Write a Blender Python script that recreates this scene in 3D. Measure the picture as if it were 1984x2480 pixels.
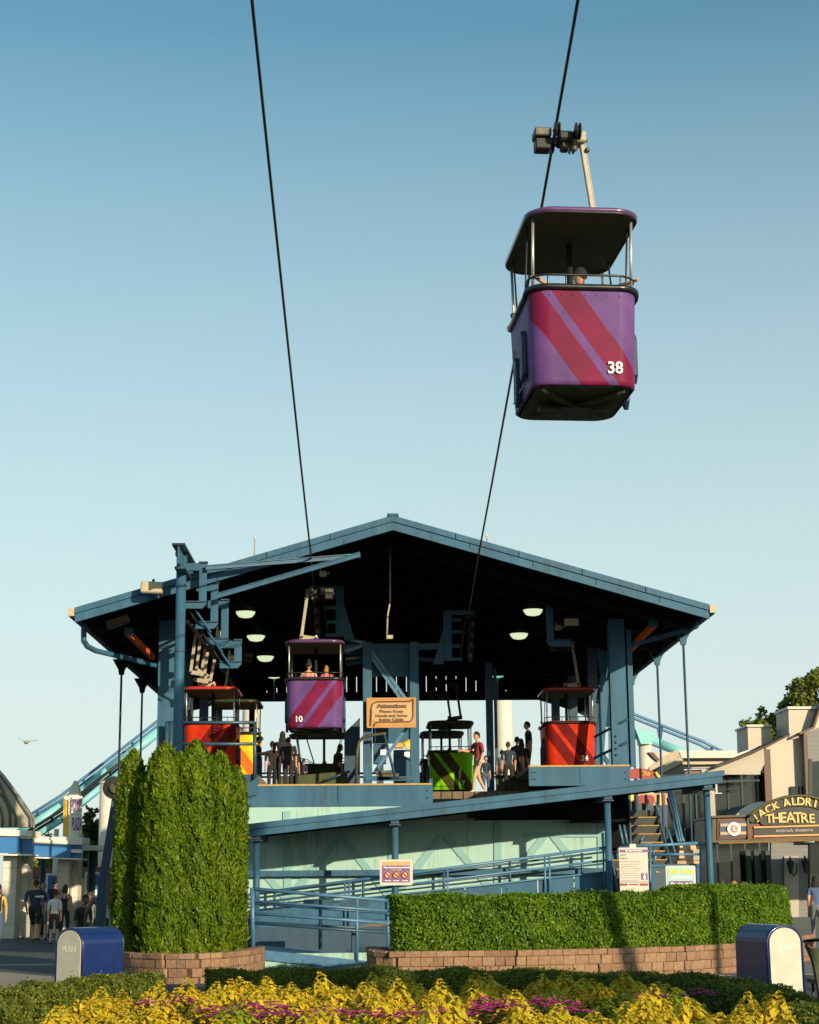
import bpy, bmesh, math, random
from mathutils import Vector, Matrix, noise
random.seed(11)
R = math.radians
sc = bpy.context.scene
COL = sc.collection
for o in list(bpy.data.objects): bpy.data.objects.remove(o)

# ---------------------------------------------------------------- camera
CAM = Vector((0.0, 0.0, 1.67))
FPX = 4133.0
PITCH = math.atan(895.0/FPX); YAW = 0.0237; ROLL = R(0.5)
fwd = Vector((math.sin(YAW)*math.cos(PITCH), math.cos(YAW)*math.cos(PITCH), math.sin(PITCH)))
rt0 = Vector((math.cos(YAW), -math.sin(YAW), 0.0)); up0 = rt0.cross(fwd)
rt = rt0*math.cos(ROLL) - up0*math.sin(ROLL); upv = up0*math.cos(ROLL) + rt0*math.sin(ROLL)
cd = bpy.data.cameras.new('camera'); cam = bpy.data.objects.new('camera', cd); COL.objects.link(cam)
cd.sensor_fit = 'HORIZONTAL'; cd.sensor_width = 36.0; cd.lens = 36.0*FPX/1984.0
cd.clip_start = 0.1; cd.clip_end = 3000.0
m = Matrix.Identity(4)
for i in range(3):
    m[i][0] = rt[i]; m[i][1] = upv[i]; m[i][2] = -fwd[i]; m[i][3] = CAM[i]
cam.matrix_world = m
sc.camera = cam
def ray(px, py): return fwd*FPX + rt*(px-992.0) + upv*(1240.0-py)
def P(px, py, Y):                      # photograph pixel -> the place on the upright plane Y metres ahead
    d = ray(px, py); return CAM + d*(Y/d.y)
def G(px, py, z=0.0):                  # photograph pixel -> the place on the level plane z
    d = ray(px, py); return CAM + d*((z-CAM.z)/d.z)

# ---------------------------------------------------------------- light
SUN_EL = R(14.5); SUN_AZ = R(180-32)     # clockwise from +Y
to_sun = Vector((math.sin(SUN_AZ)*math.cos(SUN_EL), math.cos(SUN_AZ)*math.cos(SUN_EL), math.sin(SUN_EL)))
w = bpy.data.worlds.new('World'); sc.world = w; w.use_nodes = True
nt = w.node_tree; nt.nodes.clear()
sky = nt.nodes.new('ShaderNodeTexSky'); sky.sky_type = 'NISHITA'; sky.sun_disc = False
sky.sun_elevation = SUN_EL; sky.sun_rotation = SUN_AZ
sky.altitude = 0; sky.air_density = 1.0; sky.dust_density = 1.0; sky.ozone_density = 3.0
bg = nt.nodes.new('ShaderNodeBackground'); bg.inputs['Strength'].default_value = 0.13
wo = nt.nodes.new('ShaderNodeOutputWorld')
tint = nt.nodes.new('ShaderNodeMix'); tint.data_type = 'RGBA'; tint.blend_type = 'MULTIPLY'
tint.inputs[0].default_value = 1.0; tint.inputs[7].default_value = (0.90, 1.15, 0.91, 1)
# the pale summer haze that thickens evenly towards the horizon all round
wtc = nt.nodes.new('ShaderNodeTexCoord'); wsp = nt.nodes.new('ShaderNodeSeparateXYZ'); nt.links.new(wtc.outputs['Generated'], wsp.inputs[0])
wmr = nt.nodes.new('ShaderNodeMapRange'); wmr.inputs[1].default_value = .47; wmr.inputs[2].default_value = .10; wmr.inputs[3].default_value = 0.0; wmr.inputs[4].default_value = .84
nt.links.new(wsp.outputs[2], wmr.inputs[0])
hz = nt.nodes.new('ShaderNodeMix'); hz.data_type = 'RGBA'; nt.links.new(wmr.outputs[0], hz.inputs[0]); hz.inputs[7].default_value = (4.5, 4.95, 4.85, 1)
nt.links.new(sky.outputs[0], tint.inputs[6]); nt.links.new(tint.outputs[2], hz.inputs[6]); nt.links.new(hz.outputs[2], bg.inputs[0]); nt.links.new(bg.outputs[0], wo.inputs[0])
sd = bpy.data.lights.new('sun', 'SUN'); sd.energy = 5.0; sd.angle = R(0.5); sd.color = (1.0, 0.82, 0.58)
so = bpy.data.objects.new('sun', sd); COL.objects.link(so); so.location = (20, -30, 30)
so.rotation_euler = (-to_sun).to_track_quat('-Z', 'Y').to_euler()
vs = sc.view_settings; vs.view_transform = 'Standard'; vs.look = 'None'; vs.exposure = 0.35; vs.gamma = 1.0
vs.use_curve_mapping = False

# ---------------------------------------------------------------- materials
MATS = {}
def _new(name):
    mt = bpy.data.materials.new(name); mt.use_nodes = True
    n = mt.node_tree; b = n.nodes['Principled BSDF']; MATS[name] = mt
    return mt, n, b
def L(n, a, b): n.links.new(a, b)
def paint(name, col, rough=0.45, metal=0.0, var=0.18, scale=3.0, bump=0.0, bscale=40.0, coat=0.0, streak=False, spec=0.5):
    mt, n, b = _new(name)
    tc = n.nodes.new('ShaderNodeTexCoord'); mp = n.nodes.new('ShaderNodeMapping')
    L(n, tc.outputs['Object'], mp.inputs[0])
    if streak: mp.inputs['Scale'].default_value = (1, 1, .15)
    no = n.nodes.new('ShaderNodeTexNoise'); no.inputs['Scale'].default_value = scale; no.inputs['Detail'].default_value = 6
    no.inputs['Roughness'].default_value = .65
    L(n, mp.outputs[0], no.inputs['Vector'])
    rp = n.nodes.new('ShaderNodeValToRGB')
    rp.color_ramp.elements[0].position = .3; rp.color_ramp.elements[1].position = .7
    rp.color_ramp.elements[0].color = (col[0]*(1-var), col[1]*(1-var), col[2]*(1-var*.9), 1)
    rp.color_ramp.elements[1].color = (min(1, col[0]*(1+var*.6)), min(1, col[1]*(1+var*.6)), min(1, col[2]*(1+var*.5)), 1)
    L(n, no.outputs[0], rp.inputs[0]); L(n, rp.outputs[0], b.inputs['Base Color'])
    if streak:
        ms_ = n.nodes.new('ShaderNodeMapping'); ms_.inputs['Scale'].default_value = (1, 1, .06); L(n, tc.outputs['Object'], ms_.inputs[0])
        n3 = n.nodes.new('ShaderNodeTexNoise'); n3.inputs['Scale'].default_value = 14; n3.inputs['Detail'].default_value = 8; L(n, ms_.outputs[0], n3.inputs['Vector'])
        n4 = n.nodes.new('ShaderNodeTexNoise'); n4.inputs['Scale'].default_value = 1.1; n4.inputs['Detail'].default_value = 3; L(n, tc.outputs['Object'], n4.inputs['Vector'])
        q1 = n.nodes.new('ShaderNodeMath'); q1.operation = 'MULTIPLY'; L(n, n3.outputs[0], q1.inputs[0]); L(n, n4.outputs[0], q1.inputs[1])
        q2 = n.nodes.new('ShaderNodeMapRange'); q2.inputs[1].default_value = .27; q2.inputs[2].default_value = .40; q2.inputs[4].default_value = .55; L(n, q1.outputs[0], q2.inputs[0])
        gm = n.nodes.new('ShaderNodeMix'); gm.data_type = 'RGBA'; gm.inputs[7].default_value = (col[0]*.5+.02, col[1]*.42+.012, col[2]*.34+.008, 1)
        L(n, q2.outputs[0], gm.inputs[0]); L(n, rp.outputs[0], gm.inputs[6]); L(n, gm.outputs[2], b.inputs['Base Color'])
    mr = n.nodes.new('ShaderNodeMapRange'); mr.inputs[3].default_value = max(.03, rough-.1); mr.inputs[4].default_value = min(1, rough+.12)
    L(n, no.outputs[0], mr.inputs[0]); L(n, mr.outputs[0], b.inputs['Roughness'])
    b.inputs['Metallic'].default_value = metal; b.inputs['Coat Weight'].default_value = coat
    b.inputs['Coat Roughness'].default_value = .08; b.inputs['Specular IOR Level'].default_value = spec
    if bump:
        n2 = n.nodes.new('ShaderNodeTexNoise'); n2.inputs['Scale'].default_value = bscale; n2.inputs['Detail'].default_value = 5
        L(n, tc.outputs['Object'], n2.inputs['Vector'])
        bp = n.nodes.new('ShaderNodeBump'); bp.inputs['Strength'].default_value = bump; bp.inputs['Distance'].default_value = .02
        L(n, n2.outputs[0], bp.inputs['Height']); L(n, bp.outputs[0], b.inputs['Normal'])
    return mt
def glow(name, col, strength):
    mt, n, b = _new(name)
    b.inputs['Base Color'].default_value = (*col, 1); b.inputs['Emission Color'].default_value = (*col, 1)
    b.inputs['Emission Strength'].default_value = strength; b.inputs['Roughness'].default_value = .4
    return mt
def lined(name, col, pitch=.12, rough=.6, depth=.6, var=.1):      # lapped boards, a few pixels each
    mt = paint(name, col, rough, var=var, scale=1.2); n = mt.node_tree; b = n.nodes['Principled BSDF']
    tc = n.nodes.new('ShaderNodeTexCoord'); sp = n.nodes.new('ShaderNodeSeparateXYZ'); L(n, tc.outputs['Object'], sp.inputs[0])
    dv = n.nodes.new('ShaderNodeMath'); dv.operation = 'DIVIDE'; dv.inputs[1].default_value = pitch; L(n, sp.outputs[2], dv.inputs[0])
    fr = n.nodes.new('ShaderNodeMath'); fr.operation = 'FRACT'; L(n, dv.outputs[0], fr.inputs[0])
    bp = n.nodes.new('ShaderNodeBump'); bp.inputs['Strength'].default_value = depth; bp.inputs['Distance'].default_value = .03; bp.invert = True
    L(n, fr.outputs[0], bp.inputs['Height']); L(n, bp.outputs[0], b.inputs['Normal'])
    return mt
def leafmat(name, c0, c1, rough=.45, trans=.35, c2=None, tint=None):
    mt, n, b = _new(name)
    g = n.nodes.new('ShaderNodeNewGeometry'); rp = n.nodes.new('ShaderNodeValToRGB')
    rp.color_ramp.elements[0].color = (*c0, 1); rp.color_ramp.elements[1].color = (*c1, 1)
    if c2: e = rp.color_ramp.elements.new(.74); e.color = (*c2, 1)
    if name in ('hedge_leaf', 'arborvitae_leaf', 'boxwood_leaf'):
        e = rp.color_ramp.elements.new(.90); e.color = (*c1, 1); rp.color_ramp.elements[-1].color = (.13, .085, .03, 1)
    tc = n.nodes.new('ShaderNodeTexCoord'); no = n.nodes.new('ShaderNodeTexNoise'); no.inputs['Scale'].default_value = 1.6; no.inputs['Detail'].default_value = 4
    L(n, tc.outputs['Object'], no.inputs['Vector'])
    mx = n.nodes.new('ShaderNodeMath'); mx.operation = 'MULTIPLY_ADD'; mx.inputs[1].default_value = .6; L(n, g.outputs['Random Per Island'], mx.inputs[0])
    sb = n.nodes.new('ShaderNodeMapRange'); sb.inputs[1].default_value = .3; sb.inputs[2].default_value = .7; sb.inputs[4].default_value = .4
    L(n, no.outputs[0], sb.inputs[0]); L(n, sb.outputs[0], mx.inputs[2])
    L(n, mx.outputs[0], rp.inputs[0])
    L(n, rp.outputs[0], b.inputs['Base Color']); b.inputs['Roughness'].default_value = rough
    b.inputs['Specular IOR Level'].default_value = .2
    tr = n.nodes.new('ShaderNodeBsdfTranslucent'); L(n, rp.outputs[0], tr.inputs[0])
    ms = n.nodes.new('ShaderNodeMixShader'); ms.inputs[0].default_value = trans
    out = n.nodes['Material Output']; L(n, b.outputs[0], ms.inputs[1]); L(n, tr.outputs[0], ms.inputs[2]); L(n, ms.outputs[0], out.inputs[0])
    return mt
def cabinmat(name, base, stripe, sgn=1):
    mt, n, b = _new(name)
    tc = n.nodes.new('ShaderNodeTexCoord'); sp = n.nodes.new('ShaderNodeSeparateXYZ'); L(n, tc.outputs['Object'], sp.inputs[0])
    nx = n.nodes.new('ShaderNodeSeparateXYZ'); L(n, tc.outputs['Normal'], nx.inputs[0])
    def mth(op, a, c, cl=False):
        q = n.nodes.new('ShaderNodeMath'); q.operation = op; q.use_clamp = cl
        for i, v in ((0, a), (1, c)):
            if v is None: continue
            if isinstance(v, (int, float)): q.inputs[i].default_value = v
            else: L(n, v, q.inputs[i])
        return q.outputs[0]
    c = mth('ADD', mth('MULTIPLY', sp.outputs[0], sgn), mth('MULTIPLY', sp.outputs[2], .75))
    def band(lo, hi): return mth('MULTIPLY', mth('GREATER_THAN', c, lo), mth('LESS_THAN', c, hi))
    s = mth('ADD', band(-.06, .33), band(.47, .86))
    front = mth('GREATER_THAN', mth('ABSOLUTE', nx.outputs[1], None), .35)
    s = mth('MULTIPLY', s, front)
    mx = n.nodes.new('ShaderNodeMix'); mx.data_type = 'RGBA'; L(n, s, mx.inputs[0])
    mx.inputs[6].default_value = (*base, 1); mx.inputs[7].default_value = (*stripe, 1)
    no = n.nodes.new('ShaderNodeTexNoise'); no.inputs['Scale'].default_value = 2.2; no.inputs['Detail'].default_value = 7
    L(n, tc.outputs['Object'], no.inputs['Vector'])
    mr = n.nodes.new('ShaderNodeMapRange'); mr.inputs[1].default_value = .3; mr.inputs[2].default_value = .7
    mr.inputs[3].default_value = .66; mr.inputs[4].default_value = 1.1; L(n, no.outputs[0], mr.inputs[0])
    m2 = n.nodes.new('ShaderNodeMix'); m2.data_type = 'RGBA'; m2.blend_type = 'MULTIPLY'; m2.inputs[0].default_value = 1
    L(n, mx.outputs[2], m2.inputs[6]); L(n, mr.outputs[0], m2.inputs[7]); L(n, m2.outputs[2], b.inputs['Base Color'])
    r2 = n.nodes.new('ShaderNodeMapRange'); r2.inputs[3].default_value = .42; r2.inputs[4].default_value = .62
    L(n, no.outputs[0], r2.inputs[0]); L(n, r2.outputs[0], b.inputs['Roughness'])
    b.inputs['Coat Weight'].default_value = .05; b.inputs['Coat Roughness'].default_value = .05; b.inputs['Specular IOR Level'].default_value = .10
    return mt

M = MATS
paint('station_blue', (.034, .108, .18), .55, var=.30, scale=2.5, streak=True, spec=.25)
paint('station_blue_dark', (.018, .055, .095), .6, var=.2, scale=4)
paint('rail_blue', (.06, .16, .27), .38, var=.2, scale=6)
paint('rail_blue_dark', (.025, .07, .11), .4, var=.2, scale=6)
paint('pale_teal', (.30, .49, .44), .55, var=.07, scale=1.4, streak=True)
paint('teal_trim', (.19, .38, .37), .5, var=.08, scale=2)
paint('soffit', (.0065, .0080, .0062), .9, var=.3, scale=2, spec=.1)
paint('dark_steel', (.018, .02, .018), .55, var=.4, scale=8, metal=.3)
paint('worn_steel', (.09, .085, .06), .5, var=.5, scale=9, metal=.4)
paint('cream_arm', (.36, .32, .23), .5, var=.22, scale=7)
paint('beige', (.42, .36, .24), .6, var=.15)
paint('white_paint', (.60, .55, .46), .5, var=.08)
paint('cream_plaster', (.50, .44, .34), .75, var=.12, scale=2, bump=.25, bscale=12)
paint('orange', (.62, .10, .015), .5, var=.25, scale=5)
paint('aluminium', (.55, .53, .48), .33, metal=.7, var=.15)
paint('rubber', (.012, .013, .012), .32, var=.3)
paint('black_metal', (.015, .017, .016), .4, var=.3)
paint('wood_edge', (.42, .27, .09), .7, var=.25, scale=9)
paint('wood_board', (.15, .105, .06), .75, var=.4, scale=5, bump=.3)
paint('under_green', (.045, .062, .018), .7, var=.35, scale=4)
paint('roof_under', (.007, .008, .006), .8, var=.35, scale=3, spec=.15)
paint('purple_trim', (.10, .04, .13), .3, coat=.4, var=.15)
paint('red_trim', (.50, .03, .018), .3, coat=.4, var=.15)
paint('green_trim', (.10, .30, .02), .35, coat=.3, var=.15)
paint('dark_green_trim', (.03, .04, .02), .4, var=.2)
paint('yellow_trim', (.62, .40, .03), .35, coat=.3, var=.15)
paint('bumper_blue', (.012, .035, .08), .6, var=.25)
paint('bin_blue', (.005, .019, .105), .32, coat=.3, var=.25, scale=4)
paint('bin_flap', (.43, .42, .34), .45, var=.12, scale=5)
paint('bin_letters', (.56, .55, .48), .5, var=.02)
paint('sign_white', (.52, .48, .41), .5, var=.06)
paint('sign_cream', (.48, .31, .15), .55, var=.08)
paint('sign_gold', (.44, .22, .06), .5, var=.15)
paint('sign_brown', (.13, .06, .03), .6, var=.1)
paint('sign_purple', (.17, .07, .22), .5, var=.08)
paint('sign_teal', (.28, .50, .50), .5, var=.08)
paint('sign_yellow', (.78, .58, .06), .5, var=.08)
paint('sign_red', (.27, .035, .025), .5, var=.08)
paint('sign_orange', (.60, .32, .08), .5, var=.1)
paint('sign_navy', (.03, .05, .10), .5, var=.08)
paint('print_white', (.80, .78, .72), .5, var=.02)
paint('print_grey', (.36, .35, .32), .5, var=.02)
paint('marquee_red', (.15, .035, .018), .55, var=.2, scale=5)
paint('marquee_olive', (.065, .062, .015), .5, var=.25)
paint('marquee_gold', (.50, .36, .12), .4, metal=.2, var=.2, scale=5)
paint('marquee_black', (.012, .014, .011), .5, var=.2)
paint('led_text', (.36, .30, .27), .5, var=.05)
paint('block', (.25, .145, .082), .9, var=.28, scale=9, bump=.7, bscale=22)
paint('block_light', (.285, .17, .10), .9, var=.26, scale=9, bump=.7, bscale=22)
paint('block_dark', (.215, .125, .072), .9, var=.28, scale=9, bump=.7, bscale=22)
paint('soil', (.035, .024, .016), .95, var=.4, scale=6, bump=.8, bscale=15)
paint('asphalt', (.05, .058, .06), .85, var=.16, scale=1.3, bump=.3, bscale=60)
paint('concrete', (.30, .25, .20), .85, var=.16, scale=1.5, bump=.3, bscale=40)
paint('path_paving', (.17, .165, .16), .85, var=.18, scale=1.0, bump=.3, bscale=40)
paint('bark', (.09, .065, .045), .9, var=.4, scale=6, bump=.8)
paint('coaster_teal', (.20, .50, .52), .4, var=.1)
paint('coaster_blue', (.07, .19, .32), .4, var=.12)
paint('art_deco_blue', (.03, .17, .42), .5, var=.1)
paint('art_deco_white', (.78, .74, .62), .6, var=.1)
paint('pillar_block', (.62, .59, .49), .8, var=.13, scale=2.5, bump=.3)
paint('roof_fabric', (.36, .33, .25), .7, var=.15, scale=2)
paint('roof_seam', (.10, .10, .08), .7)
paint('yellow_paint', (.68, .42, .05), .5, var=.1)
lined('clapboard_white', (.50, .42, .33), .16, depth=.25)
lined('clapboard_grey', (.16, .16, .15), .16)
lined('clapboard_cream', (.40, .36, .29), .16, depth=.25)
lined('brick', (.34, .15, .07), .09, rough=.85, depth=.5, var=.3)
lined('brick_dark', (.17, .07, .045), .09, rough=.85, depth=.5, var=.3)
paint('roof_shingle', (.08, .07, .055), .85, var=.3, scale=5)
paint('trim_brown', (.12, .07, .045), .6, var=.2)
paint('dark_glass', (.012, .018, .018), .08, var=.2, spec=.8)
paint('mullion', (.022, .038, .035), .6)
paint('stair_blue', (.035, .06, .09), .55, var=.2)
paint('nosing', (.40, .23, .03), .6, var=.3, scale=9)
paint('brass_light', (.46, .30, .17), .35, metal=.35, var=.3, scale=4)
paint('skin', (.52, .27, .17), .55, var=.08); paint('skin_dark', (.13, .065, .04), .55, var=.08); paint('skin_tan', (.36, .18, .11), .55, var=.08)
paint('eye', (.01, .01, .01), .2)
for nm, c in dict(hair_dark=(.012, .01, .008), hair_brown=(.05, .028, .014), hair_blond=(.35, .18, .05), hair_grey=(.2, .2, .2),
                  cloth_black=(.014, .015, .017), cloth_navy=(.015, .03, .055), cloth_white=(.62, .62, .60), cloth_khaki=(.45, .32, .19),
                  cloth_pink=(.55, .14, .12), cloth_red=(.22, .03, .03), cloth_blue=(.07, .11, .22), cloth_yellow=(.45, .33, .09),
                  cloth_grey=(.16, .17, .18), cloth_purple=(.13, .09, .28), cloth_denim=(.05, .08, .14), shoe=(.03, .03, .03), shoe_white=(.6, .6, .6)).items():
    paint(nm, c, .85, var=.14, scale=9)
glow('lamp_lens', (.85, 1.0, .62), .62)
glow('lamp_lens_green', (.35, .95, .62), .5)
glow('marquee_bulb', (1.0, .5, .14), .5)
glow('panel_reflection', (1.0, .85, .68), .9)  # square lamp reflections on the cabinets, made as glowing plates
leafmat('hedge_leaf', (.040, .115, .008), (.23, .31, .020), c2=(.14, .24, .014))
leafmat('arborvitae_leaf', (.028, .085, .008), (.27, .31, .012), c2=(.14, .21, .009), trans=.3)
leafmat('boxwood_leaf', (.05, .085, .014), (.30, .31, .045), c2=(.18, .21, .03))
leafmat('coleus_leaf', (.40, .36, .018), (.88, .58, .07), c2=(.72, .50, .035), trans=.25)
leafmat('coleus_leaf_green', (.12, .19, .015), (.55, .48, .03), c2=(.34, .37, .02), trans=.3)
leafmat('begonia_petal', (.45, .03, .17), (.75, .10, .36), trans=.25)
leafmat('begonia_leaf', (.04, .03, .012), (.10, .09, .02))
leafmat('tree_leaf', (.06, .11, .014), (.34, .33, .06), c2=(.20, .24, .04))
leafmat('conifer_leaf', (.015, .04, .012), (.06, .10, .02))
for nm, b_, s_, sg in (('cab_purple', (.125, .058, .20), (.165, .010, .048), 1), ('cab_purple_flip', (.125, .058, .20), (.165, .010, .048), -1),
                   ('cab_red', (.55, .030, .008), (.15, .006, .005), 1), ('cab_red_flip', (.55, .030, .008), (.15, .006, .005), -1),
                   ('cab_green', (.22, .62, .008), (.055, .055, .006), 1), ('cab_dark', (.02, .035, .012), (.012, .02, .01), 1),
                   ('cab_yellow', (.80, .55, .02), (.70, .16, .02), 1)):
    cabinmat(nm, b_, s_, sg)

# ---------------------------------------------------------------- geometry helpers
Z = Vector((0, 0, 1)); X_ = Vector((1, 0, 0)); Y_ = Vector((0, 1, 0))
def V(*a): return Vector(a)
WORLD = {}
class MB:
    def __init__(s): s.v = []; s.f = []; s.mi = []; s.m = 0; s.sm = []; s.smooth = False
    def add(s, vs, fs):
        b = len(s.v); s.v += [tuple(x) for x in vs]
        for f in fs: s.f.append(tuple(i+b for i in f)); s.mi.append(s.m); s.sm.append(s.smooth)
        return s
    def box(s, c, sz, rot=None, chamfer=0):
        c = Vector(c); h = Vector(sz)/2; pts = []
        if chamfer:
            bm = bmesh.new(); bmesh.ops.create_cube(bm, size=1)
            for v in bm.verts: v.co = Vector((v.co.x*sz[0], v.co.y*sz[1], v.co.z*sz[2]))
            bmesh.ops.bevel(bm, geom=bm.edges[:], offset=chamfer, segments=1, affect='EDGES')
            vs = [(rot @ v.co if rot else v.co)+c for v in bm.verts]; fs = [tuple(v.index for v in f.verts) for f in bm.faces]
            bm.free(); return s.add(vs, fs)
        for k in range(8):
            p = Vector((h.x*(1 if k & 1 else -1), h.y*(1 if k & 2 else -1), h.z*(1 if k & 4 else -1)))
            pts.append((rot @ p if rot else p)+c)
        return s.add(pts, [(0, 2, 3, 1), (4, 5, 7, 6), (0, 1, 5, 4), (2, 6, 7, 3), (0, 4, 6, 2), (1, 3, 7, 5)])
    def bb(s, x0, x1, y0, y1, z0, z1): return s.box(((x0+x1)/2, (y0+y1)/2, (z0+z1)/2), (abs(x1-x0), abs(y1-y0), abs(z1-z0)))
    def bar(s, p, q, w, h, up=Z):
        p = Vector(p); q = Vector(q); d = (q-p); l = d.length; d.normalize()
        if abs(d.dot(up)) > .98: up = Y_
        sx = d.cross(up).normalized(); uz = sx.cross(d)
        rot = Matrix((sx, d, uz)).transposed()
        return s.box((p+q)/2, (w, l, h), rot)
    def tube(s, pts, r, n=8, cap=True):
        pts = [Vector(p) for p in pts]; rr = r if isinstance(r, (list, tuple)) else [r]*len(pts)
        vs = []; prev = None
        for i, p in enumerate(pts):
            a = pts[max(0, i-1)]; b = pts[min(len(pts)-1, i+1)]; t = (b-a).normalized()
            if prev is None:
                u = Z if abs(t.z) < .9 else X_
                sx = t.cross(u).normalized()
            else:
                sx = (prev - t*prev.dot(t)).normalized()
            prev = sx; uy = t.cross(sx)
            for k in range(n):
                an = 2*math.pi*k/n; vs.append(p+(sx*math.cos(an)+uy*math.sin(an))*rr[i])
        fs = []
        for i in range(len(pts)-1):
            for k in range(n):
                fs.append((i*n+k, i*n+(k+1) % n, (i+1)*n+(k+1) % n, (i+1)*n+k))
        if cap: fs.append(tuple(range(n-1, -1, -1))); fs.append(tuple((len(pts)-1)*n+k for k in range(n)))
        sm = s.smooth; s.smooth = True; s.add(vs, fs); s.smooth = sm; return s
    def prism(s, poly, vec):
        poly = [Vector(p) for p in poly]; vec = Vector(vec); n = len(poly)
        vs = poly+[p+vec for p in poly]
        fs = [tuple(range(n)), tuple(range(2*n-1, n-1, -1))]+[(i, i+n, (i+1) % n+n, (i+1) % n) for i in range(n)]
        return s.add(vs, fs)
    def lathe(s, prof, c=(0, 0, 0), n=16, rot=None):
        c = Vector(c); vs = []; m_ = len(prof)
        for (r, z) in prof:
            for k in range(n):
                an = 2*math.pi*k/n; p = Vector((r*math.cos(an), r*math.sin(an), z)); vs.append((rot @ p if rot else p)+c)
        fs = [(i*n+k, i*n+(k+1) % n, (i+1)*n+(k+1) % n, (i+1)*n+k) for i in range(m_-1) for k in range(n)]
        fs.append(tuple(range(n-1, -1, -1))); fs.append(tuple((m_-1)*n+k for k in range(n)))
        return s.add(vs, fs)
    def ball(s, c, r, n=10, sq=(1, 1, 1)):
        prof = []
        vs = []; c = Vector(c); k = n//2
        for i in range(1, k):
            t = math.pi*i/k
            for j in range(n):
                a = 2*math.pi*j/n
                vs.append(c+Vector((r*sq[0]*math.sin(t)*math.cos(a), r*sq[1]*math.sin(t)*math.sin(a), r*sq[2]*math.cos(t))))
        b = len(vs); vs += [c+Vector((0, 0, r*sq[2])), c-Vector((0, 0, r*sq[2]))]
        fs = [(i*n+j, (i+1)*n+j, (i+1)*n+(j+1) % n, i*n+(j+1) % n) for i in range(k-2) for j in range(n)]
        fs += [(b, j, (j+1) % n) for j in range(n)]+[(b+1, (k-2)*n+(j+1) % n, (k-2)*n+j) for j in range(n)]
        sm = s.smooth; s.smooth = True; s.add(vs, fs); s.smooth = sm; return s
    def mesh(s, name, mats, off=None):
        me = bpy.data.meshes.new(name)
        vs = s.v if off is None else [(x-off[0], y-off[1], z-off[2]) for x, y, z in s.v]
        me.from_pydata(vs, [], s.f)
        for mt in (mats if isinstance(mats, (list, tuple)) else [mats]): me.materials.append(M[mt] if isinstance(mt, str) else mt)
        me.polygons.foreach_set('material_index', s.mi); me.polygons.foreach_set('use_smooth', s.sm)
        me.update(); return me
    def put(s, name, mats, parent=None, label=None, kind=None, loc=None):
        """link as one object; vertices are in world space when parent has a world offset"""
        off = WORLD.get(parent.name, Vector((0, 0, 0))) if parent else (Vector(loc) if loc is not None else None)
        me = s.mesh(name, mats, off); o = bpy.data.objects.new(name, me); COL.objects.link(o)
        if parent: o.parent = parent; WORLD[o.name] = Vector(off)
        elif loc is not None: o.location = loc; WORLD[o.name] = Vector(loc)
        else: WORLD[o.name] = Vector((0, 0, 0))
        if label: o['label'] = label
        if kind: o['kind'] = kind
        return o
def bevel(o, wd=.01, seg=2, angle=35):
    b = o.modifiers.new('bevel', 'BEVEL'); b.width = wd; b.segments = seg; b.limit_method = 'ANGLE'; b.angle_limit = R(angle); return o
def tag(o, label, cat, group=None, kind=None):
    if label: o['label'] = label
    if cat: o['category'] = cat
    if group: o['group'] = group
    if kind: o['kind'] = kind
    return o
def thing(name, label, cat, loc=(0, 0, 0), rz=0, group=None):
    o = bpy.data.objects.new(name, None); COL.objects.link(o); o.empty_display_size = .3
    o.location = loc; o.rotation_euler = (0, 0, rz); WORLD[o.name] = Vector(loc)
    return tag(o, label, cat, group)
def local(o): WORLD[o.name] = Vector((0, 0, 0)); return o          # parts of o are written in its own coordinates
def inst(name, me, parent=None, loc=(0, 0, 0), rot=(0, 0, 0), scale=(1, 1, 1)):
    o = bpy.data.objects.new(name, me); COL.objects.link(o)
    if parent: o.parent = parent
    o.location = loc; o.rotation_euler = rot; o.scale = scale; WORLD[o.name] = Vector((0, 0, 0)); return o
KIDS = {}
def copy_tree(o, parent=None):
    c = o.copy(); COL.objects.link(c)
    if parent: c.parent = parent
    for ch in [k for k in bpy.data.objects if k.parent == o]: copy_tree(ch, c)
    return c
FONTCACHE = {}
def text(s_, name, size, mat, parent, c, extrude=.004, bold=0.0, width=None, sx=1.0, rz=0, ry=0, shear=0.0, spacing=1.0):
    """lettering standing upright, read from -Y; c = centre in the parent's coordinates (world if it has an offset)"""
    cu = bpy.data.curves.new(name, 'FONT'); cu.body = s_; cu.size = size; cu.extrude = extrude; cu.offset = bold
    cu.align_x = 'CENTER'; cu.align_y = 'CENTER'; cu.resolution_u = 3; cu.shear = shear; cu.space_character = spacing
    t = bpy.data.objects.new(name, cu); COL.objects.link(t)
    dg = bpy.context.evaluated_depsgraph_get(); me = bpy.data.meshes.new_from_object(t.evaluated_get(dg))
    bpy.data.objects.remove(t); bpy.data.curves.remove(cu)
    xs = [v.co.x for v in me.vertices]; ys = [v.co.y for v in me.vertices]
    cx = (min(xs)+max(xs))/2; cy = (min(ys)+max(ys))/2; wd = max(xs)-min(xs)
    k = sx if width is None else width/wd
    for v in me.vertices: v.co.x = (v.co.x-cx)*k; v.co.y = v.co.y-cy
    me.materials.clear(); me.materials.append(M[mat]); me.name = name
    o = bpy.data.objects.new(name, me); COL.objects.link(o)
    off = WORLD.get(parent.name, Vector((0, 0, 0))) if parent else Vector((0, 0, 0))
    o.parent = parent; o.location = Vector(c)-off; o.rotation_euler = (R(90), ry, rz); WORLD[o.name] = Vector(c)
    return o
def pz(px, py, Y): return P(px, py, Y).z
def pxx(px, py, Y): return P(px, py, Y).x
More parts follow.
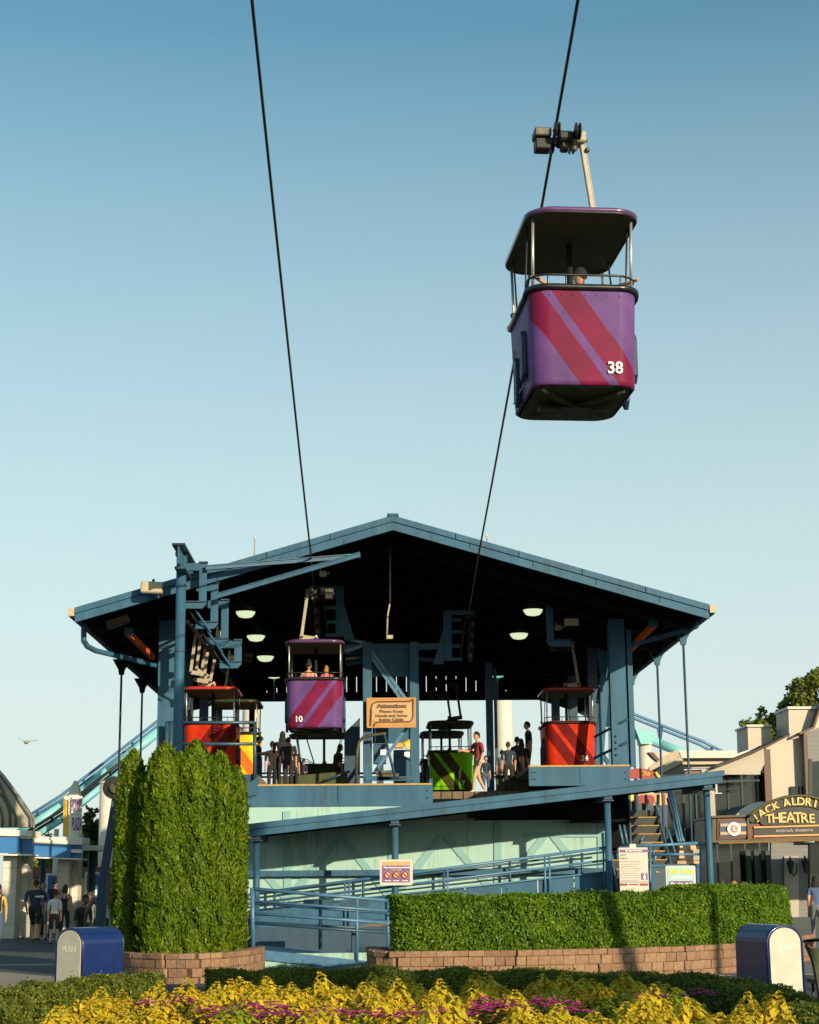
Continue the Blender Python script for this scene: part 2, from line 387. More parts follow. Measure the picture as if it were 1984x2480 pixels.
# ================================================================ GROUND
g = MB(); g.add([(-400, -60, 0), (400, -60, 0), (400, 900, 0), (-400, 900, 0)], [(0, 1, 2, 3)])
tag(g.put('ground', 'asphalt', kind='structure'), None, None)
a = [G(-60, 2352), G(125, 2368), G(230, 2384), G(300, 2480), G(-300, 2480)]
g = MB(); g.prism([(p.x, p.y, .004) for p in a], (0, 0, .02)); g.put('path', 'concrete', kind='structure')
g = MB(); g.bb(-14, -3.2, 37.5, 38.0, 0, .012); g.put('expansion_strip', 'concrete', kind='structure')
g = MB(); g.bb(5, 30, 31.0, 58, 0, .01); g.put('plaza', 'path_paving', kind='structure')

# ================================================================ STATION
YF = 43.0; YB = 64.5
A_ = P(945, 1251, YF); Lc = P(182, 1477, YF); Rc = P(1717, 1463, YF)
ze = (Lc.z+Rc.z)/2; Lp = V(Lc.x, YF, ze); Rp = V(Rc.x, YF, ze); Ap = V((Lc.x+Rc.x)/2, YF, A_.z)
def roofz(x):
    t = abs(x-Ap.x)/(Rp.x-Ap.x); return Ap.z+(ze-Ap.z)*t
DL = 4.23; DR = 4.68
st = thing('ride_station', 'blue steel gable-roofed cable ride station with cabins parked on its raised deck', 'ride station', (0, 46, 0))
rf = MB()
for s0, s1 in ((Lp, Ap), (Ap, Rp)):
    rf.prism([s0-Z*.03, s1-Z*.03, s1-Z*.16, s0-Z*.16], (0, YB-YF, 0))
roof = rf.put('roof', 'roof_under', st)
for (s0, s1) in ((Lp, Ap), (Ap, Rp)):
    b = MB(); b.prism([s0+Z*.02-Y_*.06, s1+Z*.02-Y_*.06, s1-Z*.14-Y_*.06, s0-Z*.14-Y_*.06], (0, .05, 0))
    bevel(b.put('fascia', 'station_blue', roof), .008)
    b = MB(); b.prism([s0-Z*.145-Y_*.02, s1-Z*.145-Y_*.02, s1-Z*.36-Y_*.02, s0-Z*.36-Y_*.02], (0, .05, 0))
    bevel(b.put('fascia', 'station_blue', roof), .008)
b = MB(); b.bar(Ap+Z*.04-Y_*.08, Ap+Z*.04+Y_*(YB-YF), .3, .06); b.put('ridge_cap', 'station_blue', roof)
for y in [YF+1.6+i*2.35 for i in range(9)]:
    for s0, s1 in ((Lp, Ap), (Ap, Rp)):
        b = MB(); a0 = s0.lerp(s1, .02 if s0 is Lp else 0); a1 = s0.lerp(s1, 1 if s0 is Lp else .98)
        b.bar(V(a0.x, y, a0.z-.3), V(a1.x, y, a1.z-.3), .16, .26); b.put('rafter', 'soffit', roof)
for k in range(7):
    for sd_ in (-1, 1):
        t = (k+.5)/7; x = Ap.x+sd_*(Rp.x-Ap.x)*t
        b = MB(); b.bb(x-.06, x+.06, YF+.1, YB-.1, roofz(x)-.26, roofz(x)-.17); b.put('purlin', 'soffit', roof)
# eave gutters with pale end caps
for e, sg in ((Lp, -1), (Rp, 1)):
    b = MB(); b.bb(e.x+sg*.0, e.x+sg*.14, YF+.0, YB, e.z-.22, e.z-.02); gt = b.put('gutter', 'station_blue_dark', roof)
    b = MB(); b.bb(e.x+sg*.01-.0, e.x+sg*.17, YF-.07, YF-.005, e.z-.2, e.z+.0); b.put('end_cap', 'beige', gt)
# downpipes
dl = [P(203, 1528, 44.5), P(203, 1552, 44.5), P(212, 1566, 44.6), P(232, 1576, 44.8), P(380, 1612, 47), P(389, 1622, 47.1), P(390, 1900, 47.1)]
b = MB(); b.tube([dl[0]+Z*.35, *dl], .075); b.put('downpipe', 'station_blue', st)
dr = [P(1692, 1498, 44.5), P(1692, 1505, 44.5), P(1686, 1517, 44.6), P(1668, 1524, 44.8), P(1526, 1562, 47), P(1514, 1572, 47.1), P(1521, 1862, 47.1)]
b = MB(); b.tube([dr[0]+Z*.3, *dr], .075); b.put('downpipe', 'station_blue', st)
# orange struts at both eaves
for (p, q) in ((P(312, 1535, 45.5), P(370, 1592, 47.8)), (P(1582, 1515, 45.5), P(1512, 1588, 47.8))):
    b = MB(); b.bar(p, q, .12, .16); b.put('orange_strut', 'orange', st)
    b = MB(); b.box(p+Z*.05, (.22, .2, .2)); b.put('strut_bracket', 'station_blue', st)
# columns: flanged steel
def column(x, y, z0, z1, w=.5, d=.34, mat='station_blue', tk=.05, name='column'):
    b = MB(); b.bb(x-w/2, x+w/2, y-d/2, y-d/2+tk, z0, z1); b.bb(x-w/2, x+w/2, y+d/2-tk, y+d/2, z0, z1)
    b.bb(x-.03, x+.03, y-d/2+tk, y+d/2-tk, z0, z1)
    return b.put(name, mat, st)
xr = pxx(1497, 1700, 47); xl = pxx(403, 1700, 47)
for x in (xl, xr):
    for i, y in enumerate((47, 52.3, 57.6, 63)):
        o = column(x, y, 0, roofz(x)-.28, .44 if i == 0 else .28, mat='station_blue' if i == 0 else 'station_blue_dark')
    b = MB()
    for k in range(4): b.ball((x-.12*(1 if x > 0 else -1), 46.81, 5.0+k*.17), .035, 8)
    b.put('rivet', 'station_blue_dark', st)
    b = MB(); b.bb(x+.34, x+.46, 46.86, 46.98, 0, roofz(x)-.3) if x < 0 else b.bb(x+.28, x+.42, 46.86, 46.98, DR, roofz(x)-.6)
    b.put('edge_post', 'station_blue', st)
# side bracing behind the right column
for (p, q, wd) in ((P(1466, 1640, 50), P(1448, 1890, 50), .24), (P(1476, 1560, 52), P(1451, 1700, 50), .18), (P(1452, 1560, 52), P(1478, 1760, 53), .2),
                   (P(1436, 1650, 55), P(1440, 1890, 55), .28), (P(1478, 1760, 52), P(1480, 1890, 52), .1), (P(400, 1640, 52), P(425, 1850, 52), .2), (P(1452, 1815, 54), P(1474, 1850, 54), .25)):
    b = MB(); b.bar(p, q, wd, .12); b.put('brace', 'rail_blue' if wd < .2 else 'station_blue', st)
b = MB()
for y0_, y1_ in ((1785, 1742), (1836, 1797)):
    b.tube([P(1440, y0_, 47.6), P(1520, y1_, 46.6)], .04)
b.put('side_rail', 'rail_blue_dark', st)
# slatted rear gable
zb = pz(900, 1699, YB); wp = .345
n = int((Rp.x-Lp.x-1.2)/(wp+.03)); x0 = Lp.x+.6
for i in range(n):
    x = x0+i*(wp+.03)+wp/2
    top = roofz(x)-.2
    if top < zb+.1: continue
    gap = .03 if (abs(x-Ap.x) < 5.3) else -.03
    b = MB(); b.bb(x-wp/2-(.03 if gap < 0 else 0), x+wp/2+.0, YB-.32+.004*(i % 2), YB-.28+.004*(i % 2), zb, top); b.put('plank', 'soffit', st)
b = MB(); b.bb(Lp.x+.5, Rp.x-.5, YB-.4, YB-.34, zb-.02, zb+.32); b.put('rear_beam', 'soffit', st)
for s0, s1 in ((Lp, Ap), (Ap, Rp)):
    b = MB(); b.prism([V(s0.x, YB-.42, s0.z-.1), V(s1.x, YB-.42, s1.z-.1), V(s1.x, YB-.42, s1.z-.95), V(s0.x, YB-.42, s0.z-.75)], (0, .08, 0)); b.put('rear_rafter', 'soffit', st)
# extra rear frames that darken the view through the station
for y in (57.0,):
    b = MB(); b.bb(Lp.x+.6, Rp.x-.6, y, y+.25, ze-.1, ze+.25); b.put('darkening_beam', 'soffit', st)
# decks
YD = 46.0
xa = pxx(592, 1930, YD); xb = pxx(1046, 1930, YD); xc = pxx(1281, 1890, YD); xd = pxx(1527, 1890, YD)
def deck(x0, x1, y0, y1, z, th, name='deck'):
    b = MB(); b.bb(x0, x1, y0+.06, y1, z-.12, z-.045); o = b.put(name, 'wood_board', st)
    b = MB(); b.bb(x0, x1, y0, y0+.055, z-th, z-.05); bevel(b.put('deck_fascia', 'station_blue', st), .01)
    b = MB(); b.bb(x0, x1, y0-.01, y0+.2, z-.045, z); b.put('deck_edge', 'wood_edge', st)
    k = int((y1-y0-.3)/.45); 
    for i in range(min(k, 30)):
        b = MB(); b.bb(x0, x1, y0+.22+i*.45, y0+.22+i*.45+.43, z-.04, z-.002); b.put('deck_board', 'wood_board', o)
deck(xa, xb, YD, 63, DL, .6)
deck(xc, xd, YD, 63, DR, .55)
deck(xl-.3, xa-.3, YD+1, 63, DR, .5)
b = MB(); b.bb(xb+.02, xc-.02, 48.6, 63, DL-.2, DL-.1); o = b.put('loading_floor', 'wood_board', st)
for i in range(8):
    b = MB(); xx = xb+.05+i*(xc-xb-.1)/8; b.bb(xx, xx+(xc-xb-.1)/8-.03, 48.5, 48.58, DL-.34, DL-.1); b.put('board', 'wood_board', o)
b = MB(); b.bb(xb-.06, xb+.03, YD+.06, 49, DL-.6, DL+.12); b.put('deck_end', 'station_blue', st)
# left ramp end of the deck (angled blue panel and brown wedge)
b = MB(); b.prism([P(585, 1912, 45.9), P(628, 1878, 45.9), P(624, 1905, 45.9), P(622, 1925, 45.9), P(585, 1932, 45.9)], (0, .1, 0)); b.put('end_panel', 'station_blue', st)
b = MB(); b.prism([P(572, 1875, 46.6), P(630, 1877, 46.6), P(590, 1912, 46.6), P(572, 1905, 46.6)], (0, .1, 0)); b.put('end_panel', 'station_blue_dark', st)
b = MB(); b.prism([P(629, 1880, 46.4), P(654, 1904, 46.4), P(622, 1904, 46.4)], (0, .08, 0)); b.put('wedge', 'wood_board', st)
# lower wall, panels with X trims
YW = 45.62
w0 = pxx(560, 2100, YW); w1 = pxx(1463, 2100, YW)
b = MB(); b.bb(w0, w1, YW, YW+.25, 0, pz(1463, 1985, YW)); b.put('lower_wall', 'pale_teal', st)
b = MB(); b.bb(w0, xb, YW+.01, YW+.24, pz(1463, 1985, YW), DL-.62); b.put('upper_wall', 'pale_teal', st)
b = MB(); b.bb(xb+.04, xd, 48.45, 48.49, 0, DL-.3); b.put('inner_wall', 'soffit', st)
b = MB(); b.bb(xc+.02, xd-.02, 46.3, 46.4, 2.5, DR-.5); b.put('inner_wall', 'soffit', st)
def trim(p0, p1, wd=.2, name='batten', mat='teal_trim', th=.035):
    b = MB(); a0 = P(*p0, YW-th/2-.001); a1 = P(*p1, YW-th/2-.001); b.bar(a0, a1, wd, th, up=Y_); return b.put(name, mat, st)
for (p0, p1) in (((695, 1965), (697, 2230)), ((950, 1990), (950, 2180)), ((1206, 1990), (1206, 2165)), ((1456, 1990), (1457, 2130))): trim(p0, p1)
for (p0, p1) in (((575, 2038), (690, 2172)), ((818, 2032), (704, 2172)), ((830, 2030), (944, 2172)), ((1070, 2024), (956, 2172)),
                 ((1080, 2024), (1200, 2165)), ((1325, 2018), (1212, 2160)), ((1335, 2018), (1448, 2160))): trim(p0, p1, .19, 'diagonal_batten', th=.03)
trim((1270, 2021), (1452, 2022), .12, 'top_batten', th=.042)
b = MB(); q0 = P(600, 2117, YW-.16); q1 = P(1462, 2117, YW-.16); b.bb(q0.x, q1.x, YW-.22, YW-.06, q0.z-.07, q0.z+.08); b.put('wall_rail', 'station_blue', st)

# joints, bolts and seam plates on the painted steel
def bolts(pts, parent=None, r=.022):
    b = MB()
    for p in pts: b.lathe([(r, 0), (r, .02), (r*.5, .028)], p, 6, Matrix.Rotation(R(90), 3, 'X'))
    return b.put('bolt_row', 'station_blue_dark', parent or st, kind='stuff')
for (x0_, x1_, z_) in ((xa, xb, DL), (xc, xd, DR)):
    n_ = max(2, int((x1_-x0_)/1.7))
    for i in range(1, n_):
        xx = x0_+(x1_-x0_)*i/n_+random.uniform(-.1, .1)
        b = MB(); b.bb(xx-.006, xx+.006, YD-.004, YD-.001, z_-.5, z_-.06); b.put('seam', 'soffit', st)
    bolts([(x0_+dx_, YD-.002, z_-.18-.09*j) for dx_ in (.10, .18) for j in (0, 2)]+[(x1_-.12, YD-.002, z_-.2), (x1_-.12, YD-.002, z_-.38)])
for s0, s1 in ((Lp, Ap), (Ap, Rp)):
    for i in range(1, 5):
        p = s0.lerp(s1, i/5); b = MB(); b.bb(p.x-.008, p.x+.008, YF-.068, YF-.062, p.z-.13, p.z+.01); b.put('seam', 'soffit', roof)
        b = MB(); b.bb(p.x+.35, p.x+.362, YF-.028, YF-.022, p.z-.35+(.04 if s0 is Lp else -.04), p.z-.15); b.put('seam', 'soffit', roof)
# central frame
YC = 49.2
cxl = pxx(890, 1700, YC); cxr = pxx(1004, 1700, YC)
for x, mt in ((cxl, 'station_blue'), (cxr, 'station_blue')):
    b = MB(); b.bb(x-.13, x+.13, YC, YC+.22, DL, pz(900, 1555, YC)); bevel(b.put('frame_post', mt, st), .01)
    b = MB(); b.bb(x-.13, x+.13, YC+3.2, YC+3.42, DL, pz(900, 1555, YC)); b.put('frame_post', mt, st)
zt = pz(945, 1556, YC)
b = MB(); b.bb(pxx(838, 1560, YC), pxx(1075, 1560, YC), YC+.25, YC+.42, zt-.17, zt); b.put('cross_beam', 'station_blue', st)
b = MB(); b.bb(cxl+.1, cxr-.1, YC+.3, YC+.36, pz(945, 1636, YC), zt-.18); b.put('panel', 'station_blue', st)
b = MB(); b.bb(cxl+.14, cxr-.14, YC+1.6, YC+1.66, pz(945, 1790, YC), pz(945, 1700, YC)); b.put('panel', 'station_blue', st)
for (p, q) in (((898, 1575), (985, 1696)), ((898, 1590), (976, 1700)), ((988, 1760), (906, 1872)), ((838, 1548), (885, 1558)), ((838, 1578), (890, 1560))):
    b = MB(); b.bar(P(*p, YC+.1), P(*q, YC+.1), .09, .09); b.put('brace', 'rail_blue', st)
for (p, q) in (((835, 1582), (882, 1582)), ((836, 1596), (882, 1592)), ((838, 1608), (882, 1603)), ((1012, 1566), (1075, 1566)), ((1012, 1596), (1062, 1600))):
    b = MB(); b.bar(P(*p, YC+1), P(*q, YC+1), .1, .1); b.put('cross_bar', 'station_blue', st)
b = MB(); b.tube([P(836, 1596, YC+.6), P(876, 1592, YC+.6)], .03); b.put('cream_rod', 'cream_arm', st)
b = MB(); b.bar(P(885, 1886, YC), P(1004, 1886, YC), .1, .12); b.put('foot_beam', 'station_blue', st)
b = MB(); b.prism([P(834, 1775, 51), P(872, 1738, 51), P(872, 1905, 51), P(834, 1905, 51)], (0, .12, 0)); b.put('sloped_panel', 'station_blue_dark', st)
# thin posts on the deck
for (x, y0, y1, D, mt, wd) in ((1190, 1698, 1925, 54.5, 'station_blue', .22), (1204, 1700, 1890, 56, 'rail_blue_dark', .1), (608, 1700, 1905, 62, 'soffit', .2)):
    b = MB(); p = P(x, y1, D); b.bb(p.x-wd/2, p.x+wd/2, D, D+wd, p.z, ze); b.put('thin_post', mt, st)

# tie-down rods with gussets
for i, (x0, y0, x1, D) in enumerate(((1654, 1531, 1669, 46.8), (1591, 1583, 1602, 51.2), (1530, 1633, 1541, 56.1), (295, 1606, 290, 52.0), (345, 1652, 341, 56.7))):
    p = P(x0, y0, D); xe = (Rp.x if x0 > 900 else Lp.x)
    t = thing('tie_rod', ['nearest grey tie rod under the right eave, outermost of three', 'middle grey tie rod under the right eave', 'innermost grey tie rod beside the right front column',
                         'outer dark tie rod under the left eave above the sheave pole', 'inner dark tie rod under the left eave beside the column'][i], 'tie rod', (p.x, D, 0), group='tie rods under the eaves')
    b = MB(); b.tube([(p.x, D, .0), (p.x, D, p.z-.3)], .034, 8); b.put('rod', 'dark_steel' if x0 < 900 else 'station_blue_dark', t)
    b = MB(); b.prism([(p.x-.28, D-.05, p.z+.12), (p.x+.28, D-.05, p.z+.12), (p.x+.1, D-.05, p.z-.2), (p.x+.07, D-.05, p.z-.36), (p.x-.07, D-.05, p.z-.36), (p.x-.1, D-.05, p.z-.2)], (0, .1, 0))
    b.put('gusset', 'station_blue' if x0 > 900 else 'soffit', t)
    b = MB(); b.bar((p.x, D, p.z+.1), (xe-.1*(1 if x0 > 900 else -1), D, ze-.25), .1, .12); b.put('hanger_arm', 'soffit', t)
    b = MB(); b.lathe([(.16, 0), (.16, .03), (.06, .05)], (p.x, D, 0), 10); b.put('foot_plate', 'dark_steel', t)

# pendant lamps
lamps = ((595, 1482, 48.0, 0, 'first warm-lit bell lamp on the left side, beside the stepped track brackets'), (620, 1540, 51.5, 1, 'second bell lamp on the left, between the brackets and cabin 10'),
         (643, 1590, 55.6, 2, 'third small bell lamp on the left, dim green-white'), (664, 1632, 60.0, 0, 'farthest left bell lamp just beside cabin 10 rail'),
         (1291, 1477, 47.6, 1, 'front bell lamp on the right side, left of the empty track bracket'), (1257, 1535, 51.2, 1, 'second bell lamp on the right side, lower than the front one'),
         (1205, 1630, 60.0, 3, 'farthest right bell lamp, glowing green above the dark post'))
for (x, y, D, k, lb) in lamps:
    p = P(x, y, D); t = thing('bell_lamp', lb, 'lamp', p, group='bell lamps under the station roof'); local(t)
    b = MB(); b.smooth = True; b.lathe([(.06, .55), (.1, .5), (.13, .42), (.2, .3), (.27, .12), (.29, 0), (.27, 0)], n=20); b.put('lamp_shade', 'dark_steel', t)
    b = MB(); b.smooth = True; b.lathe([(.28, -.005), (.25, -.07), (.19, -.14), (.1, -.165), (.01, -.17)], n=20); b.put('lens', 'lamp_lens_green' if k == 3 else 'lamp_lens', t)
    b = MB(); b.tube([(0, 0, .5), (0, 0, roofz(p.x)-.2-p.z)], .02, 6); b.put('stem', 'dark_steel', t)
    if k == 3 or x == 664:
        b = MB(); b.tube([(0, .05, -.15), (0, .05, -.95)], .03, 6); b.put('cord', 'rail_blue', t)

# hanging conduit
t = thing('hanging_conduit', 'thin cream conduit hanging from the ridge with a small switch box at its end', 'conduit', P(945, 1543, 46))
b = MB(); b.tube([P(945, 1330, 46), P(945, 1372, 46), P(945, 1458, 46), P(939, 1490, 46), P(937, 1540, 46)], .028, 6); b.put('pipe', 'cream_arm', t)
b = MB(); b.box(P(944, 1543, 46), (.17, .1, .1)); b.put('switch_box', 'cream_arm', t)

# ================================================================ FRONT POLE, BEAMS, BRACKETS
D = 42.2
pb = P(440, 1346, D)
t = thing('steel_pole', 'tall round blue-grey steel pole at the left front corner of the station', 'pole', (pb.x, D, 0))
b = MB(); b.smooth = True; b.tube([(pb.x, D, 0), (pb.x, D, pb.z)], .125, 18); b.put('shaft', 'station_blue', t)
b = MB(); b.lathe([(.15, 0), (.15, .05), (.165, .05), (.165, .1), (.1, .13)], (pb.x, D, pb.z-.02), 16); b.put('cap', 'station_blue_dark', t)
for yy in (1422, 1580):
    b = MB(); b.lathe([(.128, 0), (.14, .01), (.14, .06), (.128, .07)], (pb.x, D, pz(440, yy, D)), 16); b.put('weld_ring', 'station_blue_dark', t)
b = MB(); b.bar(P(452, 1347, D), P(434, 1352, D), .1, .3); b.put('side_lug', 'station_blue_dark', t)
xo = pb.x+.05; ztop = pz(434, 1315, 41)
t = thing('top_rail_beam', 'dark-flanged I-beam running back from the top of the blue pole', 'beam', (xo, 41, ztop))
b = MB(); b.bb(xo-.16, xo+.16, 41, 47.5, ztop-.05, ztop); b.put('top_flange', 'rubber', t)
b = MB(); b.bb(xo-.02, xo+.02, 41.05, 47.5, ztop-.5, ztop-.055); b.put('web', 'station_blue', t)
b = MB(); b.bb(xo-.13, xo+.13, 41.4, 47.5, ztop-.56, ztop-.505); b.put('bottom_flange', 'station_blue_dark', t)
for lb, p, q, wd, h in (('upper sunlit blue beam crossing in front of the left roof edge', (498, 1375, 42.4), (872, 1346, 43.2), .10, .10),
                 ('lower sunlit blue beam rising from the brackets toward the ridge', (528, 1443, 42.7), (872, 1343, 42.75), .10, .11),
                 ('thin blue beam behind the lower one, above the first bell lamp', (520, 1440, 47.0), (688, 1391, 47.6), .1, .12)):
    t = thing('truss_beam', lb, 'beam', P(*p), group='beams in front of the station roof')
    a0, a1 = P(*p), P(*q)
    b = MB(); b.bar(a0, a1, wd*.25, h); b.put('web', 'station_blue', t)
    b = MB(); b.bar(a0+Z*h/2, a1+Z*h/2, wd, .022); b.put('top_flange', 'station_blue', t)
    b = MB(); b.bar(a0-Z*h/2, a1-Z*h/2, wd, .022); b.put('bottom_flange', 'station_blue', t)
t0 = None
def bracket(p, lb, w=.55, h=1.0, flip=1, group='C-shaped track brackets on the left'):
    t = thing('track_bracket', lb, 'bracket', p, group=group); local(t)
    b = MB(); b.bb(-flip*.19, 0, -.05, .05, 0, h); bevel(b.put('upright', 'station_blue', t), .008)
    b = MB(); b.bb(-flip*.2, .02*flip, -.11, .11, h, h+.035); b.put('top_plate', 'station_blue_dark', t)
    b = MB(); b.bb(-flip*w, -flip*.185, -.05, .05, h-.19, h); b.put('top_arm', 'station_blue', t)
    b = MB(); b.prism([(-flip*w, -.06, -.16), (-flip*.1, -.06, -.16), (0, -.06, -.05), (0, -.06, -.002), (-flip*w, -.06, -.002)], (0, .12, 0)); b.put('bottom_arm', 'station_blue', t)
    b = MB(); b.bb(-flip*w, .01*flip, -.12, .12, .0, .025); b.put('arm_plate', 'station_blue_dark', t)
    return t
for (x, y, D, lb) in ((500, 1459, 42.6, 'first C-shaped blue bracket, joined to the round pole'), (528, 1508, 43.2, 'second C-shaped bracket, just right of and below the first'),
                      (553, 1548, 43.8, 'third C-shaped bracket above the red cabin hangers'), (585, 1604, 44.4, 'lowest C-shaped bracket beside the third bell lamp')):
    p = P(x, y, D); bracket(p, lb, h=1.0 if y < 1600 else .56, w=.56)
    if y < 1600:
        s_ = thing('track_segment', 'blue diagonal track segment under the '+{500: 'first', 528: 'second', 553: 'third'}[x]+' C-shaped bracket', 'track segment', P(x-28, y+20, D), group='diagonal track segments under the brackets')
        b = MB(); b.bar(P(x-28, y+17, D+.1), P(x+10, y+72, D+.6), .035, .05); b.put('segment', 'station_blue', s_)
        b = MB(); b.bar(P(x-40, y+22, D+.2), P(x-8, y+68, D+.7), .03, .04); b.put('inner_bar', 'worn_steel', s_)
for k, (ox, oz, r, mt) in enumerate(((-.5, -.2, .022, 'station_blue_dark'), (-.62, -.1, .02, 'dark_steel'))):
    p0 = P(500, 1475, 44); 
    t = thing('track_rail', ['blue running rail under the left brackets leading back into the station', 'dark inner rail beside the blue running rail on the left'][k], 'rail', (p0.x+ox, 45.3, p0.z+oz))
    b = MB(); b.bb(p0.x+ox-r, p0.x+ox+r, 45.3, 61, p0.z+oz-.04, p0.z+oz); b.put('rail_bar', mt, t)
    b = MB(); b.bb(p0.x+ox-r*2, p0.x+ox+r*2, 45.3, 61, p0.z+oz-.055, p0.z+oz-.042); b.put('rail_foot', mt, t)
for i, (x, y, D) in enumerate(((532, 1536, 44.3), (561, 1594, 44.8), (782, 1390, 45.5), (1352, 1520, 49.8))):
    p = P(x, y, D); lb = ['cream limit switch behind the second bracket', 'cream limit switch behind the third bracket, lower', 'cream switch box bolted to the lower beam near the left cable', 'cream switch box inside the right bracket above cabin 24'][i]
    t = thing('limit_switch', lb, 'switch box', p, group='cream switch boxes on the track'); local(t)
    b = MB(); b.box((0, 0, 0), (.2, .12, .16), chamfer=.02); b.box((-.06, 0, .13), (.05, .05, .14)); b.put('box', 'cream_arm', t)
    b = MB(); b.tube([(.1, 0, 0), (.19, 0, .02)], .02, 6); b.put('gland', 'cream_arm', t)
# parked cream hangers above the left cabins
for k_, (q0, q1, q2, D_) in enumerate((((476, 1523), (462, 1628), (498, 1634), 47.6), ((487, 1536), (476, 1622), (506, 1640), 48.4), ((503, 1580), (495, 1638), (508, 1652), 49.0), ((520, 1598), (509, 1652), (470, 1646), 49.6))):
    t = thing('cabin_hanger', ['leftmost cream hanger arm above the left red cabin', 'second cream hanger arm, just right of the leftmost', 'third cream hanger arm, short, under the third bracket', 'rightmost cream hanger arm with its link plate pointing left'][k_], 'hanger', P(*q0, D_), group='cream hangers parked above the left cabins')
    b = MB(); b.bar(P(*q0, D_), P(*q1, D_), .08, .06, up=Y_); b.put('arm', 'cream_arm', t)
    b = MB(); b.bar(P(*q1, D_-.05), P(*q2, D_-.05), .05, .11); lk_ = b.put('link_plate', 'cream_arm', t)
    for q in (q1, q2): b = MB(); b.lathe([(.035, 0), (.035, .02)], P(*q, D_-.1), 8, Matrix.Rotation(R(90), 3, 'X')); b.put('bolt', 'dark_steel', lk_)
# right bracket
p = P(1325, 1552, 47.5)
t = bracket(p, 'deep open C-shaped blue bracket on the right above cabin 24', w=.66, h=1.16, flip=-1, group=None)
b = MB(); b.bb(.5, .9, -.06, .0, .42, .62); b.put('junction_box', 'beige', t)

# floodlights
for (x, y, D, w_, h_, rot, lb) in ((368, 1424, 42.6, .54, .29, .05, 'beige floodlight housing on the left roof edge, lit by the sun'), (286, 1505, 44.6, .62, .2, -.3, 'brown floodlight housing under the left eave, in shade')):
    p = P(x, y, D); t = thing('floodlight', lb, 'floodlight', p); local(t)
    b = MB(); b.box((0, 0, 0), (w_, .3, h_), Matrix.Rotation(rot, 3, 'Y'), chamfer=.03); b.put('housing', 'beige' if rot > 0 else 'wood_board', t)
    b = MB(); b.bar((0, .1, h_/2-.05), (0, .3, h_/2+.12), .06, .04); b.put('yoke', 'dark_steel', t)
    b = MB(); b.box((0, -.02, -h_/2-.015), (w_*.85, .24, .02), Matrix.Rotation(rot, 3, 'Y')); b.put('glass', 'dark_glass', t)

# cable sheave frames
def sheave_frame(p, lb, flip=1):
    t = thing('sheave_frame', lb, 'sheave frame', p, group='cable sheave frames under the roof'); local(t)
    b = MB(); b.bb(.42, .66, -.05, .05, 0, 1.35); b.put('upright', 'station_blue', t)
    b = MB(); b.bb(-.25, .66, -.06, .04, 1.355, 1.47); b.put('head', 'station_blue', t)
    for zz in (.0, .38, .8, 1.15):
        b = MB(); b.bb(.12, .415, -.05, .05, zz, zz+.09); b.put('rung', 'station_blue', t)
    b = MB(); b.prism([(.665, -.04, .95), (.97, -.04, -.1), (.665, -.04, -.1)], (0, .06, 0)); b.put('stay', 'station_blue', t)
    for k, zz in enumerate((.1, .42, .74, 1.06)):
        w_ = MB(); w_.smooth = True
        w_.lathe([(.05, -.06), (.17, -.05), (.19, -.03), (.14, 0), (.19, .03), (.17, .05), (.05, .06)], (-.1+k*-.03, -.28+k*.1, zz), 16, Matrix.Rotation(R(90), 3, 'Y'))
        o = w_.put('sheave', 'worn_steel', t)
        h_ = MB(); h_.lathe([(.03, -.1), (.03, .1)], (-.1+k*-.03, -.28+k*.1, zz), 8, Matrix.Rotation(R(90), 3, 'Y')); h_.put('axle', 'dark_steel', o)
    b = MB(); b.tube([(-.2, -.2, 1.3), (.02, -.22, 1.25), (.08, -.2, .8), (.2, -.2, .1)], .035, 8); b.put('rocker_arm', 'dark_steel', t)
    b = MB(); b.bar((-.02, -.32, .0), (-.1, -.1, 1.3), .05, .14); b.put('side_plate', 'dark_steel', t)
    if flip < 0:
        for ch in [o for o in bpy.data.objects if o.parent == t]:
            for v in ch.data.vertices: v.co.x = -v.co.x
            for s2 in [o for o in bpy.data.objects if o.parent == ch]:
                for v in s2.data.vertices: v.co.x = -v.co.x
    return t
sheave_frame(P(778, 1542, 49.0), 'left sheave frame with open windows, behind cabin 10')
sheave_frame(P(1130, 1600, 49.5), 'right sheave frame with dark wheels above the green cabin', -1)

# cables
def cable(p0, p1, p2, lb):
    t = MB(); n = 24; pts = []
    for i in range(n+1):
        k = i/n; q = p0.lerp(p1, k); q.z -= .35*4*k*(1-k)*.25; pts.append(q)
    t.tube(pts+[p2], .024, 7); o = t.put('haul_cable', 'rubber', loc=p0); return tag(o, lb, 'cable', 'haul cables')
cl1 = P(753, 1345, 42.5); cl0 = P(606, -40, 20.0); cable(cl0, cl1, P(762, 1440, 48.6), 'left haul cable rising from the roof to the upper left, empty')
cr1 = P(1160, 1340, 42.5); cr0 = P(1407, -40, 19.6); cable(cr0, cr1, P(1133, 1500, 49.2), 'right haul cable from which the purple cabin 38 hangs')
